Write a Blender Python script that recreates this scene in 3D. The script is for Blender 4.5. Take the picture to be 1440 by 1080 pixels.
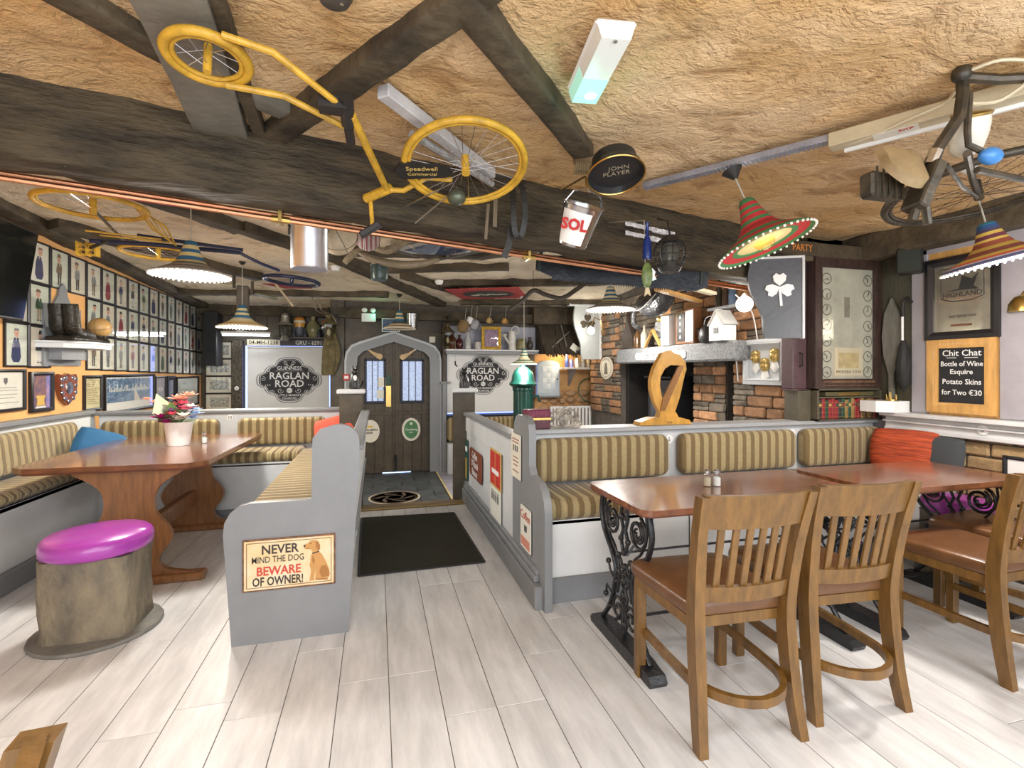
import bpy, math, random
from mathutils import Matrix, Vector, noise as mnoise
R = math.radians; PI = math.pi
rng = random.Random(7)
SC = bpy.context.scene; COL = SC.collection
for o in list(bpy.data.objects): bpy.data.objects.remove(o)

# ---------------------------------------------------------------- camera, world, light, exposure
cam = bpy.data.cameras.new('camera'); cam.lens = 17.5; cam.sensor_width = 36; cam.clip_start = .02
cam.shift_y = -19/1440
cob = bpy.data.objects.new('camera', cam); COL.objects.link(cob)
cob.location = (0, 0, 1.35); cob.rotation_euler = (PI/2, 0, -math.atan(190/700))
SC.camera = cob
W = bpy.data.worlds.new('world'); SC.world = W; W.use_nodes = True
W.node_tree.nodes['Background'].inputs[0].default_value = (.93, .96, 1, 1)
W.node_tree.nodes['Background'].inputs[1].default_value = .8
SC.view_settings.view_transform = 'Standard'; SC.view_settings.look = 'None'
SC.view_settings.exposure = 0.3; SC.view_settings.gamma = 1
SC.view_settings.use_curve_mapping = False

def area(name, loc, rot, sx, sy, power, col, parent=None, shape='RECTANGLE'):
    l = bpy.data.lights.new(name, 'AREA'); l.shape = shape; l.size = sx
    if shape == 'RECTANGLE': l.size_y = sy
    l.energy = power; l.color = col
    o = bpy.data.objects.new(name, l); COL.objects.link(o); o.location = loc; o.rotation_euler = rot
    if parent: o.parent = parent
    return o
def point(name, loc, power, col, r=.05, parent=None):
    l = bpy.data.lights.new(name, 'POINT'); l.energy = power; l.color = col; l.shadow_soft_size = r
    o = bpy.data.objects.new(name, l); COL.objects.link(o); o.location = loc
    if parent: o.parent = parent
    return o
# unseen cool fill added behind the camera for daylight and two strip lights on the ceiling of the front part
area('window_light', (.6, -1.15, 1.45), (PI/2, 0, 0), 4.6, 1.7, 95, (.93, .96, 1))
area('strip_light', (-.3, .1, 2.36), (0, 0, R(10)), 1.2, .12, 26, (.88, .93, 1))
area('strip_light', (2.2, -.3, 2.36), (0, 0, R(10)), 1.2, .12, 26, (.88, .93, 1))

# ---------------------------------------------------------------- materials
MC = {}
def mat(name, col, rough=.6, metal=0, var=.25, scale=6, stretch=(1, 1, 1), bump=.15, bscale=30, rnd=0, col2=None, coat=0, detail=6):
    if name in MC: return MC[name]
    m = bpy.data.materials.new(name); m.use_nodes = True; MC[name] = m
    nt = m.node_tree; N = nt.nodes; L = nt.links; b = N['Principled BSDF']
    b.inputs['Roughness'].default_value = rough; b.inputs['Metallic'].default_value = metal
    if coat: b.inputs['Coat Weight'].default_value = coat; b.inputs['Coat Roughness'].default_value = .12
    tc = N.new('ShaderNodeTexCoord'); mp = N.new('ShaderNodeMapping'); mp.inputs['Scale'].default_value = stretch
    L.new(tc.outputs['Object'], mp.inputs['Vector'])
    src = mp.outputs['Vector']
    oi = None
    if rnd:
        oi = N.new('ShaderNodeObjectInfo'); va = N.new('ShaderNodeVectorMath'); va.operation = 'MULTIPLY_ADD'
        va.inputs[1].default_value = (1, 1, 1)
        L.new(src, va.inputs[0])
        cx = N.new('ShaderNodeMath'); cx.operation = 'MULTIPLY'; cx.inputs[1].default_value = 37.
        L.new(oi.outputs['Random'], cx.inputs[0]); L.new(cx.outputs[0], va.inputs[2]); src = va.outputs[0]
    nz = N.new('ShaderNodeTexNoise'); nz.inputs['Scale'].default_value = scale; nz.inputs['Detail'].default_value = detail
    nz.inputs['Roughness'].default_value = .65
    L.new(src, nz.inputs['Vector'])
    rp = N.new('ShaderNodeValToRGB'); e = rp.color_ramp.elements
    c2 = col2 if col2 else tuple(c*(1-var) for c in col); c1 = col if col2 else tuple(min(1, c*(1+var*.45)) for c in col)
    e[0].position = .34; e[0].color = (*c2, 1); e[1].position = .66; e[1].color = (*c1, 1)
    L.new(nz.outputs['Fac'], rp.inputs['Fac'])
    out = rp.outputs['Color']
    if rnd:
        mr = N.new('ShaderNodeMapRange'); mr.inputs[3].default_value = 1-rnd; mr.inputs[4].default_value = 1+rnd*.6
        L.new(oi.outputs['Random'], mr.inputs[0])
        hs = N.new('ShaderNodeHueSaturation'); L.new(mr.outputs[0], hs.inputs['Value']); L.new(out, hs.inputs['Color']); out = hs.outputs['Color']
    L.new(out, b.inputs['Base Color'])
    if bump:
        n2 = N.new('ShaderNodeTexNoise'); n2.inputs['Scale'].default_value = bscale; n2.inputs['Detail'].default_value = 4
        L.new(src, n2.inputs['Vector'])
        bp = N.new('ShaderNodeBump'); bp.inputs['Strength'].default_value = bump; bp.inputs['Distance'].default_value = .02
        L.new(n2.outputs['Fac'], bp.inputs['Height']); L.new(bp.outputs['Normal'], b.inputs['Normal'])
    return m
def flat(name, col, rough=.6, metal=0):
    if name in MC: return MC[name]
    m = bpy.data.materials.new(name); m.use_nodes = True; MC[name] = m
    b = m.node_tree.nodes['Principled BSDF']; b.inputs['Base Color'].default_value = (*col, 1)
    b.inputs['Roughness'].default_value = rough; b.inputs['Metallic'].default_value = metal
    return m
def emis(name, col, s):
    if name in MC: return MC[name]
    m = flat(name, col); b = m.node_tree.nodes['Principled BSDF']
    b.inputs['Emission Color'].default_value = (*col, 1); b.inputs['Emission Strength'].default_value = s
    return m
def glass(name, col=(1, 1, 1), refl=1.0, rough=.02):
    if name in MC: return MC[name]
    m = bpy.data.materials.new(name); m.use_nodes = True; MC[name] = m
    nt = m.node_tree; N = nt.nodes; L = nt.links; N.remove(N['Principled BSDF'])
    t = N.new('ShaderNodeBsdfTransparent'); t.inputs[0].default_value = (*col, 1)
    g = N.new('ShaderNodeBsdfGlossy'); g.inputs['Roughness'].default_value = rough
    f = N.new('ShaderNodeLayerWeight'); f.inputs[0].default_value = .5
    pw = N.new('ShaderNodeMath'); pw.operation = 'POWER'; pw.inputs[1].default_value = 4
    mu = N.new('ShaderNodeMath'); mu.operation = 'MULTIPLY_ADD'; mu.inputs[1].default_value = .8*refl; mu.inputs[2].default_value = .035*refl
    mx = N.new('ShaderNodeMixShader')
    L.new(f.outputs['Facing'], pw.inputs[0]); L.new(pw.outputs[0], mu.inputs[0]); L.new(mu.outputs[0], mx.inputs[0]); L.new(t.outputs[0], mx.inputs[1]); L.new(g.outputs[0], mx.inputs[2])
    L.new(mx.outputs[0], N['Material Output'].inputs[0])
    return m
def stripes(name, axis, period, ca, cb, rough=.9, cc=None, duty=.5):
    """woven stripes across one local axis"""
    if name in MC: return MC[name]
    m = bpy.data.materials.new(name); m.use_nodes = True; MC[name] = m
    nt = m.node_tree; N = nt.nodes; L = nt.links; b = N['Principled BSDF']; b.inputs['Roughness'].default_value = rough
    b.inputs['Sheen Weight'].default_value = .25
    tc = N.new('ShaderNodeTexCoord'); sp = N.new('ShaderNodeSeparateXYZ'); L.new(tc.outputs['Object'], sp.inputs[0])
    d = N.new('ShaderNodeMath'); d.operation = 'DIVIDE'; d.inputs[1].default_value = period; L.new(sp.outputs[axis], d.inputs[0])
    fr = N.new('ShaderNodeMath'); fr.operation = 'FRACT'; L.new(d.outputs[0], fr.inputs[0])
    rp = N.new('ShaderNodeValToRGB'); e = rp.color_ramp.elements
    e[0].position = 0; e[0].color = (*ca, 1); e[1].position = duty-.04; e[1].color = (*ca, 1)
    for p, c in ((duty+.04, cb), (.93, cb), (1., ca)): x = e.new(p); x.color = (*c, 1)
    if cc: x = e.new(duty*.5); x.color = (*cc, 1)
    L.new(fr.outputs[0], rp.inputs[0])
    nz = N.new('ShaderNodeTexNoise'); nz.inputs['Scale'].default_value = 60; L.new(tc.outputs['Object'], nz.inputs['Vector'])
    mx = N.new('ShaderNodeMixRGB'); mx.blend_type = 'MULTIPLY'; mx.inputs[0].default_value = .35
    L.new(rp.outputs[0], mx.inputs[1]); L.new(nz.outputs['Fac'], mx.inputs[2]); 
    L.new(mx.outputs[0], b.inputs['Base Color'])
    s1 = N.new('ShaderNodeMath'); s1.operation = 'MULTIPLY'; s1.inputs[1].default_value = 2*PI*2; L.new(d.outputs[0], s1.inputs[0])
    s2 = N.new('ShaderNodeMath'); s2.operation = 'SINE'; L.new(s1.outputs[0], s2.inputs[0])
    bp = N.new('ShaderNodeBump'); bp.inputs['Strength'].default_value = .5; bp.inputs['Distance'].default_value = .006
    L.new(s2.outputs[0], bp.inputs['Height']); L.new(bp.outputs['Normal'], b.inputs['Normal'])
    return m
def bands(name, axis, stops, rough=.85):
    """hard colour bands along one local axis: stops = [(pos 0..1 of 1 m, colour)]"""
    if name in MC: return MC[name]
    m = bpy.data.materials.new(name); m.use_nodes = True; MC[name] = m
    nt = m.node_tree; N = nt.nodes; L = nt.links; b = N['Principled BSDF']; b.inputs['Roughness'].default_value = rough
    tc = N.new('ShaderNodeTexCoord'); 
    if axis == 'R':
        ln = N.new('ShaderNodeVectorMath'); ln.operation = 'LENGTH'; mp = N.new('ShaderNodeMapping'); mp.inputs['Scale'].default_value = (1, 1, 0)
        L.new(tc.outputs['Object'], mp.inputs[0]); L.new(mp.outputs[0], ln.inputs[0]); src = ln.outputs['Value']
    else:
        sp = N.new('ShaderNodeSeparateXYZ'); L.new(tc.outputs['Object'], sp.inputs[0]); src = sp.outputs[axis]
    rp = N.new('ShaderNodeValToRGB'); rp.color_ramp.interpolation = 'CONSTANT'; e = rp.color_ramp.elements
    e[0].position = stops[0][0]; e[0].color = (*stops[0][1], 1); e[1].position = stops[1][0]; e[1].color = (*stops[1][1], 1)
    for p, c in stops[2:]: x = e.new(p); x.color = (*c, 1)
    L.new(src, rp.inputs[0]); L.new(rp.outputs[0], b.inputs['Base Color'])
    wv = N.new('ShaderNodeTexNoise'); wv.inputs['Scale'].default_value = 90; L.new(tc.outputs['Object'], wv.inputs['Vector'])
    bp = N.new('ShaderNodeBump'); bp.inputs['Strength'].default_value = .35; bp.inputs['Distance'].default_value = .004
    L.new(wv.outputs['Fac'], bp.inputs['Height']); L.new(bp.outputs['Normal'], b.inputs['Normal'])
    return m

# ---------------------------------------------------------------- mesh helpers
class MB:
    def __init__(s, t=None):
        s.v = []; s.f = []; s.mi = []; s.M = Matrix()
        if t is not None: s.M = Matrix.Translation(-Vector(t.location if hasattr(t, 'location') else t))
        s.k = 0
    def add(s, vs, fs):
        o = len(s.v); M = s.M
        s.v += [tuple(M @ Vector(p)) for p in vs]
        s.f += [tuple(i+o for i in f) for f in fs]; s.mi += [s.k]*len(fs)
        return s
    def box(s, a, b, c=0, X=None):
        """box between two corners with a chamfer c; X = extra matrix"""
        x0, y0, z0 = (min(a[i], b[i]) for i in range(3)); x1, y1, z1 = (max(a[i], b[i]) for i in range(3))
        if c <= 0:
            vs = [(x, y, z) for x in (x0, x1) for y in (y0, y1) for z in (z0, z1)]
            fs = [(0, 1, 3, 2), (4, 6, 7, 5), (0, 4, 5, 1), (2, 3, 7, 6), (0, 2, 6, 4), (1, 5, 7, 3)]
        else:
            c = min(c, .49*(x1-x0), .49*(y1-y0), .49*(z1-z0))
            vs = []; ix = {}
            for i, x in enumerate((x0, x1)):
                for j, y in enumerate((y0, y1)):
                    for k, z in enumerate((z0, z1)):
                        sx = c if i == 0 else -c; sy = c if j == 0 else -c; sz = c if k == 0 else -c
                        ix[i, j, k] = len(vs)
                        vs += [(x, y+sy, z+sz), (x+sx, y, z+sz), (x+sx, y+sy, z)]
            fs = []
            for i in (0, 1):
                fs.append([ix[i, 0, 0], ix[i, 1, 0], ix[i, 1, 1], ix[i, 0, 1]])
                fs.append([ix[0, i, 0]+1, ix[1, i, 0]+1, ix[1, i, 1]+1, ix[0, i, 1]+1])
                fs.append([ix[0, 0, i]+2, ix[1, 0, i]+2, ix[1, 1, i]+2, ix[0, 1, i]+2])
            for i in (0, 1):
                for j in (0, 1):
                    fs.append([ix[i, j, 0], ix[i, j, 0]+1, ix[i, j, 1]+1, ix[i, j, 1]])
                    fs.append([ix[i, 0, j], ix[i, 0, j]+2, ix[i, 1, j]+2, ix[i, 1, j]])
                    fs.append([ix[0, i, j]+1, ix[0, i, j]+2, ix[1, i, j]+2, ix[1, i, j]+1])
            for q in ix.values(): fs.append([q, q+1, q+2])
        if X is not None: vs = [tuple(X @ Vector(p)) for p in vs]
        return s.add(vs, fs)
    def beam(s, p, q, w, h, c=0, up=(0, 0, 1)):
        """rectangular bar from p to q, w across, h along up"""
        p = Vector(p); q = Vector(q); d = (q-p); l = d.length; d.normalize()
        u = Vector(up); sd = d.cross(u)
        if sd.length < 1e-5: sd = d.cross(Vector((0, 1, 0)))
        sd.normalize(); u = sd.cross(d)
        X = Matrix(((sd.x, d.x, u.x, p.x), (sd.y, d.y, u.y, p.y), (sd.z, d.z, u.z, p.z), (0, 0, 0, 1)))
        return s.box((-w/2, 0, -h/2), (w/2, l, h/2), c, X)
    def tube(s, pts, r, n=8, closed=False, caps=True):
        pts = [Vector(p) for p in pts]; m = len(pts)
        rs = r if isinstance(r, (list, tuple)) else [r]*m
        vs = []; prev = None
        for i, p in enumerate(pts):
            if closed: t = pts[(i+1) % m]-pts[i-1]
            else: t = pts[min(i+1, m-1)]-pts[max(i-1, 0)]
            if t.length < 1e-9: t = Vector((0, 0, 1))
            t.normalize()
            if prev is None:
                a = Vector((0, 0, 1)) if abs(t.z) < .9 else Vector((1, 0, 0))
                u = t.cross(a).normalized()
            else:
                u = prev-t*prev.dot(t)
                u = u.normalized() if u.length > 1e-6 else t.orthogonal().normalized()
            prev = u; w = t.cross(u)
            for k in range(n):
                a = 2*PI*k/n; vs.append(tuple(p+(u*math.cos(a)+w*math.sin(a))*rs[i]))
        fs = []
        for i in range(m if closed else m-1):
            j = (i+1) % m
            for k in range(n):
                k2 = (k+1) % n; fs.append((i*n+k, i*n+k2, j*n+k2, j*n+k))
        if caps and not closed: fs += [tuple(range(n)), tuple(range((m-1)*n, m*n))]
        return s.add(vs, fs)
    def cyl(s, p, q, r, r2=None, n=12): return s.tube([p, q], [r, r if r2 is None else r2], n)
    def lathe(s, prof, n=20, c=(0, 0, 0), X=None, a0=0, a1=2*PI):
        full = abs(a1-a0-2*PI) < 1e-6; vs = []; k = n if full else n+1
        for (r, z) in prof:
            for i in range(k):
                a = a0+(a1-a0)*i/n; vs.append((c[0]+r*math.cos(a), c[1]+r*math.sin(a), c[2]+z))
        fs = []
        for j in range(len(prof)-1):
            for i in range(n):
                i2 = (i+1) % k; fs.append((j*k+i, j*k+i2, (j+1)*k+i2, (j+1)*k+i))
        if full:
            if prof[0][0] > 1e-4: fs.append(tuple(range(k)))
            if prof[-1][0] > 1e-4: fs.append(tuple(range((len(prof)-1)*k, len(prof)*k)))
        if X is not None: vs = [tuple(X @ Vector(p)) for p in vs]
        return s.add(vs, fs)
    def sphere(s, c, r, n=12, m=8):
        rx, ry, rz = r if isinstance(r, (list, tuple)) else (r, r, r); vs = []; fs = []
        for j in range(m+1):
            t = PI*j/m
            for i in range(n):
                a = 2*PI*i/n; vs.append((c[0]+rx*math.sin(t)*math.cos(a), c[1]+ry*math.sin(t)*math.sin(a), c[2]+rz*math.cos(t)))
        for j in range(m):
            for i in range(n):
                i2 = (i+1) % n; fs.append((j*n+i, j*n+i2, (j+1)*n+i2, (j+1)*n+i))
        return s.add(vs, fs)
    def prism(s, poly, d0, d1, ax='y', X=None):
        """2-D outline pushed along an axis: 'y' -> outline in xz, 'x' -> yz, 'z' -> xy"""
        def P(a, b, d): return {'y': (a, d, b), 'x': (d, a, b), 'z': (a, b, d)}[ax]
        n = len(poly); vs = [P(a, b, d0) for a, b in poly]+[P(a, b, d1) for a, b in poly]
        fs = [tuple(range(n)), tuple(range(n, 2*n))]+[(i, (i+1) % n, n+(i+1) % n, n+i) for i in range(n)]
        if X is not None: vs = [tuple(X @ Vector(p)) for p in vs]
        return s.add(vs, fs)
    def ngon(s, poly, d, ax='y', X=None):
        def P(a, b): return {'y': (a, d, b), 'x': (d, a, b), 'z': (a, b, d)}[ax]
        vs = [P(a, b) for a, b in poly]
        if X is not None: vs = [tuple(X @ Vector(p)) for p in vs]
        return s.add(vs, [tuple(range(len(poly)))])
    def grid(s, fn, nu, nv):
        vs = [fn(i/nu, j/nv) for j in range(nv+1) for i in range(nu+1)]
        fs = [(j*(nu+1)+i, j*(nu+1)+i+1, (j+1)*(nu+1)+i+1, (j+1)*(nu+1)+i) for j in range(nv) for i in range(nu)]
        return s.add(vs, fs)
    def torus(s, c, RR, r, n=28, m=8, X=None, ry=None):
        pts = [(c[0]+RR*math.cos(2*PI*i/n), c[1]+(ry or RR)*math.sin(2*PI*i/n), c[2]) for i in range(n)]
        if X is not None: pts = [tuple(X @ Vector(p)) for p in pts]
        return s.tube(pts, r, m, closed=True)
    def mesh(s, name, mats, smooth=35):
        me = bpy.data.meshes.new(name); me.from_pydata(s.v, [], s.f)
        for m in (mats if isinstance(mats, (list, tuple)) else [mats]): me.materials.append(m)
        if any(s.mi): me.polygons.foreach_set('material_index', s.mi)
        import bmesh
        bm = bmesh.new(); bm.from_mesh(me); bmesh.ops.recalc_face_normals(bm, faces=bm.faces); bm.to_mesh(me); bm.free()
        if smooth: me.shade_smooth(); me.set_sharp_from_angle(angle=R(smooth))
        return me
def link(name, data, parent=None):
    o = bpy.data.objects.new(name, data); COL.objects.link(o)
    if parent is not None: o.parent = parent
    return o
def part(mb, name, mats, parent, label=None, smooth=35, stuff=False):
    o = link(name, mb.mesh(name, mats, smooth), parent)
    if label: o['label'] = label
    if stuff: o['kind'] = 'stuff'
    return o
def tag(o, label, cat, group=None):
    o['label'] = label; o['category'] = cat
    if group: o['group'] = group
    return o
def thing(name, label, cat, loc=(0, 0, 0), rz=0, group=None, rot=None):
    o = bpy.data.objects.new(name, None); COL.objects.link(o); o.empty_display_size = .05
    o.location = loc; o.rotation_euler = rot if rot else (0, 0, rz)
    return tag(o, label, cat, group)
def solo(mb, name, mats, label, cat, group=None, smooth=35):
    xs = [p[0] for p in mb.v]; ys = [p[1] for p in mb.v]; zs = [p[2] for p in mb.v]
    c = ((min(xs)+max(xs))/2, (min(ys)+max(ys))/2, min(zs))
    mb.v = [(p[0]-c[0], p[1]-c[1], p[2]-c[2]) for p in mb.v]
    o = link(name, mb.mesh(name, mats, smooth)); o.location = c
    return tag(o, label, cat, group)
def struct(mb, name, mats, parent=None, smooth=35):
    o = link(name, mb.mesh(name, mats, smooth), parent)
    if parent is None: o['kind'] = 'structure'
    return o
def txt(parent, body, size, loc, m, rot=(PI/2, 0, 0), align='CENTER', ex=.0006, xs=1, name='lettering', bold=0, space=1):
    c = bpy.data.curves.new(name, 'FONT'); c.body = body; c.size = size; c.extrude = ex; c.align_x = align; c.align_y = 'CENTER'
    c.resolution_u = 2; c.offset = bold; c.space_character = space; c.materials.append(m)
    tmp = bpy.data.objects.new(name, c); me = bpy.data.meshes.new_from_object(tmp); me.name = name
    bpy.data.objects.remove(tmp); bpy.data.curves.remove(c)
    if not me.materials: me.materials.append(m)
    o = link(name, me, parent); o.location = loc; o.rotation_euler = rot; o.scale = (xs, 1, 1)
    return o
def copy_tree(o, parent=None):
    c = o.copy(); COL.objects.link(c)
    if parent is not None: c.parent = parent
    for ch in list(o.children): copy_tree(ch, c)
    return c
def arc(cx, cy, r, a0, a1, n=8, ry=None):
    return [(cx+r*math.cos(R(a0+(a1-a0)*i/n)), cy+(ry or r)*math.sin(R(a0+(a1-a0)*i/n))) for i in range(n+1)]
def ell(cx, cy, rx, ry, n=14): return [(cx+rx*math.cos(2*PI*i/n), cy+ry*math.sin(2*PI*i/n)) for i in range(n)]
def rrect(x0, y0, x1, y1, r, n=4):
    return arc(x1-r, y1-r, r, 0, 90, n)+arc(x0+r, y1-r, r, 90, 180, n)+arc(x0+r, y0+r, r, 180, 270, n)+arc(x1-r, y0+r, r, 270, 360, n)
def spline(pts, n=6):
    P = [Vector(p) for p in pts]; out = []
    for i in range(len(P)-1):
        a = P[max(i-1, 0)]; b = P[i]; c = P[i+1]; d = P[min(i+2, len(P)-1)]
        for k in range(n):
            t = k/n
            out.append(.5*((2*b)+(c-a)*t+(2*a-5*b+4*c-d)*t*t+(3*b-a-3*c+d)*t**3))
    out.append(P[-1]); return out
ORD = 'first second third fourth fifth sixth seventh eighth ninth tenth eleventh twelfth thirteenth fourteenth fifteenth sixteenth seventeenth eighteenth nineteenth twentieth'.split()
def nz3(x, y, z=0, s=1): return mnoise.noise(Vector((x*s, y*s, z*s)))

# shared materials
def plaster(name, ca, cb, dark, sc=1.3, bump=1.0):
    m = mat(name, ca, .95, bump=0); nt = m.node_tree; N = nt.nodes; L = nt.links; b = N['Principled BSDF']
    tc = N.new('ShaderNodeTexCoord')
    def noise(scale, detail, dist, stretch=None):
        n = N.new('ShaderNodeTexNoise'); n.inputs['Scale'].default_value = scale; n.inputs['Detail'].default_value = detail; n.inputs['Distortion'].default_value = dist; n.inputs['Roughness'].default_value = .62
        if stretch:
            mp = N.new('ShaderNodeMapping'); mp.inputs['Scale'].default_value = stretch; mp.inputs['Rotation'].default_value = (0, 0, .6); L.new(tc.outputs['Object'], mp.inputs[0]); L.new(mp.outputs[0], n.inputs['Vector'])
        else: L.new(tc.outputs['Object'], n.inputs['Vector'])
        return n
    def ramp(src, stops):
        r = N.new('ShaderNodeValToRGB'); e = r.color_ramp.elements
        e[0].position = stops[0][0]; e[0].color = (*stops[0][1], 1); e[1].position = stops[-1][0]; e[1].color = (*stops[-1][1], 1)
        for p, c in stops[1:-1]: x = e.new(p); x.color = (*c, 1)
        L.new(src, r.inputs[0]); return r.outputs[0]
    base = ramp(noise(sc, 3, .4).outputs['Fac'], [(.36, cb), (.62, ca)])
    st = noise(3.0, 7, 1.5, (1, 1.35, 1)); k = ramp(st.outputs['Fac'], [(.34, dark), (.47, (1, 1, 1)), (.60, (1, 1, 1)), (.72, (1.0, .95, .9))])
    fl = noise(20, 3, 1.2, (1, 1.5, 1)); k2 = ramp(fl.outputs['Fac'], [(.27, dark), (.36, (1, 1, 1))])
    m1 = N.new('ShaderNodeMixRGB'); m1.blend_type = 'MULTIPLY'; m1.inputs[0].default_value = .68; L.new(base, m1.inputs[1]); L.new(k, m1.inputs[2])
    m2 = N.new('ShaderNodeMixRGB'); m2.blend_type = 'MULTIPLY'; m2.inputs[0].default_value = .7; L.new(m1.outputs[0], m2.inputs[1]); L.new(k2, m2.inputs[2])
    L.new(m2.outputs[0], b.inputs['Base Color'])
    ad = N.new('ShaderNodeMath'); ad.operation = 'MULTIPLY_ADD'; ad.inputs[1].default_value = .35; L.new(fl.outputs['Fac'], ad.inputs[0]); L.new(st.outputs['Fac'], ad.inputs[2])
    bp = N.new('ShaderNodeBump'); bp.inputs['Strength'].default_value = bump; bp.inputs['Distance'].default_value = .06; L.new(ad.outputs[0], bp.inputs['Height']); L.new(bp.outputs['Normal'], b.inputs['Normal'])
    return m
M_beam = mat('dark_oak', (.082, .062, .036), .75, var=.65, scale=4, stretch=(1, 1, 1), bump=.7, bscale=18)
M_board = mat('grey_board', (.19, .18, .15), .6, var=.35, scale=3, bump=.2)
M_brown = mat('brown_black_paint', (.075, .058, .036), .5, var=.35, scale=8, bump=.12)
M_grey = mat('grey_paint', (.235, .245, .255), .45, var=.1, scale=3, bump=.04)
M_pale = mat('pale_grey_paint', (.66, .68, .69), .45, var=.08, scale=3, bump=.04)
M_white = mat('white_paint', (.82, .83, .82), .5, var=.06, scale=3, bump=.03)
M_dark = mat('black_paint', (.018, .017, .016), .45, var=.3, bump=.05)
M_iron = mat('cast_iron', (.016, .016, .018), .35, var=.3, bump=.25, bscale=60)
M_chrome = mat('steel', (.62, .63, .65), .22, 1, var=.1, bump=.02)
M_brass = mat('brass', (.62, .43, .14), .3, 1, var=.2, bump=.05)
M_copper = mat('copper_pipe', (.75, .36, .2), .3, 1, var=.2, bump=.05)
M_yel = mat('yellow_paint', (.62, .36, .035), .45, var=.35, scale=14, bump=.15)
M_chair = mat('chair_oak', (.170, .082, .016), .4, var=.38, scale=5, stretch=(6, 6, 1.2), bump=.06, coat=.25)
M_leather = mat('brown_leather', (.15, .066, .026), .34, var=.2, scale=10, bump=.08, bscale=90, coat=.15)
M_mahog = mat('mahogany', (.22, .078, .032), .22, var=.5, scale=4, stretch=(1.5, 8, 4), bump=.02, coat=.8)
M_teak = mat('teak_veneer', (.27, .115, .038), .4, var=.35, scale=5, stretch=(9, 9, 1), bump=.04, coat=.3)
M_stripeX = stripes('stripe_fabric_across_x', 'X', .072, (.47, .37, .19), (.22, .15, .062))
M_stripeY = stripes('stripe_fabric_across_y', 'Y', .072, (.47, .37, .19), (.22, .15, .062))
M_glass = glass('picture_glass')
M_paper = mat('paper', (.78, .77, .68), .8, var=.08, bump=0)
M_white_print = flat('white_print', (.85, .85, .83)); M_black_print = flat('black_print', (.02, .02, .02)); M_red_print = flat('red_print', (.6, .04, .02))

# ================================================================ THE SETTING
M_plank = mat('whitewashed_oak', (.725, .715, .70), .40, var=.20, scale=2.6, stretch=(5, .9, 1), bump=.05, bscale=40, rnd=.05, coat=.12)
M_joint = flat('joint_dark', (.09, .08, .07), .9)
M_slate = mat('slate', (.075, .085, .09), .45, var=.4, scale=7, bump=.25, bscale=25, rnd=.18)
M_ceilA = plaster('bare_ochre_plaster', (.76, .545, .32), (.64, .40, .17), (.47, .36, .24))
M_ceilB = plaster('cream_plaster', (.92, .83, .66), (.82, .70, .50), (.52, .43, .31))
M_orange = mat('orange_wall_paint', (.80, .43, .16), .8, var=.18, scale=2, bump=.15, bscale=30)
M_brick = mat('orange_brick', (.42, .225, .115), .85, var=.4, scale=9, bump=.5, bscale=40, rnd=.35)
M_stone = mat('brown_grey_stone', (.20, .165, .125), .85, var=.5, scale=7, bump=.8, bscale=16, rnd=.4)
M_tanbrick = mat('tan_brick', (.40, .27, .13), .85, var=.3, scale=9, bump=.5, bscale=30, rnd=.2)
M_soot = mat('soot', (.018, .016, .014), .95, var=.4, bump=.3)
M_mortar = mat('mortar', (.11, .095, .08), .95, var=.3, bump=.5)
M_pine = mat('pine_board', (.60, .33, .10), .45, var=.25, scale=4, stretch=(6, 6, 1), bump=.04, coat=.2)
M_mauve = mat('mauve_grey_paint', (.33, .31, .335), .5, var=.1, bump=.05)

# floor: dark slab, planks laid along y, lower slate level past the step
m = MB(); m.box((-2.75, -1.4, -.1), (4.0, 4.98, -.002)); floor = struct(m, 'floor', M_joint)
PW = .207; ROWS = {}
def plank_mesh(l):
    l = round(l, 2)
    if l not in ROWS:
        q = MB(); q.box((-PW/2+.0016, -l/2+.0012, -.008), (PW/2-.0016, l/2-.0012, 0), .0012); ROWS[l] = q.mesh('plank', M_plank, 0)
    return ROWS[l]
for k in range(-13, 20):
    x = .05+PW*(k+.5)
    y = -1.4+rng.choice((.0, .3, .6, .9, 1.1))-.0
    spans = [(-1.4, y)] if y > -1.39 else []
    while y < 4.97: spans.append((y, min(y+1.22, 4.97))); y += 1.22
    for a, b in spans:
        if b-a < .06: continue
        o = link('plank', plank_mesh(b-a), floor); o.location = (x, (a+round(b-a, 2)/2), 0)
m = MB(); m.box((-2.75, 4.98, -.36), (4.3, 8.8, -.215)); low = struct(m, 'floor', M_joint)
tm = {}
for j, y in enumerate([5.2+.32*i for i in range(8)]):
    for i in range(-2, 5):
        x0 = -.62+.42*i*.9+(.19 if j % 2 else 0); x1 = x0+.378
        x0 = max(x0, -.68); x1 = min(x1, .86)
        if x1-x0 < .05: continue
        q = MB(); q.box((x0+.003, y+.003, -.215), (x1-.003, y+.317, -.2-rng.random()*.002), .003)
        q.M = Matrix(); part(q, 'slate_tile', M_slate, low)
q = MB(); q.box((.88, 5.2, -.215), (2.4, 7.75, -.2)); part(q, 'side_flooring', mat('lilac_vinyl', (.36, .35, .42), .5), low)
q = MB(); q.box((-2.6, 5.2, -.215), (-.7, 8.6, -.2)); part(q, 'side_flooring', M_slate, low)
m = MB(); m.beam((-.16, 5.07, -.005), (.9, 5.07, -.005), .19, .03, .006); struct(m, 'trim_1', mat('oak_threshold', (.22, .15, .07), .5, var=.3, stretch=(1, 8, 8)))
m = MB(); m.box((-.16, 4.965, .008), (.9, 4.985, .016), .003); struct(m, 'trim_2', M_brass)
m = MB(); m.box((.862, 5.2, -.2), (.885, 7.6, -.185), .004); struct(m, 'trim_3', mat('pale_yellow_strip', (.7, .58, .28), .5))
m = MB(); m.box((-2.6, 4.975, -.3), (3.3, 4.99, -.02)); struct(m, 'trim_4', M_brown)

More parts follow.
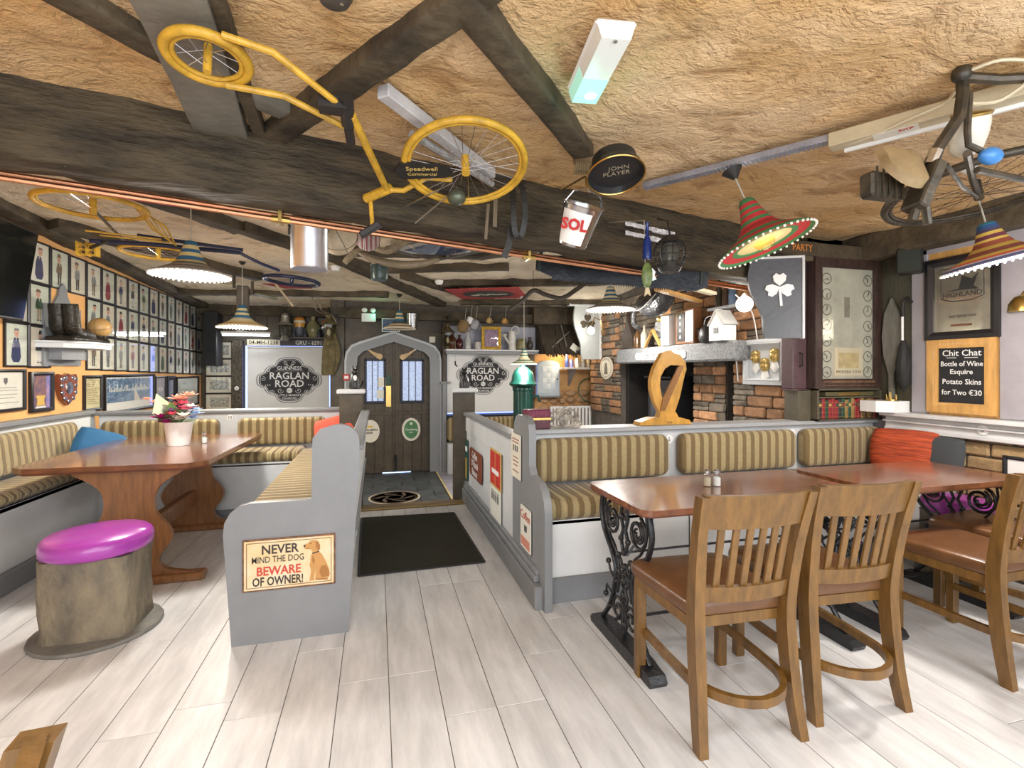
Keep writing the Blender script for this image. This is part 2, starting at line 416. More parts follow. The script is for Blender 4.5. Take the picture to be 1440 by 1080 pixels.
# walls
m = MB(); m.box((-2.75, -1.4, -.3), (-2.6, 8.75, 2.75)); struct(m, 'wall_left', M_orange)
m = MB(); m.box((-2.6, 8.6, -.3), (-.5, 8.75, 2.6)); struct(m, 'wall_back_left', M_brown)
m = MB(); m.box((-.62, 7.8, -.3), (-.52, 8.6, 2.6)); struct(m, 'wall_return', M_brown)
m = MB(); m.box((-.62, 7.8, -.3), (2.5, 7.95, 2.6)); struct(m, 'wall_back', M_brown)
M_warm = mat('rough_ochre_render', (.72, .42, .18), .9, scale=5, col2=(.52, .27, .10), bump=.8, bscale=14)
m = MB(); m.grid(lambda u, v: (2.5+2.0*u, 7.82+.03*nz3(u*9, v*9, 2), -.3+2.9*v), 40, 50); struct(m, 'wall_alcove', M_warm)
m = MB(); m.box((4.3, 7.0, -.3), (4.45, 7.9, 2.6)); struct(m, 'wall_alcove_side', M_warm)
m = MB()   # right wall with the window hole
m.box((3.95, -1.4, -.1), (4.1, .6, 2.6)); m.box((3.95, .6, -.1), (4.1, 2.14, 1.0)); m.box((3.95, .6, 2.22), (4.1, 2.14, 2.6)); m.box((3.95, 2.14, -.1), (4.1, 3.4, 2.6))
wall_right = struct(m, 'wall_right', M_mauve)
m = MB(); m.box((3.3, 3.3, -.1), (4.1, 3.4, 2.6)); struct(m, 'wall_corner', M_dark)

# fireplace wall: mortar bed, brick and stone pieces, sooty hearth recess
FY0, FY1, FZ = 4.07, 6.38, 1.45
m = MB()
m.box((3.33, 3.3, -.3), (4.0, FY0, 2.6)); m.box((3.33, FY1, -.3), (4.0, 7.38, 2.6)); m.box((3.33, FY0, FZ), (4.0, FY1, 2.6))
fw = struct(m, 'wall_fireplace', M_mortar)
m = MB(); m.box((3.98, FY0, -.3), (4.08, FY1, FZ)); part(m, 'hearth_back', M_soot, fw)
BM = {}
def rough_block(ly, lz, lx, amp, seed):
    q = MB(); q.box((-lx, -ly/2, -lz/2), (0, ly/2, lz/2), min(.012, lz*.18))
    rr = random.Random(seed)
    q.v = [(x+rr.uniform(-amp, amp), y+rr.uniform(-amp, amp), z+rr.uniform(-amp, amp)) for x, y, z in q.v]
    return q
def block(name, ly, lz, mt, seed):
    key = (name, round(ly, 2), round(lz, 2), seed % 3)
    if key not in BM: BM[key] = rough_block(round(ly, 2), round(lz, 2), .035, .006 if name == 'stone' else .002, seed % 3).mesh(name, mt, 30)
    return BM[key]
def lay(parent, x, ya, yb, za, zb, rowh, ln, pstone, skip=None, rowoff=0):
    z = za; r = rowoff
    while z < zb-.02:
        h = rowh; y = ya-(ln*.5 if r % 2 else 0)
        while y < yb-.02:
            l = ln*rng.choice((.8, 1, 1, 1.15)); a, b = max(y, ya), min(y+l, yb); y += l
            if b-a < .05 or (skip and skip((a+b)/2, z+h/2)): continue
            if rng.random() < pstone((a+b)/2, z+h/2):
                if rng.random() < .5:
                    for t in (0, 1): o = link('stone', block('stone', b-a-.014, h/2-.012, M_stone, rng.randrange(9)), parent); o.location = (x, (a+b)/2, z+h*(.25+.5*t))
                else: o = link('stone', block('stone', b-a-.014, h-.014, M_stone, rng.randrange(9)), parent); o.location = (x, (a+b)/2, z+h/2)
            else:
                o = link('brick', block('brick', b-a-.012, h-.012, M_brick, rng.randrange(9)), parent); o.location = (x, (a+b)/2, z+h/2)
        z += h; r += 1
lay(fw, 3.335, 3.3, FY0, .82, 2.36, .1, .27, lambda y, z: .45 if (z < 1.16 and y < 3.75) else .18)
lay(fw, 3.335, FY1, 7.38, .72, 2.34, .105, .3, lambda y, z: .55 if z < 1.35 and 6.7 < y < 7.1 else .25)
lay(fw, 3.335, FY0, FY1, 1.66, 2.36, .115, .31, lambda y, z: .1 if y < 4.9 else .85)
# brick pier standing inside the hearth beside the stove
m = MB(); m.box((3.56, 4.46, -.3), (3.95, 5.02, FZ)); pier = part(m, 'hearth_pier', M_mortar, fw)
lay(pier, 3.565, 4.46, 5.02, .7, FZ, .1, .28, lambda y, z: .3)
m = MB(); m.box((3.4, 6.28, -.3), (3.98, 6.379, FZ)); part(m, 'hearth_cheek', M_soot, fw)

# low tan brickwork under the window sill at the right
bw = struct(MB().box((3.935, 1.0, 0), (3.955, 2.9, .9)), 'wall_under_sill', M_mortar)
BT = {}
z = 0.02; r = 0
while z < .88:
    y = 1.0-(.13 if r % 2 else 0)
    while y < 2.75:
        a, b = max(y, 1.0), min(y+.27, 2.78); y += .27
        if b-a < .05: continue
        k = round(b-a, 2)
        if k not in BT: BT[k] = rough_block(k-.01, .084, .03, .002, 3).mesh('brick', M_tanbrick, 30)
        o = link('brick', BT[k], bw); o.location = (3.94, (a+b)/2, z+.045)
    z += .094; r += 1
# sill, moulded apron, window and its frame
m = MB(); m.box((3.80, .9, 1.0), (3.95, 3.02, 1.03), .006); m.box((3.87, .9, .905), (3.95, 3.02, 1.0), .004); m.box((3.84, .9, .955), (3.95, 3.02, .97), .004); m.box((3.855, .9, .885), (3.95, 3.02, .915), .005)
struct(m, 'trim_5', mat('white_grey_sill', (.62, .62, .62), .45, var=.1, bump=.05))
m = MB(); m.box((3.91, 2.14, 1.03), (3.96, 2.30, 2.3), .008); m.box((3.92, 2.74, 1.03), (3.96, 2.86, 2.3), .008); m.box((3.92, .5, 2.2), (3.96, 2.86, 2.32), .008)
win = struct(m, 'window_1', M_mauve)
m = MB(); m.box((4.0, .6, 1.03), (4.04, .66, 2.2)); m.box((4.0, 2.08, 1.03), (4.04, 2.14, 2.2)); m.box((4.0, 1.34, 1.03), (4.04, 1.4, 2.2)); m.box((4.0, .6, 2.14), (4.04, 2.14, 2.2)); m.box((4.0, .6, 1.0), (4.04, 2.14, 1.06))
part(m, 'window_frame', M_white, win)
m = MB(); m.box((4.015, .66, 1.06), (4.02, 1.34, 2.14)); m.box((4.015, 1.4, 1.06), (4.02, 2.08, 2.14)); part(m, 'window_pane', M_glass, win)
m = MB(); m.box((3.925, 2.30, 1.03), (3.955, 2.74, 2.22), .006); struct(m, 'trim_6', M_pine)

# ceilings: bare ochre plaster in front of the great beam, limewashed behind it
def beam_y(x): return 2.53+.226*x
def rough(x, y, s): return .020*nz3(x*2.2, y*2.2, s)+.012*nz3(x*6, y*4.5, s+5)+.007*abs(nz3(x*15, y*11, s+9))
def cz(y): return 2.42 if y < 3 else 2.545-.039*(y-3.2)
def fA(u, v):
    x = -2.7+6.8*u; y1 = beam_y(x)+.1; y = -1.4+(y1+1.4)*v
    return (x, y, 2.43+rough(x, y, 1)-.0)
def fB(u, v):
    x = -2.7+7.2*u; y0 = beam_y(x)+.08; y = y0+(8.75-y0)*v
    return (x, y, cz(y)+.012+rough(x, y, 7))
m = MB(); m.grid(fA, 150, 84); struct(m, 'ceiling', M_ceilA, smooth=60)
m = MB(); m.grid(fB, 150, 120); struct(m, 'ceiling', M_ceilB, smooth=60)

def hewn(p, q, w, h, amp=.008, seed=0, mt=None, name='beam'):
    """a hand-hewn timber from p to q (p, q = centre of its underside)"""
    p = Vector(p); q = Vector(q); d = q-p; L = d.length; d.normalize(); sd = d.cross(Vector((0, 0, 1))).normalized(); u = sd.cross(d)
    sec = [(-.5, .04), (-.47, 0), (-.17, -.0), (.17, 0), (.47, 0), (.5, .04), (.5, .35), (.5, .7), (.5, 1), (-.5, 1), (-.5, .7), (-.5, .35)]
    n = max(2, int(L/.09)); m = MB(); vs = []
    for i in range(n+1):
        t = L*i/n
        wob = .01*nz3(t*1.3, seed*3.1, 2)
        for (a, b) in sec:
            c = p+d*t+sd*(a*w+wob)+u*(b*h)
            e = amp*nz3(c.x*7+seed, c.y*7, c.z*9)+amp*.7*nz3(c.x*19+seed, c.y*19, c.z*25)
            vs.append(tuple(c+sd*(e if a > 0 else -e)*.9+u*(-e if b < .2 else 0)))
    k = len(sec); fs = [(i*k+j, i*k+(j+1) % k, (i+1)*k+(j+1) % k, (i+1)*k+j) for i in range(n) for j in range(k)]
    fs += [tuple(range(k)), tuple(range(n*k, n*k+k))]
    m.add(vs, fs); return struct(m, name, mt or M_beam, smooth=50)
# the great beam, running a little skew across the room
hewn((-2.66, beam_y(-2.66)+.1, 2.17), (3.42, beam_y(3.42)+.1, 2.025), .2, .41, .014, 1, mat('great_beam_oak', (.066, .050, .027), .75, var=.7, scale=5, stretch=(.5, 2.2, 3), bump=1, bscale=20))
# flat boards and struts in front of it
hewn((-.52, 1.2, 2.365), (-.645, 2.46, 2.365), .20, .07, .002, 2, M_board)
hewn((.30, 1.30, 2.37), (-.45, 2.43, 2.37), .105, .07, .004, 3)
hewn((.22, 1.36, 2.37), (.955, 2.22, 2.37), .10, .07, .004, 4)
hewn((-1.15, 1.3, 2.38), (-.64, 1.92, 2.38), .10, .06, .004, 5)
hewn((-.56, 2.02, 2.385), (-.36, 2.2, 2.385), .09, .05, .003, 6, M_board)
hewn((-.42, 1.25, 2.385), (-.50, 2.45, 2.375), .05, .06, .003, 16)
# timbers under the limewashed ceiling
for i, (a, b, w, h) in enumerate([
    ((-2.52, 3.05), (-2.52, 8.5), .15, .14), ((-1.95, 3.1), (-1.05, 4.4), .15, .12), ((-1.05, 4.35), (-.1, 5.5), .15, .12), ((-.75, 4.95), (1.0, 4.7), .14, .11),
    ((.95, 4.75), (2.6, 3.3), .14, .11), ((-2.5, 7.35), (.15, 6.95), .13, .13), ((-.35, 5.2), (.95, 7.6), .15, .12), ((.1, 5.5), (1.35, 5.1), .13, .1),
    ((.75, 6.1), (2.5, 5.65), .14, .11), ((2.5, 5.65), (3.3, 5.35), .14, .11), ((.3, 5.75), (1.7, 7.3), .14, .11), ((-2.4, 4.6), (-1.3, 6.2), .15, .12), ((1.2, 7.35), (3.4, 6.9), .14, .12)]):
    hewn((a[0], a[1], cz(a[1])-.055), (b[0], b[1], cz(b[1])-.055), w, h, .007, 20+i)
# timbers along the right wall, at the corner and over the cabinet
hewn((3.86, -1.3, 2.27), (3.86, 3.3, 2.23), .2, .2, .006, 40)
hewn((2.55, 3.2, 2.21), (3.95, 3.2, 2.20), .16, .14, .01, 41)
m = MB(); m.box((3.935, 2.86, 1.03), (3.975, 3.3, 2.4), .01); struct(m, 'trim_7', mat('dark_olive_panel', (.06, .055, .035), .5, var=.3, stretch=(3, 3, .6)))
# dark timber fascia over door and shelves
hewn((-2.6, 8.5, 2.2), (-.5, 8.5, 2.2), .12, .2, .006, 42)
hewn((-.55, 7.66, 2.12), (2.5, 7.66, 2.10), .12, .14, .006, 43)
hewn((2.4, 7.6, 2.08), (4.2, 7.55, 2.10), .2, .26, .01, 44)
# vertical dark boards on the upper back walls
for i in range(9):
    x0 = -2.2+i*.18; m = MB(); m.box((x0, 8.575, 1.9), (x0+.172, 8.6, 2.3), .004); part(m, 'board', M_brown, bpy.data.objects['wall_back_left'])

# ---------------- door with its arched surround
JX0, JX1 = -.42, .93; DX0, DX1, DC = -.30, .80, .25
outer = [(-.46, -.2), (-.46, 1.52)]+[(-.46+.2*(1-math.cos(R(a)))*.9, 1.52+.24*math.sin(R(a))) for a in (20, 45, 70)]+[(.24, 1.94)]+[(.96-.2*(1-math.cos(R(a)))*.9, 1.52+.24*math.sin(R(a))) for a in (70, 45, 20)]+[(.96, 1.52), (.96, -.2)]
inner = [(.80, -.2), (.80, 1.50)]+[(.80-.12*(1-math.cos(R(a))), 1.50+.16*math.sin(R(a))) for a in (25, 60)]+[(.24, 1.80)]+[(-.30+.12*(1-math.cos(R(a))), 1.50+.16*math.sin(R(a))) for a in (60, 25)]+[(-.30, 1.50), (-.30, -.2)]
def ring(outl, inl, y0, y1):
    q = MB(); n = len(outl); k = len(inl)
    # strips between matched outlines
    import itertools
    def res(P, n):
        L = [0]
        for i in range(1, len(P)): L.append(L[-1]+math.dist(P[i], P[i-1]))
        out = []
        for j in range(n):
            t = L[-1]*j/(n-1); i = max(1, next((i for i in range(1, len(L)) if L[i] >= t-1e-9), len(L)-1))
            f = (t-L[i-1])/max(1e-9, L[i]-L[i-1]); out.append((P[i-1][0]+(P[i][0]-P[i-1][0])*f, P[i-1][1]+(P[i][1]-P[i-1][1])*f))
        return out
    A = res(outl, 41); B = res(inl[::-1], 41)
    for i in range(40):
        vs = [(A[i][0], y0, A[i][1]), (A[i+1][0], y0, A[i+1][1]), (B[i+1][0], y0, B[i+1][1]), (B[i][0], y0, B[i][1]),
              (A[i][0], y1, A[i][1]), (A[i+1][0], y1, A[i+1][1]), (B[i+1][0], y1, B[i+1][1]), (B[i][0], y1, B[i][1])]
        q.add(vs, [(0, 1, 2, 3), (0, 1, 5, 4), (2, 3, 7, 6)])
    return q
struct(ring(outer, inner, 7.68, 7.8), 'trim_8', mat('door_surround_paint', (.47, .49, .50), .4, var=.1, bump=.04))
def in2(f): return [(DC+(x-DC)*f, z) for x, z in inner]
struct(ring([(x*.96+.01, z*.985-.003) for x, z in outer], [(x*.97+.007, z*.99) for x, z in inner], 7.665, 7.69), 'trim_9', M_grey)
for rv in range(7):
    for X in (-.40, .88):
        pass
ds = {}
def door_leaf(n, x0, x1, hinge_left):
    top = lambda x: 1.80-abs(x-.24)*.30 if abs(x-.24) < .42 else 1.674-(abs(x-.24)-.42)*1.5
    m = MB(); m.prism([(x0, -.19), (x1, -.19), (x1, top(x1)), ((x0+x1)/2, top((x0+x1)/2)), (x0, top(x0))], 7.78, 7.79)
    d = struct(m, f'door_{n}', M_brown)
    wx0, wx1 = (-.14, .06) if n == 1 else (.38, .66)
    wx0, wx1 = (-.15, .10) if n == 1 else (.37, .67)
    k = 4; 
    for i in range(k):
        a = x0+(x1-x0)*i/k+.003; b = x0+(x1-x0)*(i+1)/k-.003
        def piece(za, zb, zc=None):
            q = MB(); q.prism([(a, za), (b, za), (b, zb), (a, zc if zc is not None else zb)], 7.755, 7.78); part(q, 'board', M_brown, d)
        if b < wx0+.02 or a > wx1-.02: piece(-.19, top(b), top(a))
        else: piece(-.19, .86); piece(1.5, top(b), top(a))
    fr = MB()
    for (p, q_) in (((wx0-.03, .88), (wx0, 1.52)), ((wx1, .88), (wx1+.03, 1.52)), ((wx0-.03, .85), (wx1+.03, .89)), ((wx0-.03, 1.49), (wx1+.03, 1.53))):
        fr.box((p[0], 7.735, p[1]), (q_[0], 7.765, q_[1]), .004)
    wf = part(fr, 'window_frame', mat('ink_blue_paint', (.012, .014, .035), .5), d)
    for i in range(3):
        a = wx0+(wx1-wx0)*i/3+.004; b = wx0+(wx1-wx0)*(i+1)/3-.004
        q = MB(); q.box((a, 7.755, .89), (b, 7.76, 1.49)); part(q, 'pane', M_frost, wf)
    q = MB()
    for i in (1, 2): q.box((wx0+(wx1-wx0)*i/3-.005, 7.745, .89), (wx0+(wx1-wx0)*i/3+.005, 7.757, 1.49))
    part(q, 'glazing_bars', M_dark, wf)
    rail = MB(); rail.box((x0+.02, 7.742, .68), (x1-.02, 7.757, .73), .004); part(rail, 'rail', M_brown, d)
    return d
M_frost = mat('backlit_frosted_glass', (.55, .66, .9), .25, var=.5, scale=60, bump=.3, bscale=80)
_b = M_frost.node_tree.nodes['Principled BSDF']; _b.inputs['Emission Color'].default_value = (.42, .55, .95, 1); _b.inputs['Emission Strength'].default_value = .32
d1 = door_leaf(1, -.30, .238, True); d2 = door_leaf(2, .244, .80, False)
q = MB(); q.box((.13, 7.735, .80), (.21, 7.757, 1.12), .004); part(q, 'push_plate', M_brass, d1)
q = MB(); q.box((.135, 7.732, 1.13), (.205, 7.757, 1.28), .004); part(q, 'notice', mat('dark_green_notice', (.03, .07, .05), .5), d1)
q = MB(); q.cyl((.27, 7.73, -.17), (.27, 7.73, .08), .014); q.box((.245, 7.735, -.02), (.295, 7.757, .06)); part(q, 'floor_bolt', M_dark, d2)
q = MB(); q.box((.232, 7.74, -.19), (.262, 7.756, 1.78), .004); part(q, 'meeting_strip', M_brown, d2)
q = MB(); q.box((.02, 7.735, 1.10), (.13, 7.75, 1.25)); q.box((.0, 7.733, .93), (.1, 7.75, 1.06)); part(q, 'taped_notices', M_paper, d1)
# light sill gap under the door
q = MB(); q.box((.08, 7.745, -.2), (.5, 7.79, -.192)); struct(q, 'trim_10', emis('daylight_gap', (.45, .6, 1), 2.))
# right window-side panels beyond the door surround
m = MB(); m.box((.965, 7.62, -.2), (1.03, 7.8, 1.15), .006); m.box((.94, 7.6, 1.15), (1.09, 7.8, 1.18), .004); struct(m, 'trim_11', M_grey)
# carved square columns at the back left
m = MB(); m.box((-2.16, 8.5, -.2), (-2.0, 8.62, 1.82), .01); struct(m, 'trim_12', mat('carved_panel', (.09, .075, .05), .5, var=.6, scale=22, bump=1, bscale=24))
m = MB(); m.box((-.66, 7.74, -.2), (-.46, 7.82, 2.4), .01); struct(m, 'trim_13', M_brown)
m = MB(); m.box((.97, 7.66, 1.15), (1.03, 7.8, 2.1), .01); struct(m, 'trim_14', M_brown)

# ================================================================ FURNITURE
def badge(n, loc, rz=0, lab=''):
    t = thing('table_number', lab, 'number badge', loc, rz)
    q = MB(); q.lathe([(.032, 0), (.032, .006), (.028, .008)], 20, X=Matrix.Rotation(PI/2, 4, 'X')); part(q, 'disc', M_white_print, t)
    txt(t, n, .042, (0, -.0085, 0), M_black_print)
def pad(x0, x1, y0, y1, z0, z1, c=.03):
    q = MB(); q.box((x0, y0, z0), (x1, y1, z1), c); return q

def roundpad(q, w, h, th, r, X):
    L = [(0, .02), (.018, .003), (.035, 0), (th-.035, 0), (th-.014, .008), (th-.003, .026), (th, .06)]; n = 4*7; vs = []
    for y, e in L: vs += [tuple(X @ Vector((a, -y, b))) for a, b in rrect(-w/2+e, -h/2+e, w/2-e, h/2-e, max(.012, r-e*.6), 6)]
    fs = [(k*n+i, k*n+(i+1) % n, (k+1)*n+(i+1) % n, (k+1)*n+i) for k in range(len(L)-1) for i in range(n)]+[tuple(range(n)), tuple(range((len(L)-1)*n, len(L)*n))]
    return q.add(vs, fs)
# left bench along the picture wall
t = thing('wall_bench', 'pale grey built-in bench with striped cushions below the caricature wall', 'bench', (-2.4, 3.6, 0)); B = t
q = MB(t); q.box((-2.2, 1.6, .13), (-2.17, 5.0, .52), .004); q.box((-2.595, 1.6, .49), (-2.17, 5.0, .52), .004); part(q, 'base', M_pale, t)
q = MB(t); q.box((-2.185, 1.6, 0), (-2.145, 5.0, .13), .008); part(q, 'kickboard', M_grey, t)
q = MB(t); q.prism([(-2.595, .52), (-2.5, .52), (-2.545, .95), (-2.595, .95)], 1.6, 5.5, 'y'); part(q, 'back_panel', M_pale, t)
q = MB(t); q.box((-2.6, 1.6, .95), (-2.5, 5.44, .985), .006); part(q, 'top_rail', M_grey, t)
for a, b in ((1.6, 3.3), (3.32, 5.02)):
    part(MB(t).box((-2.5, a, .52), (-2.17, b, .60), .03), 'seat_cushion', M_stripeY, t, smooth=60)
for a, b in ((1.7, 3.35), (3.5, 5.08)):
    part(roundpad(MB(t), b-a, .29, .09, .06, Matrix.Translation((-2.53, (a+b)/2, .765)) @ Matrix.Rotation(R(-6), 4, 'Y') @ Matrix.Rotation(PI/2, 4, 'Z')), 'back_cushion', M_stripeY, t, smooth=60)
# bench ten, standing across behind the long table
t = thing('partition_bench', 'pale grey bench number ten with two striped back cushions behind the long table', 'bench', (-1.4, 5.3, 0))
q = MB(t); q.box((-2.16, 4.98, .1), (-.70, 5.02, .5), .004); q.box((-2.16, 4.98, .48), (-.37, 5.5, .51), .004); part(q, 'base', M_pale, t)
q = MB(t); q.box((-2.5, 5.48, .0), (-.37, 5.56, .93), .006); part(q, 'back_panel', M_pale, t)
q = MB(t); q.box((-2.595, 5.44, .93), (-.36, 5.6, .965), .008); part(q, 'top_rail', M_grey, t)
q = MB(t); q.box((-2.16, 4.965, 0), (-.7, 4.985, .1)); part(q, 'kickboard', M_grey, t)
part(MB(t).box((-2.16, 4.96, .51), (-.68, 5.42, .60), .03), 'seat_cushion', M_stripeX, t, smooth=60)
for a, b in ((-2.46, -1.48), (-1.32, -.5)): part(roundpad(MB(t), b-a, .27, .09, .06, Matrix.Translation(((a+b)/2, 5.48, .745))), 'back_cushion', M_stripeX, t, smooth=60)
badge('10', (-1.40, 5.478, .885), 0, 'round white badge numbered ten on the bench behind the long table')
# divider bench with the dog sign, its end towards the camera
t = thing('divider_bench', 'grey settle between long table and aisle, its end panel carrying the dog sign', 'bench', (-.4, 3.8, 0))
pan = [(-.685, 0), (-.142, 0), (-.085, .90), (-.088, .99)]+[(-.088-.1*(1-math.cos(R(a))), .99+.085*math.sin(R(a))) for a in (30, 60, 90)]+[(-.23, 1.065)]+[(-.23-.09*math.sin(R(a)), .975+.09*math.cos(R(a))) for a in (35, 70)]+[(-.318, .93), (-.32, .70), (-.35, .695), (-.60, .695)]+[(-.60-.12*math.sin(R(a)), .575+.12*math.cos(R(a))) for a in (25, 50, 75)]+[(-.722, .55)]
q = MB(t); q.prism(pan, 2.70, 2.74); part(q, 'end_panel', M_grey, t)
q = MB(t); q.prism([(-.19, 0), (-.15, 0), (-.085, .93), (-.125, .93)], 2.74, 5.12); part(q, 'back_panel', M_pale, t)
q = MB(t); q.box((-.15, 2.74, .93), (-.07, 5.14, .96), .006); part(q, 'top_rail', M_grey, t)
q = MB(t); q.box((-.66, 2.74, 0), (-.62, 4.96, .5)); q.box((-.66, 2.74, .48), (-.1, 5.0, .51)); part(q, 'base', M_grey, t)
part(MB(t).box((-.68, 2.745, .51), (-.14, 4.95, .63), .03), 'seat_cushion', M_stripeY, t, smooth=60)
# dog sign
t = thing('dog_sign', 'rusty-edged tin sign warning of the owner, with a golden dog, on grey bench end', 'sign', (-.42, 2.698, .39), 0)
q = MB(); q.box((-.215, -.006, -.128), (.215, 0, .128)); part(q, 'rust_edge', mat('rusty_edge', (.22, .10, .05), .7, var=.6, scale=30), t)
q = MB(); q.box((-.207, -.008, -.12), (.207, -.005, .12)); part(q, 'sign_face', mat('old_cream_enamel', (.80, .72, .52), .45, var=.25, scale=6, col2=(.72, .5, .22)), t)
q = MB()
for a, b in (((-.195, .108), (.195, .111)), ((-.195, -.111), (.195, -.108)), ((-.197, -.11), (-.194, .11)), ((.194, -.11), (.197, .11))): q.box((a[0], -.0092, a[1]), (b[0], -.0078, b[1]))
part(q, 'border_line', mat('border_brown', (.25, .12, .05), .6), t)
Mk = flat('sign_dark_ink', (.045, .032, .03)); Mr = flat('sign_red_ink', (.55, .07, .045))
txt(t, 'NEVER', .062, (-.045, -.009, .072), Mk, bold=.0012, xs=.92); txt(t, 'MIND THE DOG', .045, (-.053, -.009, .024), Mk, bold=.0002, xs=.74)
txt(t, 'BEWARE', .060, (-.05, -.009, -.033), Mr, bold=.0014, xs=.88); txt(t, 'OF OWNER!', .060, (-.053, -.009, -.084), Mk, bold=.0012, xs=.70)
dog = MB()
dog.k = 0
dog.ngon([(.108, .045), (.132, .048), (.150, .03), (.168, -.005), (.184, -.045), (.19, -.075), (.183, -.092), (.15, -.094), (.128, -.09), (.126, -.06), (.118, -.04), (.104, -.03), (.096, -.0), (.098, .025)], -.0086)   # body
dog.ngon([(.098, .0), (.118, -.01), (.119, -.05), (.113, -.088), (.116, -.098), (.09, -.1), (.094, -.09), (.1, -.05), (.092, -.02)], -.0089)   # near fore leg
dog.ngon([(.12, -.02), (.134, -.03), (.131, -.085), (.137, -.096), (.116, -.097), (.12, -.085)], -.0088)
dog.ngon([(.066, .072), (.068, .084), (.084, .090), (.094, .100), (.110, .105), (.126, .101), (.137, .088), (.140, .065), (.136, .045), (.108, .042), (.102, .056), (.088, .060), (.07, .064)], -.0091)   # head
dog.k = 1; dog.ngon([(.120, .098), (.134, .094), (.143, .074), (.142, .054), (.132, .050), (.122, .066)], -.0094); dog.ngon([(.148, -.03), (.17, -.028), (.184, -.055), (.184, -.085), (.15, -.088), (.138, -.06)], -.0092); dog.ngon([(.128, -.092), (.18, -.094), (.178, -.102), (.124, -.1)], -.0093); dog.ngon([(.108, .03), (.118, .0), (.112, -.02), (.104, .0)], -.0093)
dog.k = 2; dog.ngon(ell(.069, .078, .005, .006, 8), -.0096); dog.ngon(ell(.098, .088, .003, .003, 8), -.0096); dog.ngon([(.104, .040), (.138, .047), (.139, .042), (.106, .034)], -.0095); dog.ngon([(.07, .068), (.09, .064), (.09, .062), (.07, .0655)], -.0096)
part(dog, 'dog_picture', [flat('dog_gold', (.56, .29, .09)), flat('dog_brown', (.38, .17, .045)), Mk], t, smooth=0)

# right divider wall panel with its boards and the end panel of bench five
t = thing('aisle_partition', 'waist-high pale grey partition with dark cap lining the aisle to the door', 'partition', (.92, 4.3, 0))
q = MB(t); q.box((.905, 3.3, .15), (.95, 5.15, .88)); part(q, 'panel', M_pale, t)
q = MB(t); q.box((.895, 3.3, .72), (.905, 5.15, .86), .003); part(q, 'frieze_board', M_pale, t)
q = MB(t); q.box((.87, 3.3, .88), (.985, 5.15, .915), .008); part(q, 'cap', M_grey, t)
q = MB(t); q.box((.855, 2.66, 0), (.905, 5.2, .13), .006); q.box((.87, 2.72, .13), (.905, 5.2, .17), .008); q.box((.882, 2.72, .17), (.905, 5.2, .20), .006); part(q, 'skirting', M_grey, t)
t = thing('window_bench', 'long grey bench number five with striped cushions facing the iron-legged tables', 'bench', (2.4, 3.0, 0))
pan = [(2.62, 0), (2.62, .54)]+[(2.62+.15*(1-math.cos(R(a))), .54+.16*math.sin(R(a))) for a in (25, 50, 75, 90)]+[(2.88, .715), (2.915, .76), (2.915, .96)]+[(3.02-.105*math.cos(R(a)), .96+.10*math.sin(R(a))) for a in (35, 70, 90)]+[(3.16, 1.06)]+[(3.16+.11*math.sin(R(a)), .95+.11*math.cos(R(a))) for a in (30, 60, 90)]+[(3.3, .88), (3.3, 0)]
q = MB(t); q.prism(pan, .9, .945, 'x'); part(q, 'end_panel', M_grey, t)
q = MB(t); q.box((.945, 2.74, .14), (3.93, 2.77, .47), .003); q.box((.945, 2.74, .45), (3.93, 3.2, .475)); part(q, 'base', M_white, t)
q = MB(t); q.box((.945, 2.715, 0), (3.93, 2.745, .14), .004); part(q, 'kickboard', M_grey, t)
q = MB(t)
for x in (1.9, 2.9): q.box((x, 2.733, .14), (x+.004, 2.742, .45))
part(q, 'panel_joint', M_joint, t)
q = MB(t); q.box((.945, 3.17, .45), (3.94, 3.24, .93), .005); part(q, 'back_panel', M_pale, t)
q = MB(t); q.box((.93, 3.12, .925), (3.94, 3.32, .957), .008); part(q, 'ledge', mat('mid_grey_ledge', (.40, .415, .43), .35, var=.12), t)
for a, b in ((.95, 1.95), (1.955, 2.95), (2.955, 3.9)): part(MB(t).box((a, 2.70, .475), (b, 3.14, .60), .035), 'seat_cushion', M_stripeX, t, smooth=60)
for a, b in ((1.0, 1.985), (2.08, 3.08), (3.155, 3.92)): part(roundpad(MB(t), b-a, .29, .10, .06, Matrix.Translation(((a+b)/2, 3.17, .755))), 'back_cushion', M_stripeX, t, smooth=60)
q = MB(t); q.prism([(2.55, .1), (2.55, .75)]+[(2.55+.2*(1-math.cos(R(a))), .75+.13*math.sin(R(a))) for a in (30, 60, 90)]+[(3.1, .88), (3.1, .1)], 3.885, 3.925, 'x'); part(q, 'side_panel', M_pale, t)
badge('5', (2.03, 3.168, .855), 0, 'round white badge numbered five between the first two cushions'); badge('4', (3.115, 3.168, .862), 0, 'round white badge numbered four near the bookcase')
badge('3', (3.868, 2.36, .955), -PI/2, 'round white badge numbered three below the blackboard')
badge('9', (-2.08, 8.495, 1.075), 0, 'small round white number badge on dark carved column at the back')

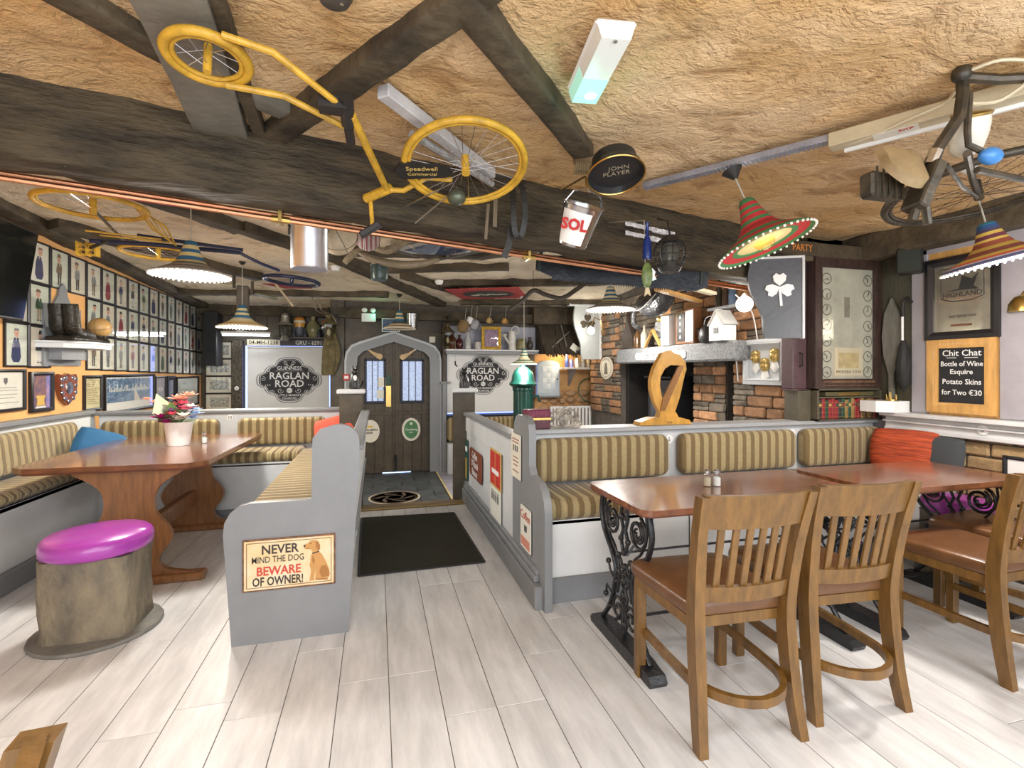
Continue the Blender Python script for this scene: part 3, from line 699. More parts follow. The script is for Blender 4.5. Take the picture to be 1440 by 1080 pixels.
def pillow(name, label, w, h, th, loc, rot, m, seams=None):
    q = MB(); n = 14
    for sgn in (1, -1):
        def f(u, v):
            a = 2*u-1; b = 2*v-1
            k = max(0, (1-a**4)*(1-b**4))**.5
            pin = 1-.10*(a*a*b*b)-.03*(1-abs(a))*abs(b)
            return (a*w/2*pin, -sgn*th/2*k+.006*nz3(a*3, b*3, sgn), b*h/2*pin)
        q.grid(f, n, n)
    o = link(name, q.mesh(name, m, 60)); o.location = loc; o.rotation_euler = rot
    return tag(o, label, 'cushion')
M_redc = mat('ripple_orange_fabric', (.62, .10, .03), .75, scale=10, stretch=(.6, 1, 7), col2=(.22, .028, .01), bump=1.0, bscale=12)
pillow('scatter_cushion', 'ruched orange-red cushion in the corner of the window bench', .44, .31, .13, (3.77, 2.80, .765), (R(-14), 0, R(-72)), M_redc)
pillow('scatter_cushion', 'charcoal cushion half hidden behind the orange-red one by the sill', .36, .28, .10, (3.825, 2.62, .75), (R(-12), 0, R(-88)), flat('charcoal_fabric', (.05, .055, .06), .9))
pillow('scatter_cushion', 'coral red cushion at the aisle end of bench ten', .42, .30, .13, (-.40, 5.22, .755), (R(-20), R(-14), R(-14)), flat('coral_fabric', (.72, .10, .06), .85))
pillow('scatter_cushion', 'petrol blue cushion leaning in the bench corner behind the long table', .36, .34, .12, (-2.21, 4.86, .715), (R(-38), R(22), R(30)), flat('petrol_fabric', (.02, .11, .24), .85))

# posts flanking the step
for x, lab in ((-.245, 'dark square post with pale cap left of the step, before the door'), (.885, 'dark square post with pale cap at the end of the aisle partition')):
    t = thing('newel_post', lab, 'post', (x, 5.2, 0))
    q = MB(); q.box((-.11, -.055, -.2), (.11, .055, 1.12), .006); part(q, 'shaft', M_brown, t)
    q = MB(); q.box((-.135, -.08, 1.12), (.135, .08, 1.165), .01); part(q, 'cap', M_pale, t)

# long trestle table
t = thing('trestle_table', 'long varnished mahogany table on shaped pedestals between the left benches', 'table', (-1.56, 4.35, 0))
q = MB(t); q.prism([(-2.03, 3.60), (-1.16, 3.57), (-1.06, 3.66), (-1.03, 5.06), (-1.08, 5.13), (-2.06, 5.13), (-2.12, 5.06), (-2.12, 3.68)], .735, .765, 'z'); part(q, 'tabletop', M_mahog, t)
q = MB(t); q.prism([(-2.025, 3.605), (-1.165, 3.576), (-1.066, 3.665), (-1.036, 5.055), (-1.085, 5.124), (-2.055, 5.124), (-2.113, 5.055), (-2.113, 3.685)], .722, .736, 'z'); part(q, 'edge_moulding', mat('dark_mahogany', (.14, .04, .018), .3, var=.3), t)
half = [(.30, .722), (.29, .70), (.22, .66), (.155, .60), (.135, .52), (.15, .44), (.205, .37), (.235, .30), (.21, .23), (.165, .17), (.165, .12), (.22, .08), (.30, .062), (.38, .05), (.41, .04), (.42, .0)]
hs = [(p.x, p.y) for p in spline([(a, b, 0) for a, b in half], 3)]
for y in (3.66, 4.78):
    q = MB(t); q.prism([(-1.50+a, b) for a, b in hs]+[(-1.50-a, b) for a, b in reversed(hs)], y-.02, y+.02); ped = part(q, 'pedestal', M_teak, t)
    q = MB(t); q.box((-1.92, y-.055, 0), (-1.08, y+.055, .05), .012); part(q, 'foot', M_teak, t)
q = MB(t); q.box((-1.53, 3.68, .22), (-1.47, 4.78, .34), .008); part(q, 'stretcher', M_teak, t)

# iron treadle tables
def spiral(ca, cz_, r0, r1, turns, ph, sg=1, n=26):
    return [(ca+(r0+(r1-r0)*i/n)*math.cos(ph+sg*2*PI*turns*i/n), cz_+(r0+(r1-r0)*i/n)*math.sin(ph+sg*2*PI*turns*i/n)) for i in range(n+1)]
def iron_leg_mesh():
    q = MB()
    def tb(p, r, n=6): q.tube([(0, a, b) for a, b in p], r, n)
    for sg in (1, -1):
        S = lambda P: [(sg*a, b) for a, b in P]
        L1 = [(p.x, p.y) for p in spline([(a, b, 0) for a, b in ((.225, .715), (.25, .62), (.215, .52), (.13, .435), (.085, .36), (.10, .27), (.125, .20), (.17, .13), (.235, .055))], 4)]
        tb(S(L1), [.013]*len(L1))
        L2 = [(p.x, p.y) for p in spline([(a, b, 0) for a, b in ((.20, .715), (.21, .62), (.16, .52), (.10, .47), (.06, .40), (.05, .33), (.07, .25))], 4)]
        tb(S(L2), .007)
        tb(S(spiral(.125, .60, .085, .015, 1.7, R(70), -1)), .009)
        tb(S(spiral(.125, .60, .062, .02, .9, R(70), -1)), .006)
        tb(S(spiral(.052, .40, .05, .012, 1.4, R(200), 1)), .007)
        tb(S(spiral(.065, .17, .062, .012, 1.5, R(150), -1)), .008)
        tb(S([(.02, .70), (.035, .64), (.01, .58), (.035, .53), (.012, .47)]), .009)
        tb(S([(.0, .30), (.03, .25), (.01, .2), (.02, .12), (.0, .06)]), .009)
        tb(S([(.13, .22), (.19, .24), (.20, .19)]), .006); tb(S([(.10, .3), (.15, .33), (.17, .37)]), .006)
        for a, b in ((.035, .53), (.06, .44), (.09, .30), (.15, .15), (.02, .64), (.17, .37), (.20, .19)): q.sphere((0, sg*a, b), .015, 7, 5)
    tb(spiral(0, .33, .05, .012, 1.6, 0), .008); tb(spiral(0, .22, .035, .01, 1.5, PI), .007)
    for b in (.47, .4, .33, .26, .12): q.sphere((0, 0, b), .018, 8, 5)
    return q
IL = iron_leg_mesh().mesh('iron_scrollwork', M_iron, 60)
IFq = MB(); IFq.prism([(-.30, 0), (.30, 0), (.31, .02), (.29, .045), (.24, .05), (.2, .06), (-.2, .06), (-.24, .05), (-.29, .045), (-.31, .02)], -.04, .04, 'x'); IFm = IFq.mesh('foot_rail', M_iron, 30)
def iron_table(label, x0, x1, y0, y1, lx0, lx1, seed):
    cx, cy = (x0+x1)/2, (y0+y1)/2
    t = thing('iron_table', label, 'table', (cx, cy, 0), 0, None)
    q = MB(t); q.prism(rrect(x0, y0, x1, y1, .06, 5), .727, .753, 'z'); part(q, 'tabletop', M_mahog, t)
    q = MB(t); q.prism(rrect(x0+.004, y0+.004, x1-.004, y1-.004, .058, 5), .72, .728, 'z'); part(q, 'edge_moulding', MC['dark_mahogany'], t)
    for x in (lx0, lx1):
        o = link('leg', IL, t); o.location = (x-cx, 0, 0)
        f = link('foot_rail', IFm, o)
        q = MB(); q.beam((0, -.25, .712), (0, .25, .712), .03, .014); part(q, 'top_bar', M_iron, o)
    for s, x in ((1, lx0), (-1, lx1)):
        q = MB(t); q.tube([(x, cy-.02, .46), (x+s*.12, cy-.02, .60), (x+s*.2, cy-.02, .72)], .006, 6); part(q, 'brace', M_iron, t)
    q = MB(t); q.tube([(lx0, cy+.1, .1), (lx1, cy+.1, .1)], .008, 6); q.tube([(lx0, cy+.05, .45), (lx1, cy+.05, .45)], .006, 6); part(q, 'cross_rod', M_iron, t)
    return t
iron_table('mahogany table on black cast-iron scroll legs, salt and pepper shakers on it', 1.09, 2.36, 1.88, 2.48, 1.155, 2.24, 1)
iron_table('mahogany table on black cast-iron scroll legs, by the right brick wall', 2.44, 3.50, 1.90, 2.48, 2.53, 3.36, 2)

# oak chairs
def chair_proto():
    t = thing('dining_chair', '', 'chair')
    q = MB(); q.prism([(-.20, -.20), (.20, -.20), (.225, .20), (.19, .235), (-.19, .235), (-.225, .20)], .405, .445, 'z'); part(q, 'seat_frame', M_chair, t)
    def fseat(z0, z1, k):
        P = [(-.205, -.205), (.205, -.205), (.238, .19), (.225, .235), (.18, .25), (-.18, .25), (-.225, .235), (-.238, .19)]
        return [(a*k, b*k+.0, z0) for a, b in P]
    q = MB(); rings = [(.447, .97), (.455, 1), (.475, 1.0), (.492, .985), (.502, .93), (.507, .8), (.508, .4)]
    n = 8; vs = []
    for z, k in rings: vs += fseat(z, z, k)
    fs = [(i*n+j, i*n+(j+1) % n, (i+1)*n+(j+1) % n, (i+1)*n+j) for i in range(len(rings)-1) for j in range(n)]+[tuple(range(n)), tuple(range((len(rings)-1)*n, len(rings)*n))]
    q.add(vs, fs); part(q, 'seat', M_leather, t, smooth=50)
    for s in (-1, 1):
        q = MB(); q.beam((s*.20, .195, 0), (s*.20, .195, .42), .042, .042, .004, up=(0, 1, 0)); part(q, 'leg', M_chair, t)
        # rear leg and back post in one sweep
        path = [(s*.205, -.275, 0), (s*.195, -.245, .16), (s*.19, -.225, .34), (s*.19, -.22, .47), (s*.195, -.235, .60), (s*.205, -.265, .76), (s*.215, -.305, .915)]
        q = MB(); P = spline(path, 4); wd = .036
        vs = []; fs = []
        for i, p in enumerate(P):
            tz = p.z/.915; w = .017+.004*math.sin(PI*tz); dd = .023+.006*math.sin(PI*min(1, tz*1.3))
            vs += [(p.x-w, p.y-dd, p.z), (p.x+w, p.y-dd, p.z), (p.x+w, p.y+dd, p.z), (p.x-w, p.y+dd, p.z)]
        for i in range(len(P)-1): fs += [(i*4+j, i*4+(j+1) % 4, i*4+4+(j+1) % 4, i*4+4+j) for j in range(4)]
        fs += [(0, 1, 2, 3), tuple(range(len(vs)-4, len(vs)))]; q.add(vs, fs)
        part(q, 'rear_post', M_chair, t, smooth=40)
    def curved(z0, z1, yb, bow, th, w, lean):
        q = MB()
        def ring(u):
            x = -w+2*w*u; y = yb-bow*(1-(2*u-1)**2)
            return x, y
        n = 12; vs = []
        for i in range(n+1):
            x, y = ring(i/n)
            vs += [(x, y-th/2-lean*0, z0), (x, y+th/2, z0), (x, y+th/2-lean, z1), (x, y-th/2-lean, z1)]
        fs = [(i*4+j, i*4+(j+1) % 4, i*4+4+(j+1) % 4, i*4+4+j) for i in range(n) for j in range(4)]+[(0, 1, 2, 3), (n*4, n*4+1, n*4+2, n*4+3)]
        return q.add(vs, fs)
    part(curved(.795, .92, -.272, .035, .022, .212, .034), 'top_rail', M_chair, t)
    part(curved(.515, .575, -.222, .03, .024, .19, .01), 'lower_rail', M_chair, t)
    for i in range(6):
        x = -.128+.0512*i; u = (x+.19)/.38; b = 1-(2*u-1)**2
        q = MB(); q.beam((x, -.228-.03*b, .57), (x*1.04, -.272-.034*b, .80), .027, .012, .002, up=(0, 1, 0)); part(q, 'slat', M_chair, t)
    pts = [(-.185, .20), (-.185, 0), (-.18, -.14)]+[(.18*math.cos(R(a)), -.14+.20*math.sin(R(a))*1) for a in (195, 215, 240, 270, 300, 325, 345)]+[(.18, -.14), (.185, 0), (.185, .20)]
    q = MB(); P = spline([(a, b, .20) for a, b in pts], 2)
    vs = []; fs = []
    for i, p in enumerate(P):
        tn = (P[min(i+1, len(P)-1)]-P[max(i-1, 0)]).normalized(); sd = Vector((-tn.y, tn.x, 0))
        for a, b in ((-.011, -.016), (.011, -.016), (.011, .016), (-.011, .016)): vs.append(tuple(p+sd*a+Vector((0, 0, b))))
    fs = [(i*4+j, i*4+(j+1) % 4, i*4+4+(j+1) % 4, i*4+4+j) for i in range(len(P)-1) for j in range(4)]+[(0, 1, 2, 3), tuple(range(len(vs)-4, len(vs)))]
    q.add(vs, fs); part(q, 'hoop_stretcher', M_chair, t, smooth=50)
    return t
ch = chair_proto(); first = True
for x, y, rz, lab in ((1.315, 1.775, R(-3), 'oak slat-back chair with brown leather seat, nearest the corner of the shaker table'),
                      (1.845, 1.795, R(-4), 'oak slat-back chair standing second from the iron scroll leg of the shaker table'),
                      (2.79, 1.765, R(1), 'oak slat-back chair drawn up to the second iron table, cut by the picture edge'),
                      (3.34, 1.95, R(8), 'oak chair mostly hidden behind the one at the second iron table'),
                      (-.675, .478, R(95), 'oak chair of which only a top-rail corner shows at lower left')):
    o = ch if first else copy_tree(ch); first = False
    o.location = (x, y, 0); o.rotation_euler.z = rz; o['label'] = lab; o['group'] = 'oak slat-back chairs'

# purple stools on log blocks
M_purple = mat('purple_vinyl', (.42, .055, .42), .3, var=.1, scale=3, bump=.03, coat=.4)
M_log = mat('weathered_log', (.30, .245, .16), .85, scale=5, stretch=(1, 1, .6), col2=(.12, .105, .085), bump=.9, bscale=20)
def stool(x, y, lab, w, d, h, r):
    t = thing('log_stool', lab, 'stool', (x, y, 0), 0, 'log stools with purple seats')
    q = MB(); q.lathe([(r*1.16, 0), (r*1.18, .008), (r*1.16, .02), (0, .022)], 26); part(q, 'base_disc', mat('grey_ply', (.2, .19, .165), .7, var=.3), t)
    q = MB(); sec = [(-.5, -.38), (-.4, -.5), (0, -.52), (.42, -.5), (.5, -.4), (.5, 0), (.48, .42), (.38, .5), (-.4, .5), (-.5, .35)]
    k = len(sec); n = 12; vs = []
    for i in range(n+1):
        z = .02+(h-.02)*i/n
        for a, b in sec:
            e = 1+.05*nz3(a*3+x, b*3, z*5)+.03*nz3(a*9, b*9+x, z*13); vs.append((a*w*e, b*d*e, z))
    q.add(vs, [(i*k+j, i*k+(j+1) % k, (i+1)*k+(j+1) % k, (i+1)*k+j) for i in range(n) for j in range(k)]+[tuple(range(k)), tuple(range(n*k, n*k+k))])
    part(q, 'log_block', M_log, t, smooth=50)
    q = MB(); q.lathe([(r*.9, h), (r*.99, h+.012), (r, h+.05), (r*.97, h+.075), (r*.9, h+.09), (r*.5, h+.1), (0, h+.102)], 32); part(q, 'seat_pad', M_purple, t, smooth=60)
    return t
stool(-1.40, 3.07, 'round purple vinyl stool on a weathered log block beside the long table', .39, .34, .42, .238)
stool(3.69, 2.40, 'round purple vinyl stool by the brick wall behind the second iron table', .30, .30, .42, .19)

# doormat
t = thing('doormat', 'large dark olive doormat in the aisle before the step', 'mat', (.30, 4.07, 0))
q = MB(); q.prism([(-.415, -.665), (.43, -.645), (.40, .62), (-.435, .665)], .001, .007, 'z'); part(q, 'pile', mat('olive_pile', (.028, .026, .012), .95, var=.3, scale=60, bump=.6, bscale=200), t)
q = MB()
P = [(-.415, -.665), (.43, -.645), (.40, .62), (-.435, .665)]
for i in range(4): a, b = P[i], P[(i+1) % 4]; q.beam((a[0], a[1], .006), (b[0], b[1], .006), .018, .008, .002)
part(q, 'rubber_edge', M_dark, t)
# rosette inlaid in the slate before the door
t = thing('floor_medallion', 'round stone inlay with swirl pattern set in the slate before the door', 'inlay', (.208, 6.24, -.2))
q = MB(); q.lathe([(.31, -.002), (.31, .003), (0, .003)], 36); part(q, 'disc', mat('cream_stone', (.55, .48, .36), .5, var=.2), t)
q = MB()
for r0 in (.285, .262): q.lathe([(r0-.008, .0032), (r0-.008, .0045), (r0, .0045), (r0, .0032)], 36)
q.lathe([(.085, .0032), (.085, .0046), (.105, .0046), (.105, .0032)], 28)
for i in range(6):
    a = 2*PI*i/6; pts = [((.09+.155*t_)*math.cos(a+1.1*t_), (.09+.155*t_)*math.sin(a+1.1*t_)) for t_ in [k/6 for k in range(7)]]
    back = [((.09+.155*t_)*math.cos(a+1.1*t_+.42*math.sin(PI*t_)), (.09+.155*t_)*math.sin(a+1.1*t_+.42*math.sin(PI*t_))) for t_ in [k/6 for k in range(6, -1, -1)]]
    q.prism(pts+back[1:-1], .0032, .0046, 'z')
part(q, 'swirl', mat('dark_brown_stone', (.10, .07, .05), .5), t)

# ---- small things on the tables
def shaker(x, y, z, lab, fill):
    t = thing('shaker', lab, 'shaker', (x, y, z), 0, 'glass shakers')
    q = MB(); q.lathe([(.019, 0), (.021, .003), (.021, .05), (.017, .06), (.015, .066)], 10); part(q, 'jar', glass('jar_glass', (.9, .93, .93), 1), t)
    q = MB(); q.lathe([(.0, .003), (.018, .003), (.018, .045), (0, .045)], 10); part(q, 'contents', fill, t)
    q = MB(); q.lathe([(.017, .063), (.018, .07), (.017, .08), (.01, .086), (0, .087)], 10); part(q, 'lid', M_chrome, t)
salt = flat('salt', (.85, .85, .83)); pep = flat('pepper', (.55, .46, .33))
shaker(1.645, 2.215, .753, 'glass shaker with tan pepper, the left of two on the mahogany table', pep)
shaker(1.695, 2.205, .753, 'glass shaker with white salt, the right of two on the mahogany table', salt)
shaker(-1.34, 4.52, .765, 'glass salt shaker just behind the flower pot', salt)
shaker(-1.37, 4.60, .765, 'glass pepper shaker tucked behind the flower pot', pep)
t = thing('flower_pot', 'white ceramic pot on the long table holding the artificial bouquet', 'pot', (-1.50, 4.45, .765))
q = MB(); q.lathe([(.073, 0), (.076, .003), (.098, .175), (.101, .185), (.094, .185), (.088, .165), (0, .16)], 24); part(q, 'pot', M_white_print, t)
t = thing('bouquet', 'artificial bouquet of pink, purple, white and pale blue flowers in white pot', 'flowers', (-1.50, 4.45, .915))
rr = random.Random(3)
def flower(c, r, m, kind, nm):
    q = MB(); n = 9
    for ringi, (k, tilt) in enumerate(((1, .25), (.75, .7), (.45, 1.1))):
        for i in range(n-ringi*2):
            a = 2*PI*i/(n-ringi*2)+ringi*.4; d = Vector((math.cos(a)*math.cos(tilt), math.sin(a)*math.cos(tilt), math.sin(tilt))); s = Vector((-math.sin(a), math.cos(a), 0))
            L = r*k; c0 = Vector(c); q.add([tuple(c0), tuple(c0+d*L*.6+s*L*.28), tuple(c0+d*L), tuple(c0+d*L*.6-s*L*.28)], [(0, 1, 2, 3)])
    part(q, nm, m, t, smooth=0)
cols = {'magenta': (.35, .01, .16), 'rose': (.75, .16, .24), 'peach': (.85, .48, .36), 'cream': (.85, .82, .74), 'sky': (.45, .6, .85), 'plum': (.30, .16, .32)}
for nm, c, r in (('magenta', (-.10, -.06, .06), .075), ('rose', (.06, -.03, .12), .07), ('peach', (.0, .02, .19), .08), ('peach', (.07, .03, .22), .06), ('cream', (.07, -.09, .07), .07), ('sky', (.13, -.02, .08), .06),
                 ('plum', (-.03, -.06, .11), .06), ('cream', (.02, -.07, .05), .06), ('rose', (.03, .0, .16), .06), ('magenta', (-.06, -.08, .03), .06), ('peach', (-.05, -.02, .15), .055), ('sky', (.10, .02, .05), .05), ('plum', (.0, .03, .13), .06), ('peach', (-.17, 0, .17), .05), ('peach', (-.24, 0, .20), .035), ('cream', (.10, -.04, .14), .05), ('rose', (-.02, -.09, .09), .05), ('sky', (.15, -.05, .12), .04)):
    flower((c[0]*.9, c[1], c[2]*1.05), r*1.35, flat(nm+'_petals', cols[nm], .8), 0, 'flower')
for i, (dx, dy, dz, L) in enumerate(((-.13, -.06, .26, .26), (-.02, -.1, .2, .22), (-.1, -.02, .2, .16), (-.16, 0, .14, .13), (.02, .05, .24, .14), (-.08, -.08, .1, .12), (.12, .02, .05, .1))):
    q = MB(); a = Vector((dx*.3, dy*.3, 0)); b = Vector((dx, dy, dz)); s = (b-a).cross(Vector((0, 1, .2))).normalized()*L*.3
    q.add([tuple(a), tuple((a+b)/2+s+Vector((0, -.02, 0))), tuple(b), tuple((a+b)/2-s)], [(0, 1, 2, 3)]); part(q, 'leaf', flat('leaf_green' if i % 2 else 'leaf_pale', (.10, .2, .05) if i % 2 else (.45, .6, .38), .6), t, smooth=0)
q = MB()
for i in range(7): q.tube([(rr.uniform(-.04, .04), rr.uniform(-.04, .04), -.02), (rr.uniform(-.12, .1), rr.uniform(-.06, .06), .12)], .004, 5)
part(q, 'stems', flat('stem_green', (.12, .2, .06)), t)

# ================================================================ LAMPS AND THINGS HUNG FROM BEAMS AND CEILING
BL = (.03, .12, .22); TN = (.62, .50, .22); CR = (.68, .60, .40); GN = (.05, .17, .06); RD = (.42, .025, .03); DG = (.10, .11, .10)
M_lampglow = emis('lamp_disc', (1, .97, .93), 7); M_straw = mat('straw', (.55, .45, .28), .85, var=.35, scale=40)
M_pom = flat('pompom_white', (.8, .8, .76), .9); M_cord = flat('lamp_cord', (.45, .43, .36), .6)
def sombrero(label, loc, Rb, hc, crown, brim, disc, glow, power, col, cord, rot=(0, 0, 0), rose='dark'):
    t = thing('sombrero_lamp', label, 'lamp', loc, 0, 'sombrero pendant lamps', rot)
    k = hc/.22; rb = Rb
    ri = disc*rb
    q = MB(); q.lathe([(.0, hc), (.12*rb, hc-.002), (.165*rb, .94*hc), (.22*rb, .74*hc), (.29*rb, .53*hc), (.37*rb, .38*hc), (.33*rb, .36*hc), (.20*rb, .7*hc), (.1*rb, .9*hc)], 28)
    part(q, 'crown', bands(f'crown_{label[:18]}', 'Z', [((.36+.64*a)*hc if a else 0, c) for a, c in crown]), t, smooth=50)
    q = MB(); q.lathe([(.365*rb, .385*hc), (.50*rb, .255*hc), (.68*rb, .155*hc), (.86*rb, .075*hc), (.97*rb, .022*hc), (rb, -.002), (.985*rb, -.008), (.9*rb, .016*hc), (ri, .03*hc), (ri*.96, .08*hc)], 40)
    part(q, 'brim', bands(f'brim_{label[:18]}', 'R', [(a*rb, c) for a, c in brim]), t, smooth=50)
    q = MB()
    for i in range(46): a = 2*PI*i/46; q.sphere((rb*1.01*math.cos(a), rb*1.01*math.sin(a), -.010), rb*.03, 6, 4)
    part(q, 'pompom_fringe', M_pom, t, stuff=True)
    if glow is not None:
        q = MB(); q.lathe([(0, -.003), (ri*.7, -.001), (ri*.97, .006), (ri*.97, .014), (0, .015)], 28); part(q, 'light_disc', glow, t)
        area('lamp_light', (0, 0, -.012), (0, 0, 0), disc*rb*1.8, 0, power*.5, col, t, 'DISK'); point('lamp_glow', (0, 0, -.12), power*.95, col, .07, t)
    if cord:
        q = MB(); q.tube([(0, 0, hc-.01), (0, 0, hc+cord)], .004, 6); part(q, 'cord', M_cord, t)
        q = MB(); q.lathe([(.012, hc+cord-.05), (.028, hc+cord-.03), (.05, hc+cord-.002), (.0, hc+cord)], 14); part(q, 'ceiling_rose', M_dark if rose == 'dark' else M_white, t)
    return t
cb = [(0, BL), (.22, TN), (.40, BL), (.56, TN), (.74, BL), (.9, BL)]
bb = [(0, TN), (.44, DG), (.52, (.35, .29, .2)), (.62, DG), (.74, (.34, .25, .2)), (.86, (.12, .13, .14)), (.94, (.4, .36, .3))]
WL = (1, .95, .88)
sombrero('blue and yellow banded sombrero lamp over the long table, glowing white below', (-1.215, 3.82, 2.0), .236, .225, cb, bb, .84, M_lampglow, 34, WL, .31)
sombrero('small yellow and blue sombrero lamp with lit rim, in front of the back left shelf', (-1.33, 5.64, 1.80), .232, .22, cb, [(0, CR), (.5, TN), (.7, (.5, .3, .12)), (.88, CR)], .55, M_lampglow, 30, (1, .93, .8), .46)
sombrero('unlit yellow and blue sombrero lamp above the arched door surround', (.30, 7.05, 1.935), .215, .245, cb, [(0, DG), (.55, CR), (.75, (.3, .05, .04)), (.88, CR)], .5, None, 0, WL, .23)
sombrero('blue and cream sombrero lamp glowing white in front of the brick chimney wall', (2.49, 5.02, 2.03), .262, .245, [(0, BL), (.15, CR), (.3, BL), (.45, CR), (.6, BL), (.75, CR), (.9, BL)], bb, .80, M_lampglow, 34, WL, .21)
sombrero('teal and cream sombrero lamp over the green column lamp', (1.80, 6.05, 1.44), .163, .185, [(0, CR), (.2, (.03, .14, .13)), (.35, CR), (.5, (.03, .14, .13)), (.68, CR), (.8, (.03, .12, .16))], [(0, CR), (.5, (.04, .12, .08)), (.65, CR), (.8, (.04, .12, .08)), (.92, CR)], .85, M_lampglow, 16, WL, .66, rose='white')
sombrero('tilted red and green sombrero lamp with a warm bulb, hung before the beam', (1.81, 2.0, 1.962), .222, .245, [(0, RD), (.1, GN), (.22, RD), (.36, GN), (.44, RD), (.58, GN), (.66, RD), (.80, GN)], [(0, RD), (.5, GN), (.68, RD), (.90, GN)], .58, None, 0, WL, .17, rot=(R(-15), R(-15), 0))
t = bpy.data.objects['sombrero_lamp.005']
q = MB(); q.lathe([(.128, .012), (.115, .03), (.085, .07), (.05, .1), (0, .11)], 24); part(q, 'lining', mat('yellow_lining', (.62, .50, .27), .7), t)
q = MB(); q.sphere((0, 0, .02), (.052, .052, .05)); part(q, 'bulb', glass('bulb_glass', (1, .9, .6), .8), t)
q = MB(); q.lathe([(.0, .035), (.02, .035), (.02, .045), (0, .045)], 10); part(q, 'filament', emis('filament', (1, .75, .35), 5), t); point('bulb_light', (0, 0, -.06), .8, (1, .78, .45), .05, t)
YL = (.60, .42, .08)
sombrero('rainbow striped sombrero lamp with white pompoms in front of the mirror', (2.915, 1.72, 1.885), .215, .195, [(0, (.25, .06, .03)), (.2, YL), (.3, (.14, .03, .05)), (.44, YL), (.58, (.07, .05, .10)), (.72, (.03, .08, .22)), (.86, (.03, .17, .25))],
         [(0, YL), (.45, (.22, .06, .04)), (.6, YL), (.74, (.65, .10, .05)), (.84, (.5, .5, .6)), (.92, (.1, .1, .2))], .60, M_lampglow, 24, WL, .30, rot=(R(-7), R(-12), 0), rose='white')

# wall and globe lamps
def globe(x, y, z, r, label, arm, power=6):
    t = thing('globe_lamp', label, 'lamp', (x, y, z))
    q = MB(); q.sphere((0, 0, 0), r, 18, 12); part(q, 'globe', emis('globe_glow', (1, .97, .92), 9), t, smooth=80)
    q = MB(); q.tube(arm, .008, 6); part(q, 'arm', M_brass, t)
    q = MB(); q.lathe([(.02, r*.85), (.03, r*.95), (.012, r*1.35)], 12); part(q, 'gallery', M_white, t)
    point('globe_light', (-.12, -.05, 0), power, (1, .93, .82), .06, t)
globe(3.045, 3.60, 1.92, .068, 'white glowing globe lamp beside the grey shamrock board', [(0, 0, .07), (0, 0, .13), (.12, .02, .15), (.26, .02, .12)])
globe(3.02, 6.72, 1.93, .055, 'white glowing globe lamp in front of the pale pint-shaped board', [(0, 0, .06), (.06, 0, .2), (.16, .02, .16), (.20, .02, -.02), (.3, .02, -.04)], 4)
# spotlight on the shelf above the mantel
t = thing('shelf_spotlight', 'small bright spotlight glowing between the mantel ornaments', 'lamp', (3.15, 5.02, 1.93))
q = MB(); q.lathe([(.02, 0), (.035, .03), (.02, .08), (0, .09)], 12, X=Matrix.Rotation(R(-90), 4, 'Y')); part(q, 'housing', M_brass, t)
q = MB(); q.sphere((-.03, 0, 0), .032, 10, 6); part(q, 'bulb', emis('spot_glow', (1, .8, .45), 10), t); point('spot_light', (-.12, 0, .02), 1.5, (1, .8, .5), .03, t)
t = thing('strip_light', 'short white fluorescent tube above the four town sketches', 'lamp', (-1.98, 8.28, 1.885))
q = MB(); q.tube([(-.24, 0, 0), (.40, 0, .0)], .016, 10); part(q, 'tube', emis('tube_glow', (.97, .98, 1), 9), t)
q = MB(); q.box((-.26, -.02, .018), (.42, .03, .05), .005); part(q, 'batten', M_white, t); q = MB(); q.box((-.05, .0, .05), (.05, .31, .07)); part(q, 'bracket', M_white, t)
area('tube_light', (.08, -.03, -.03), (R(-50), 0, 0), .6, .04, 6, (.97, .98, 1), t)
# light hidden under the thatch, over the alcove
t = thing('alcove_lamp', 'small warm lamp tucked under the thatch', 'lamp', (2.95, 7.55, 1.66))
q = MB(); q.lathe([(.025, 0), (.03, .02), (.015, .06)], 10); part(q, 'holder', M_brass, t)
q = MB(); q.sphere((0, 0, -.01), .022, 10, 6); part(q, 'bulb', emis('warm_bulb', (1, .72, .35), 8), t); point('alcove_light', (0, 0, -.06), 16, (1, .78, .48), .04, t)

# emergency light on the ceiling: green glow at one end
t = thing('emergency_light', 'long white bulkhead light on the ochre ceiling glowing green at one end', 'lamp', (.715, 1.53, 2.40), R(-8))
q = MB(); q.box((-.065, -.185, -.02), (.065, .185, .0), .01); part(q, 'base', M_white, t)
q = MB(); q.prism([(-.058, -.02), (.058, -.02), (.045, -.06), (-.045, -.06)], -.18, .18, 'y'); part(q, 'diffuser', flat('opal_diffuser', (.86, .90, .88), .3), t)
q = MB(); q.sphere((.01, .13, -.062), (.024, .024, .006), 10, 6); part(q, 'indicator', emis('green_indicator', (.12, 1, .6), 7), t)
q = MB(); q.prism([(-.0585, -.0195), (.0585, -.0195), (.0455, -.0605), (-.0455, -.0605)], .03, .181, 'y'); part(q, 'lit_half', emis('mint_glow', (.42, .82, .68), .35), t); point('green_light', (0, .23, -.09), .12, (.1, 1, .6), .02, t); point('green_light', (0, .10, -.12), .2, (.1, 1, .6), .03, t)
q = MB(); q.cyl((0, -.17, -.058), (0, -.17, -.064), .007); part(q, 'screw', M_chrome, t)
# old white batten on the ceiling and the flattened grey tube beside it
t = thing('batten_light', 'long pale grey batten fixed to the ceiling behind the yellow bicycle wheel', 'lamp', (.33, 2.26, 2.36))
q = MB(t); q.beam((.02, 1.90, 2.385), (.58, 2.56, 2.385), .055, .05, .004); part(q, 'body', mat('aged_white', (.55, .54, .55), .5, var=.2), t)
q = MB(t); q.tube([(.14, 2.13, 2.345), (.59, 2.58, 2.34)], .017, 8); part(q, 'tube', mat('dusty_tube', (.38, .37, .36), .4, var=.4, scale=25), t)
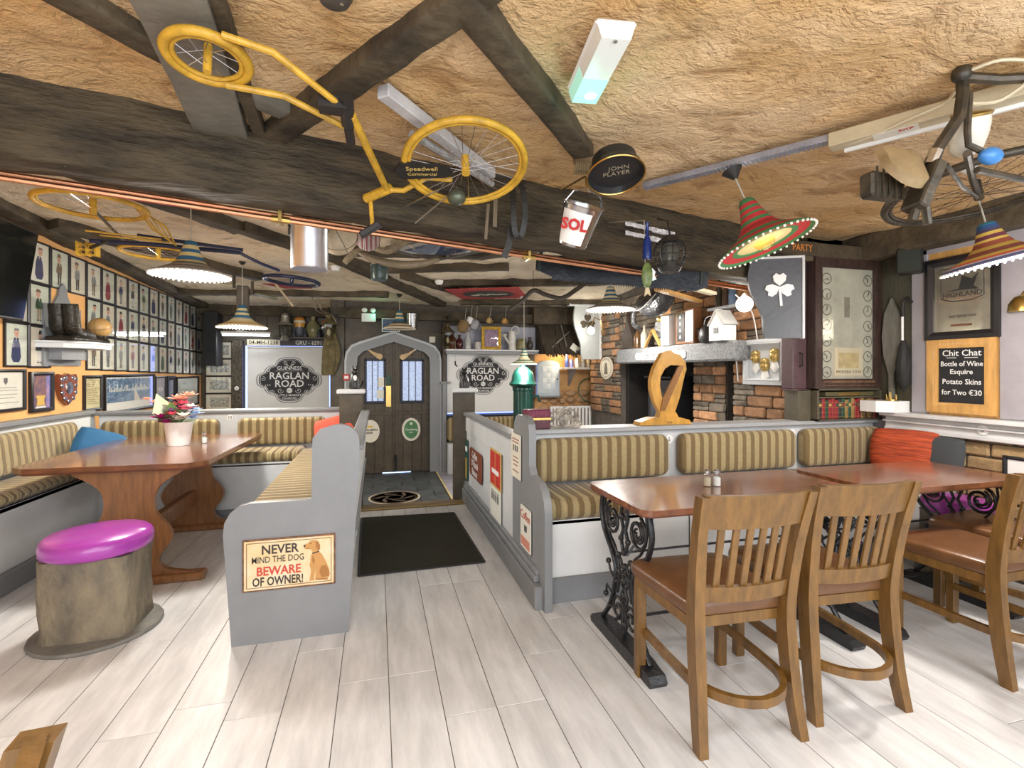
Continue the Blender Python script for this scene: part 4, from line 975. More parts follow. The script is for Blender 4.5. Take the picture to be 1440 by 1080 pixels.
# pipes under the great beam
t = thing('heating_pipes', 'pair of copper pipes running along the lower edge of the great beam', 'pipe', (0, 2.72, 2.05))
pz = lambda x: 2.133-.0238*(x+2.66)
for dz, dy in ((0, .19), (.03, .235)):
    q = MB(t); q.tube([(x, beam_y(x)+dy, pz(x)+dz) for x in (-2.6, -1, 0, 1, 2, 3.2)], .0125, 8); part(q, 'pipe', M_copper, t)
for x in (-.45, .9, 2.0):
    q = MB(t); q.tube([(x-.04, beam_y(x)+.181, pz(x)), (x+.04, beam_y(x)+.199, pz(x))], .017, 8); q.box((x-.008, beam_y(x)+.17, pz(x)-.015), (x+.008, beam_y(x)+.25, pz(x)+.05)); part(q, 'fitting', M_brass, t)
# lath strips with plaster on the beam face
for i, z in enumerate((2.27, 2.21)):
    q = MB(); q.grid(lambda u, v: (1.52+.42*u, beam_y(1.52+.42*u)-.018+.006*nz3(u*9, v*5, i), z-.13*u*.12+.028*v+.006*nz3(u*14, v*3, 4)), 24, 3)
    q.grid(lambda u, v: (1.52+.42*u, beam_y(1.52+.42*u)+.0, z-.13*u*.12+.028*v), 24, 3)
    solo(q, 'plaster_strip', mat('flaking_white', (.72, .72, .74), .9, var=.55, scale=30), ('upper' if i == 0 else 'lower')+' strip of flaking white plaster on the beam, left of red sombrero', 'strip', smooth=0)
# braided flexible conduit, batten box and its cable along the right ceiling
q = MB(); P = [(1.45, 2.50, 2.385), (1.68, 2.16, 2.39), (1.98, 1.76, 2.39)]
q.beam(P[0], P[2], .055, .03, .004)
for i in range(46): a = Vector(P[0]).lerp(Vector(P[2]), i/46); d = (Vector(P[2])-Vector(P[0])).normalized(); q.beam(tuple(a-Vector((0, 0, .004))), tuple(a+d*.006-Vector((0, 0, .004))), .06, .03)
solo(q, 'ribbed_conduit', mat('grey_foil', (.42, .44, .52), .35, .6, var=.3), 'ribbed silver conduit crossing the ochre ceiling to the beam', 'conduit')
t = thing('batten_box', 'beige lighting batten with printed label along the ceiling at right', 'batten', (2.12, 1.48, 2.38))
q = MB(t); q.beam((1.96, 1.78, 2.37), (2.50, .88, 2.37), .085, .06, .004); part(q, 'body', mat('beige_enamel', (.55, .47, .31), .45, var=.15), t)
q = MB(t); q.beam((2.02, 1.76, 2.335), (2.53, .90, 2.335), .012, .02); part(q, 'edge_strip', M_white, t)
d = (Vector((2.50, .88, 0))-Vector((1.96, 1.78, 0))).normalized(); X = Matrix(((d.x, d.y, 0, 2.075), (d.y, -d.x, 0, 1.575), (0, 0, -1, 2.339), (0, 0, 0, 1)))
q = MB(t); q.box((-.075, -.03, 0), (.075, .03, .002), 0, X); lb = part(q, 'label', M_paper, t)
o = txt(lb, 'EXP', .03, (0, 0, 0), M_red_print); o.matrix_basis = Matrix.Translation(-Vector(t.location)) @ X @ Matrix.Translation((.035, .008, .003))
q = MB(); P = spline([(1.93, 1.80, 2.40), (2.0, 1.72, 2.345), (2.05, 1.48, 2.352), (2.08, 1.38, 2.37), (2.0, 1.28, 2.40)], 5); q.tube(P, .006, 6); q.tube(spline([(2.0, 1.28, 2.40), (2.04, 1.19, 2.40), (2.17, 1.16, 2.38), (2.16, 1.26, 2.32), (2.05, 1.30, 2.31)], 5), .006, 6)
solo(q, 'white_cable', flat('cream_cable', (.62, .56, .40), .5), 'loose cream cable looping over the beige batten', 'cable')

t = thing('junction_box', 'round dark junction box on the ochre ceiling above the yellow fork', 'junction box', (-.115, 1.475, 2.41)); q = MB(); q.lathe([(0, -.03), (.04, -.028), (.05, -.01), (.05, .012), (0, .012)], 18); part(q, 'cover', mat('dark_bakelite', (.06, .05, .04), .6, var=.4, bump=.3), t); q = MB(); q.cyl((.02, 0, -.032), (.02, 0, -.026), .006); part(q, 'screw', M_chrome, t)
# -------- bicycles
def wheel(parent, c, X, RR, rt, m, nsp=20, name='wheel', tyre=None, hubr=.018):
    Xc = Matrix.Translation(c) @ X
    q = MB(); q.torus((0, 0, 0), RR, rt, 40, 8, Xc); w = part(q, name, tyre or m, parent, smooth=80)
    q = MB(); q.torus((0, 0, 0), RR-rt*1.3, rt*.55, 40, 6, Xc); part(q, 'rim', m, w, smooth=80)
    q = MB()
    for i in range(nsp):
        a = 2*PI*i/nsp; b = a+(.5 if i % 2 else -.5); zz = .022 if i % 4 < 2 else -.022
        q.tube([Xc @ Vector((hubr*math.cos(b), hubr*math.sin(b), zz)), Xc @ Vector(((RR-rt)*math.cos(a), (RR-rt)*math.sin(a), 0))], .0013, 4, caps=False)
    part(q, 'spokes', M_chrome if tyre is None else M_dark, w, stuff=True)
    q = MB(); q.tube([Xc @ Vector((0, 0, -.045)), Xc @ Vector((0, 0, .045))], hubr, 10); part(q, 'hub', m, w)
    return w
t = thing('delivery_bicycle', 'old yellow delivery bicycle hung flat under the ochre ceiling, black chain guard', 'bicycle', (.1, 2.1, 2.2))
Xt = Matrix.Rotation(R(-17), 4, 'X')
c2 = Vector((.375, 2.16, 2.25)); c1 = Vector((-.50, 1.715, 2.305))
def L(*p): return [Vector(a)-Vector(t.location) for a in p]
wheel(t, c2-t.location, Xt, .262, .015, M_yel, 28, 'rear_wheel'); wheel(t, c1-t.location, Matrix.Rotation(R(-6), 4, 'X'), .112, .015, M_yel, 10, 'front_wheel', hubr=.012)
hd = (-.11, 1.80, 2.25); bb_ = (.045, 2.37, 2.185)
q = MB(); q.tube(L((-.43, 1.60, 2.315), (-.30, 1.62, 2.30), hd), .011, 8); q.tube(L((-.47, 1.80, 2.275), (-.30, 1.80, 2.265), (-.115, 1.90, 2.235)), .011, 8); part(q, 'fork', M_yel, t)
q = MB(); q.tube(L((-.10, 1.76, 2.27), (-.10, 1.88, 2.235)), .024, 10); q.tube(L((-.10, 1.89, 2.235), (-.095, 1.98, 2.21)), .017, 8); q.box(*[tuple(v) for v in L((-.19, 1.77, 2.235), (-.1, 1.83, 2.275))]); part(q, 'head_stem', M_dark, t)
q = MB(); q.tube(L((-.085, 1.83, 2.245), bb_), .015, 10); part(q, 'down_tube', M_yel, t)
q = MB(); q.tube(L((-.05, 2.46, 2.165), (.06, 2.36, 2.19)), .022, 10); part(q, 'bottom_bracket', M_yel, t)
q = MB(); q.tube(L((.05, 2.37, 2.185), (.12, 2.36, 2.185), (.22, 2.28, 2.225), (.33, 2.25, 2.215)), .012, 8); part(q, 'chain_stay', M_yel, t)
q = MB(); q.tube(L((-.03, 2.45, 2.165), (-.02, 2.45, 2.03)), .010, 8); part(q, 'crank', M_yel, t)
q = MB(); q.beam(*L((-.075, 2.45, 1.985), (.015, 2.44, 2.045)), .035, .03, .005); part(q, 'pedal', M_dark, t)
X = Matrix.Translation(Vector((.22, 2.20, 2.235))-t.location) @ Xt @ Matrix.Rotation(R(-8), 4, 'Z')
q = MB(); q.prism([(-.12, -.05), (.07, -.035)]+[(.07+.035*math.sin(R(a)), -.035*math.cos(R(a))) for a in (40, 90, 140)]+[(.07, .035), (-.12, .05), (-.15, 0)], -.02, -.005, 'z', X); cg = part(q, 'chain_guard', M_dark, t)
o = txt(cg, 'Speedwell', .034, (0, 0, 0), flat('gold_print', (.6, .42, .12))); o.matrix_basis = X @ Matrix.Translation((-.03, -.022, -.0215)) @ Matrix.Rotation(PI, 4, 'X')
o = txt(cg, 'Commercial', .026, (0, 0, 0), flat('gold_print', (.6, .42, .12))); o.matrix_basis = X @ Matrix.Translation((-.03, .012, -.0215)) @ Matrix.Rotation(PI, 4, 'X')
q = MB(); q.sphere(tuple(Vector((.36, 2.32, 2.16))-t.location), (.045, .045, .035), 12, 8); part(q, 'hub_gear', mat('dull_green_metal', (.12, .14, .10), .4, .5), t)
for a, b in (((.36, 2.3, 2.2), (.18, 2.47, 2.07)), ((.33, 2.24, 2.2), (.12, 2.44, 2.13))):
    q = MB(); q.tube(L(a, b), .004, 5); part(q, 'mudguard_stay', M_chrome, t)
# second yellow bicycle over the left bench
t = thing('racing_bicycle', 'yellow-wheeled blue bicycle hung flat under the limewashed ceiling at left', 'bicycle', (-1.6, 3.9, 2.28))
def L(*p): return [Vector(a)-Vector(t.location) for a in p]
wheel(t, L((-1.56, 3.36, 2.285))[0], Matrix(), .255, .014, M_yel, 20); wheel(t, L((-1.68, 4.56, 2.285))[0], Matrix(), .25, .014, M_yel, 20)
M_navy = mat('navy_enamel', (.012, .018, .06), .35, var=.2)
q = MB(); q.tube(L((-1.92, 4.10, 2.25), (-1.55, 4.1, 2.25), (-1.0, 4.22, 2.25)), .016, 8); q.tube(L((-1.56, 3.9, 2.26), (-.98, 4.17, 2.26)), .014, 8); q.tube(L((-1.02, 4.2, 2.25), (-.92, 4.5, 2.23), (-.80, 4.6, 2.2)), .013, 8); part(q, 'frame', M_navy, t)
q = MB(); q.tube(L((-1.56, 3.36, 2.27), (-1.62, 3.7, 2.25), (-1.68, 4.0, 2.25)), .010, 8); part(q, 'chain_stay', M_chrome, t)
q = MB(); q.tube(L((-1.78, 4.02, 2.24), (-2.0, 4.28, 2.24)), .012, 8); part(q, 'crank', M_dark, t)
q = MB()
for k in range(3): q.box(*[tuple(v) for v in L((-2.10+.035*k*0, 4.30, 2.19+.035*k), (-1.98, 4.34, 2.2+.035*k))])
for k in (-2.10, -2.04, -1.985): q.box(*[tuple(v) for v in L((k, 4.29, 2.185), (k+.012, 4.35, 2.285))])
part(q, 'pedal', M_yel, t)
q = MB(); q.tube(L((-1.75, 3.68, 2.22), (-1.38, 3.80, 2.22)), .006, 6); q.tube(L((-1.72, 3.78, 2.22), (-1.36, 3.88, 2.22)), .006, 6)
for k in range(5): a = k/4; q.tube(L((-1.40+.10*a, 3.48+.16*a, 2.33-.06*a), (-1.33+.06*a, 3.52+.2*a, 2.22-.05*a)), .005, 5)
q.tube(L((-1.40, 3.48, 2.33), (-1.30, 3.64, 2.27), (-1.27, 3.72, 2.17), (-1.33, 3.52, 2.22), (-1.40, 3.48, 2.33)), .006, 6); part(q, 'carrier', M_yel, t)
# third bicycle wheel, dark, far back
t = thing('bicycle_wheel', 'dark blue bicycle wheel flat under the ceiling behind the milk can', 'wheel', (-.87, 5.7, 2.30)); wheel(t, (0, 0, 0), Matrix.Rotation(R(4), 4, 'Y'), .27, .02, M_navy, 18)
# black roadster at right: handlebar, saddle, wheel, basket
t = thing('black_bicycle', 'old black bicycle with tan saddle and chrome bars hung from ceiling at right', 'bicycle', (2.1, 1.35, 2.1))
def L(*p): return [Vector(a)-Vector(t.location) for a in p]
M_blk = mat('worn_black_enamel', (.03, .028, .022), .4, .3, var=.5, scale=14, col2=(.09, .07, .045))
wheel(t, L((2.62, 1.62, 2.165))[0], Matrix.Rotation(R(-9), 4, 'X'), .34, .017, M_blk, 24, tyre=M_blk)
q = MB(); q.tube(L((2.01, 1.29, 2.41), (2.005, 1.285, 2.33), (1.99, 1.285, 2.25), (1.93, 1.30, 2.16), (1.90, 1.305, 2.115)), .019, 8); q.sphere(tuple(L((2.0, 1.285, 2.40))[0]), .032, 10, 6); q.tube(L((2.0, 1.285, 2.39), (2.12, 1.25, 2.38), (2.2, 1.20, 2.37)), .018, 8); part(q, 'stem', M_blk, t)
q = MB(); q.tube(L((1.905, 1.303, 2.125), (1.885, 1.31, 2.075)), .022, 8); part(q, 'grip', M_chrome, t)
q = MB(); q.tube(L((2.03, 1.28, 2.33), (2.02, 1.28, 2.20), (2.025, 1.28, 2.15), (2.07, 1.26, 2.12)), .011, 8); part(q, 'brake_rod', M_blk, t)
q = MB(); q.sphere(tuple(L((2.085, 1.25, 2.105))[0]), (.046, .03, .03), 14, 8); part(q, 'bell', flat('blue_bell', (.05, .22, .55), .3), t)
X = Matrix.Translation(L((1.80, 1.345, 2.07))[0]) @ Matrix.Rotation(R(-30), 4, 'X')
q = MB(); P = spline([(-.085, .03, 0), (-.095, -.02, 0), (-.06, -.085, 0), (0, -.105, 0), (.045, -.085, 0), (.075, -.01, 0), (.10, .05, 0), (.07, .085, 0), (.03, .075, 0), (-.03, .085, 0), (-.085, .07, 0)], 3)
out = [(p.x, p.y) for p in P]
vs = [X @ Vector((a, -.0, b)) for a, b in out]+[X @ Vector((a*.92, -.028, b*.92)) for a, b in out]+[X @ Vector((a*.6, -.04, b*.6)) for a, b in out]; n = len(out)
q.add(vs, [(i, (i+1) % n, n+(i+1) % n, n+i) for i in range(n)]+[(n+i, n+(i+1) % n, 2*n+(i+1) % n, 2*n+i) for i in range(n)]+[tuple(range(2*n, 3*n)), tuple(range(n))]); part(q, 'saddle', mat('tan_saddle', (.30, .215, .11), .5, var=.3, scale=8), t, smooth=50)
q = MB(); q.beam(*L((1.90, 1.31, 2.08), (1.83, 1.325, 1.92)), .09, .04, .006); q.tube(L((1.91, 1.31, 2.08), (1.85, 1.32, 1.97), (1.83, 1.33, 1.88)), .016, 8); q.tube(L((1.87, 1.32, 1.98), (1.89, 1.32, 1.87)), .014, 8); part(q, 'rear_frame', M_blk, t)
q = MB(); q.box(*[tuple(v) for v in L((1.69, 1.36, 1.97), (1.84, 1.42, 2.06))], .01); 
for k in range(5): q.tube(L((1.70+.03*k, 1.355, 1.96), (1.70+.03*k, 1.355, 2.07)), .004, 5)
part(q, 'basket', M_blk, t)
q = MB(); q.tube(L((2.02, 1.28, 2.12), (2.4, 1.5, 2.14), (2.62, 1.62, 2.15)), .013, 8); q.tube(L((2.05, 1.27, 2.06), (2.5, 1.3, 2.06), (2.9, 1.35, 2.1)), .012, 8); q.tube(L((1.95, 1.30, 2.08), (2.15, 1.38, 2.05), (2.62, 1.62, 2.13)), .008, 6); part(q, 'fork', M_blk, t)
t = thing('lamp_shade', 'cream bell-shaped glass shade hung behind the black bicycle bars', 'shade', (2.10, 1.33, 2.21), 0, None, (R(20), R(-18), 0))
q = MB(); q.lathe([(.055, .075), (.06, .04), (.058, 0), (.05, -.04), (.03, -.062), (0, -.068)], 20); part(q, 'bowl', flat('cream_glass', (.70, .67, .58), .25), t, smooth=60)
q = MB(); q.lathe([(.058, .07), (.062, .08), (.05, .085)], 16); part(q, 'rim', M_brass, t)

# -------- smaller hung things
t = thing('beer_bucket', 'steel beer bucket with white label hung tilted on the great beam', 'bucket', (.955, 2.28, 2.065), 0, None, (R(28), R(8), 0))
q = MB(); q.lathe([(.0, -.10), (.068, -.10), (.072, -.095), (.098, .09), (.104, .1), (.096, .1), (.092, .088), (.066, -.088), (0, -.09)], 28); part(q, 'body', M_chrome, t, smooth=40)
q = MB(); q.lathe([(.0745, -.085), (.0955, .07)], 14, a0=R(185), a1=R(285)); lb = part(q, 'label', M_white_print, t, smooth=60)
txt(lb, 'SOL', .072, (-.047, -.083, .008), flat('sol_red', (.5, .03, .03)), rot=(PI/2-R(-7), R(-6), R(-32)), bold=.003, ex=.001)
q = MB(); q.tube([(-.10, 0, .09), (-.07, 0, .15), (0, .02, .17), (.07, 0, .15), (.10, 0, .09)], .004, 6); part(q, 'handle', M_chrome, t)
q = MB(); q.tube([(0, .02, .165), (0, .1, .22), (0, .45, .10)], .005, 6); part(q, 'hook', M_brass, t)
t = thing('bar_tray', 'round black bar tray with gold rim leaning under the ceiling', 'tray', (1.03, 2.03, 2.245), 0, None, (R(-19), 0, R(-8)))
q = MB(); q.lathe([(.0, .004), (.118, .004), (.128, -.028), (.124, -.028), (.114, 0), (0, 0)], 32); part(q, 'dish', mat('black_tray', (.02, .02, .022), .3), t)
q = MB(); q.torus((0, 0, -.029), .127, .004, 40, 6); part(q, 'rim', M_brass, t)
q = MB(); q.lathe([(.10, .005), (.10, .06), (0, .06)], 24); part(q, 'raised_back', M_dark, t)
for i, s in enumerate(('JOHN', 'PLAYER')): txt(t, s, .036, (.01, -.02+.036*i, -.002), flat('dull_gold', (.28, .24, .16)), rot=(PI, 0, R(-18)))
t = thing('scrubbing_brush', 'wooden scrubbing brush stuck at the end of the ceiling strut', 'brush', (1.03, 2.30, 2.385), R(-14))
q = MB(); q.prism([(-.075, 0), (.075, 0), (.085, .03), (.06, .05), (-.06, .05), (-.085, .03)], -.03, .03, 'y'); part(q, 'block', mat('brush_wood', (.28, .19, .10), .7), t)
q = MB()
for i in range(15):
    for j in range(4): q.tube([(-.07+.01*i, -.022+.015*j, .0), (-.078+.0112*i, -.026+.018*j, -.045)], .004, 4)
part(q, 'bristles', mat('bristle', (.33, .25, .14), .9), t, stuff=True)
# leather straps on the beam
for nm, lab, pts, w in (('leather_strap', 'long black leather strap hanging in a loop from the great beam', [(.70, 2.56, 2.36), (.69, 2.52, 2.22), (.70, 2.52, 2.08), (.735, 2.53, 2.06), (.755, 2.52, 2.16), (.745, 2.52, 2.30), (.72, 2.55, 2.36)], .03),
                        ('leather_strap', 'short black strap with cut end hanging below the great beam', [(.69, 2.56, 2.12), (.68, 2.56, 2.03), (.65, 2.56, 1.95)], .035),
                        ('leather_strap', 'narrow tan strap with holes hanging on the beam beside the looped one', [(.615, 2.60, 2.30), (.612, 2.60, 2.2), (.61, 2.60, 2.12)], .022),
                        ('leather_strap', 'second tan strap on the beam, left of the holed one', [(.575, 2.60, 2.24), (.565, 2.60, 2.12), (.56, 2.60, 2.05)], .016)):
    q = MB(); P = spline(pts, 5)
    for i in range(len(P)-1): q.beam(P[i], P[i+1], w, .006, up=(0, 1, 0))
    solo(q, nm, mat('black_leather', (.02, .018, .016), .45) if 'black' in lab else mat('old_tan_leather', (.16, .12, .07), .6), lab, 'strap')
# milk can and leather ball
t = thing('milk_can', 'aluminium pail hung by its bail from the great beam over the long table', 'pail', (-.389, 3.2, 1.955))
q = MB(); q.lathe([(0, 0), (.10, .0), (.106, .008), (.106, .25), (.11, .256), (.104, .256), (.102, .24), (0, .235)], 28); part(q, 'body', mat('aluminium', (.66, .67, .70), .28, .9, var=.1, bump=.03), t, smooth=40)
q = MB(); q.tube([(-.108, 0, .23), (-.09, 0, .31), (-.03, -.1, .40), (0, -.5, .42)], .004, 6); q.tube([(.108, 0, .23), (.09, 0, .31), (.03, -.1, .40), (0, -.5, .42)], .004, 6); part(q, 'bail', M_dark, t)
q = MB(); q.box((-.118, -.015, .2), (-.104, .015, .24)); part(q, 'ear', M_chrome, t)
q = MB(); P = [(-.09, 0, .24), (-.06, -.02, .3), (0, 0, .31), (.05, .01, .34), (.08, 0, .28)]; q.tube(spline(P, 4), .035, 8); solo2 = part(q, 'crumpled_sack', flat('charcoal_cloth', (.02, .022, .024), .9), t)
t = thing('leather_ball', 'old cream leather ball hung behind the milk pail', 'ball', (-.25, 3.46, 2.235))
q = MB(); q.sphere((0, 0, 0), .125, 24, 16); part(q, 'skin', mat('cream_leather', (.62, .52, .36), .6, var=.25), t, smooth=80)
q = MB(); q.torus((0, 0, 0), .1255, .002, 40, 4, Matrix.Rotation(R(60), 4, 'X')); q.torus((0, 0, 0), .1255, .002, 40, 4, Matrix.Rotation(R(60), 4, 'Y')); part(q, 'seam', M_brown, t)
t = thing('leather_ball', 'small red-striped cream ball peeping out from behind the bigger ball', 'ball', (-.06, 3.62, 2.27)); q = MB(); q.sphere((0, 0, 0), .085, 18, 12); part(q, 'skin', stripes('red_white_ball', 'X', .03, (.6, .5, .45), (.35, .1, .12), .5), t, smooth=80)
# saw
t = thing('pit_saw', 'long black two-man saw hung below the great beam, teeth down', 'saw', (1.7, 3.2, 2.05))
A = Vector((1.08, 3.34, 2.09)); Bq = Vector((2.28, 3.06, 1.995)); d = (Bq-A); Ls = d.length; ang = math.atan2(d.y, d.x)
X = Matrix.Translation(A-t.location) @ Matrix.Rotation(ang, 4, 'Z') @ Matrix.Rotation(math.atan2(-d.z, math.hypot(d.x, d.y)), 4, 'Y')
n = 62; top = [(Ls*i/20, .075+.02*math.sin(PI*i/20)) for i in range(20, -1, -1)]
bot = [(0, -.03), (.12, -.07)]
for i in range(n): x = .12+(Ls-.22)*i/n; zb = -.085-.0*x; bot += [(x, zb), (x+.006, zb-.014), (x+.012, zb)]
bot += [(Ls-.08, -.085), (Ls, -.05)]
q = MB(); q.prism(bot+top, -.0015, .0015, 'y', X); part(q, 'blade', mat('blued_steel', (.035, .04, .048), .4, .7, var=.4, scale=8), t, smooth=0)
for x in (.03, Ls-.05):
    q = MB(); q.tube([X @ Vector((x, 0, -.04)), X @ Vector((x, 0, .26 if x < .5 else .055))], .014, 8); part(q, 'handle', mat('green_black_paint', (.02, .035, .03), .5), t)
# black cage lantern, glass bottle and green fish
t = thing('cage_lantern', 'round black wire lantern hung from the beam above the saw', 'lantern', (1.50, 2.33, 1.97))
q = MB()
for i in range(16):
    a = 2*PI*i/16; q.tube([(.085*math.sin(R(b))*math.cos(a), .085*math.sin(R(b))*math.sin(a), .09*math.cos(R(b))) for b in (25, 50, 75, 100, 125, 150)], .0028, 4)
for b in (50, 75, 100, 125): q.torus((0, 0, .09*math.cos(R(b))), .085*math.sin(R(b)), .0025, 20, 4)
part(q, 'wire_cage', M_dark, t, stuff=True)
q = MB(); q.lathe([(0, .10), (.03, .095), (.055, .07), (.06, .055), (.03, .05)], 16); part(q, 'cap', M_dark, t)
q = MB(); q.lathe([(.06, -.06), (.062, -.075), (.045, -.10), (0, -.10)], 16); part(q, 'base', M_dark, t)
q = MB(); q.lathe([(.045, -.06), (.05, 0), (.04, .05)], 14); part(q, 'glass', mat('dark_glass', (.08, .08, .07), .15), t)
q = MB(); q.tube([(0, 0, .10), (0, .02, .18), (0, .12, .22)], .005, 5); part(q, 'hanger', M_dark, t)
t = thing('glass_bottle', 'slim blue glass bottle hanging beside the black lantern', 'bottle', (1.395, 2.38, 1.945))
q = MB(); q.lathe([(0, 0), (.022, 0), (.024, .02), (.022, .09), (.009, .13), (.009, .19), (.012, .195), (0, .195)], 12); part(q, 'body', mat('cobalt_glass', (.01, .03, .16), .12), t, smooth=50)
t = thing('fish_ornament', 'green painted fish ornament hanging nose down below the blue bottle', 'ornament', (1.395, 2.38, 1.86))
q = MB(); q.sphere((0, 0, 0), (.032, .018, .07), 12, 10); part(q, 'body', mat('green_fish', (.17, .22, .06), .4, scale=40, col2=(.06, .10, .03)), t)
q = MB(); q.prism([(-.008, -.06), (.008, -.06), (.02, -.11), (0, -.10), (-.018, -.115)], -.004, .004); part(q, 'tail', M_straw, t)
q = MB(); q.prism([(.028, .04), (.05, .02), (.042, 0), (.055, -.02), (.03, -.03)], -.003, .003); part(q, 'fin', M_white, t)
q = MB(); q.tube([(0, .02, .06), (0, .03, .30), (0, .48, .42)], .002, 4); part(q, 'thread', M_cord, t)
# horn-like yoke, branch, pot, framed picture and red panel under the back ceiling
q = MB(); q.tube(spline([(-.24, 4.0, 2.17), (-.16, 3.98, 2.25), (-.06, 3.96, 2.29), (.08, 3.92, 2.265), (.22, 3.88, 2.33), (.37, 3.84, 2.39)], 5), [.022+.006*math.sin(i*.5) for i in range(26)], 8)
solo(q, 'branch', mat('dry_branch', (.28, .23, .15), .8, var=.4, scale=12, bump=.6), 'forked dry branch hanging below the ceiling right of the milk pail', 'branch')
q = MB(); P = spline([(-.13, 3.97, 2.25), (-.02, 3.95, 2.2), (.16, 3.9, 2.16), (.33, 3.85, 2.165), (.46, 3.82, 2.20)], 5); q.tube(P, [.006+.02*math.sin(PI*(i+1)/(len(P)+1))+.006 for i in range(len(P))], 8)
solo(q, 'ox_horn', mat('horn', (.22, .18, .12), .4, var=.4, stretch=(1, 1, 1)), 'long curved grey-brown horn hanging under the framed picture', 'horn', smooth=60)
t = thing('iron_pot', 'dark green enamel pot hung under the ceiling timbers at the middle', 'pot', (.02, 4.0, 2.05)); q = MB(); q.lathe([(0, 0), (.058, 0), (.066, .02), (.068, .11), (.072, .115), (.06, .11)], 18); part(q, 'body', mat('dark_green_enamel', (.025, .05, .045), .3), t)
q = MB(); q.tube([(-.07, 0, .11), (-.06, 0, .2), (0, 0, .27), (0, 0, .48)], .003, 5); part(q, 'handle', M_dark, t)
t = thing('ceiling_picture', 'framed blue picture with white mount fixed flat on the limewashed ceiling', 'picture', (.52, 4.48, 2.45), math.atan2(-.559, .407))
q = MB()
for a, b in (((-.35, -.31), (.35, -.28)), ((-.35, .28), (.35, .31)), ((-.35, -.28), (-.32, .28)), ((.32, -.28), (.35, .28))): q.box((a[0], a[1], -.025), (b[0], b[1], .005), .003)
part(q, 'frame', mat('charcoal_frame', (.10, .095, .09), .5), t)
q = MB(); q.box((-.32, -.28, -.01), (.32, .28, -.006)); part(q, 'mount', flat('white_mount', (.72, .72, .70)), t)
q = MB(); q.box((-.26, -.16, -.013), (.26, .22, -.0105)); part(q, 'print', mat('blue_stage_print', (.10, .20, .42), .5, scale=7, col2=(.02, .03, .07), stretch=(1, 3, 1)), t)
q = MB(); q.box((-.32, -.28, -.019), (.32, .28, -.0175)); part(q, 'glass_pane', M_glass, t)
t = thing('red_banner', 'faded red cloth banner with black oval nailed flat to the back ceiling', 'banner', (1.37, 6.2, 2.335), math.atan2(-.37, .82))
q = MB(); q.box((-.45, -.40, -.012), (.45, .40, 0)); part(q, 'cloth', mat('faded_red_cloth', (.42, .05, .05), .9, var=.3, scale=9), t)
q = MB(); q.prism(ell(0, 0, .33, .27, 24), -.015, -.011, 'z'); part(q, 'oval', mat('faded_black', (.05, .045, .04), .9), t)
q = MB(); P = spline([(-.22, .02, -.016), (-.16, .08, -.016), (-.12, -.02, -.016), (-.04, .05, -.016), (.03, -.02, -.016), (.1, .04, -.016), (.18, .0, -.016), (.23, .03, -.016)], 4)
for i in range(len(P)-1): q.beam(P[i], P[i+1], .05, .003)
part(q, 'script', flat('faded_cream', (.6, .56, .46)), t)
t = thing('red_pennant', 'small faded red cloth pinned to the ceiling behind the yellow bicycle', 'pennant', (-1.02, 6.35, 2.35), .3); q = MB(); q.prism([(-.26, 0), (0, -.16), (.28, 0), (0, .18)], -.01, 0, 'z'); part(q, 'cloth', MC['faded_red_cloth'], t)
q = MB(); q.tube(spline([(1.42, 5.31, 2.03), (1.55, 5.28, 2.12), (1.67, 5.25, 2.235), (1.8, 5.22, 2.19), (1.97, 5.16, 2.15), (2.12, 5.12, 2.24), (2.24, 5.08, 2.33)], 4), .025, 8)
for x, y, z in ((1.67, 5.25, 2.25), (2.1, 5.12, 2.24)): q.tube([(x, y, z), (x, y+.01, 2.46)], .003, 4)
solo(q, 'hames', mat('dark_wood_worn', (.05, .04, .03), .6), 'zigzag of dark wooden harness hanging under the back ceiling', 'harness')
for i, (a, b) in enumerate((((2.0, 3.5, 2.10), (3.0, 3.95, 2.06)), ((2.3, 3.75, 2.04), (3.1, 4.3, 2.04)))):
    q = MB(); q.beam(a, b, .07, .03, .004); solo(q, 'wooden_lath', M_pine if i else mat('bleached_lath', (.62, .52, .38), .7), ('orange' if i else 'bleached')+' wooden lath fixed under the beam beside the saw', 'lath')
# smoke detectors and the dark hanging tools over the back left
for i, (x, y, lab) in enumerate(((-.42, 5.55, 'white smoke detector on the limewashed ceiling behind the milk pail'), (.72, 6.0, 'white smoke detector beside the faded red banner'))):
    q = MB(); q.lathe([(.0, -.05), (.035, -.048), (.05, -.02), (.052, 0), (0, 0)], 18, c=(x, y, cz(y)-.005)); solo(q, 'smoke_detector', M_white_print, lab, 'detector')
t = thing('bellows', 'old wooden bellows and tool hung over the small sombrero lamp', 'tool', (-1.42, 6.05, 2.2))
q = MB(); q.box((-.06, -.03, -.2), (.06, .03, .08), .01); part(q, 'board', mat('grey_brown_wood', (.13, .11, .085), .7, var=.3), t)
q = MB(); q.box((-.10, -.02, .05), (-.075, .02, .2), .004); q.box((.08, -.02, -.02), (.105, .02, .14), .004); part(q, 'arm', M_brown, t)
q = MB(); q.beam((.12, 0, 0), (.32, .1, -.04), .12, .01); part(q, 'paddle', mat('olive_tin', (.16, .15, .06), .6), t)
q = MB(); q.beam((.28, 0, .18), (.50, .05, -.12), .02, .02); part(q, 'rod', M_straw, t)
for x in (-.82, -.755):
    q = MB(); q.tube(spline([(x-.04, 7.2, 2.38), (x, 7.25, 2.27), (x+.03, 7.3, 2.17), (x+.14, 7.45, 2.13), (x+.2, 7.5, 2.02)], 4), .011, 8); solo(q, 'conduit_pipe', mat('bronze_pipe', (.2, .16, .1), .4, .5), 'bent bronze conduit dropping from the back ceiling, '+('left' if x < -.8 else 'right')+' of a pair', 'pipe')

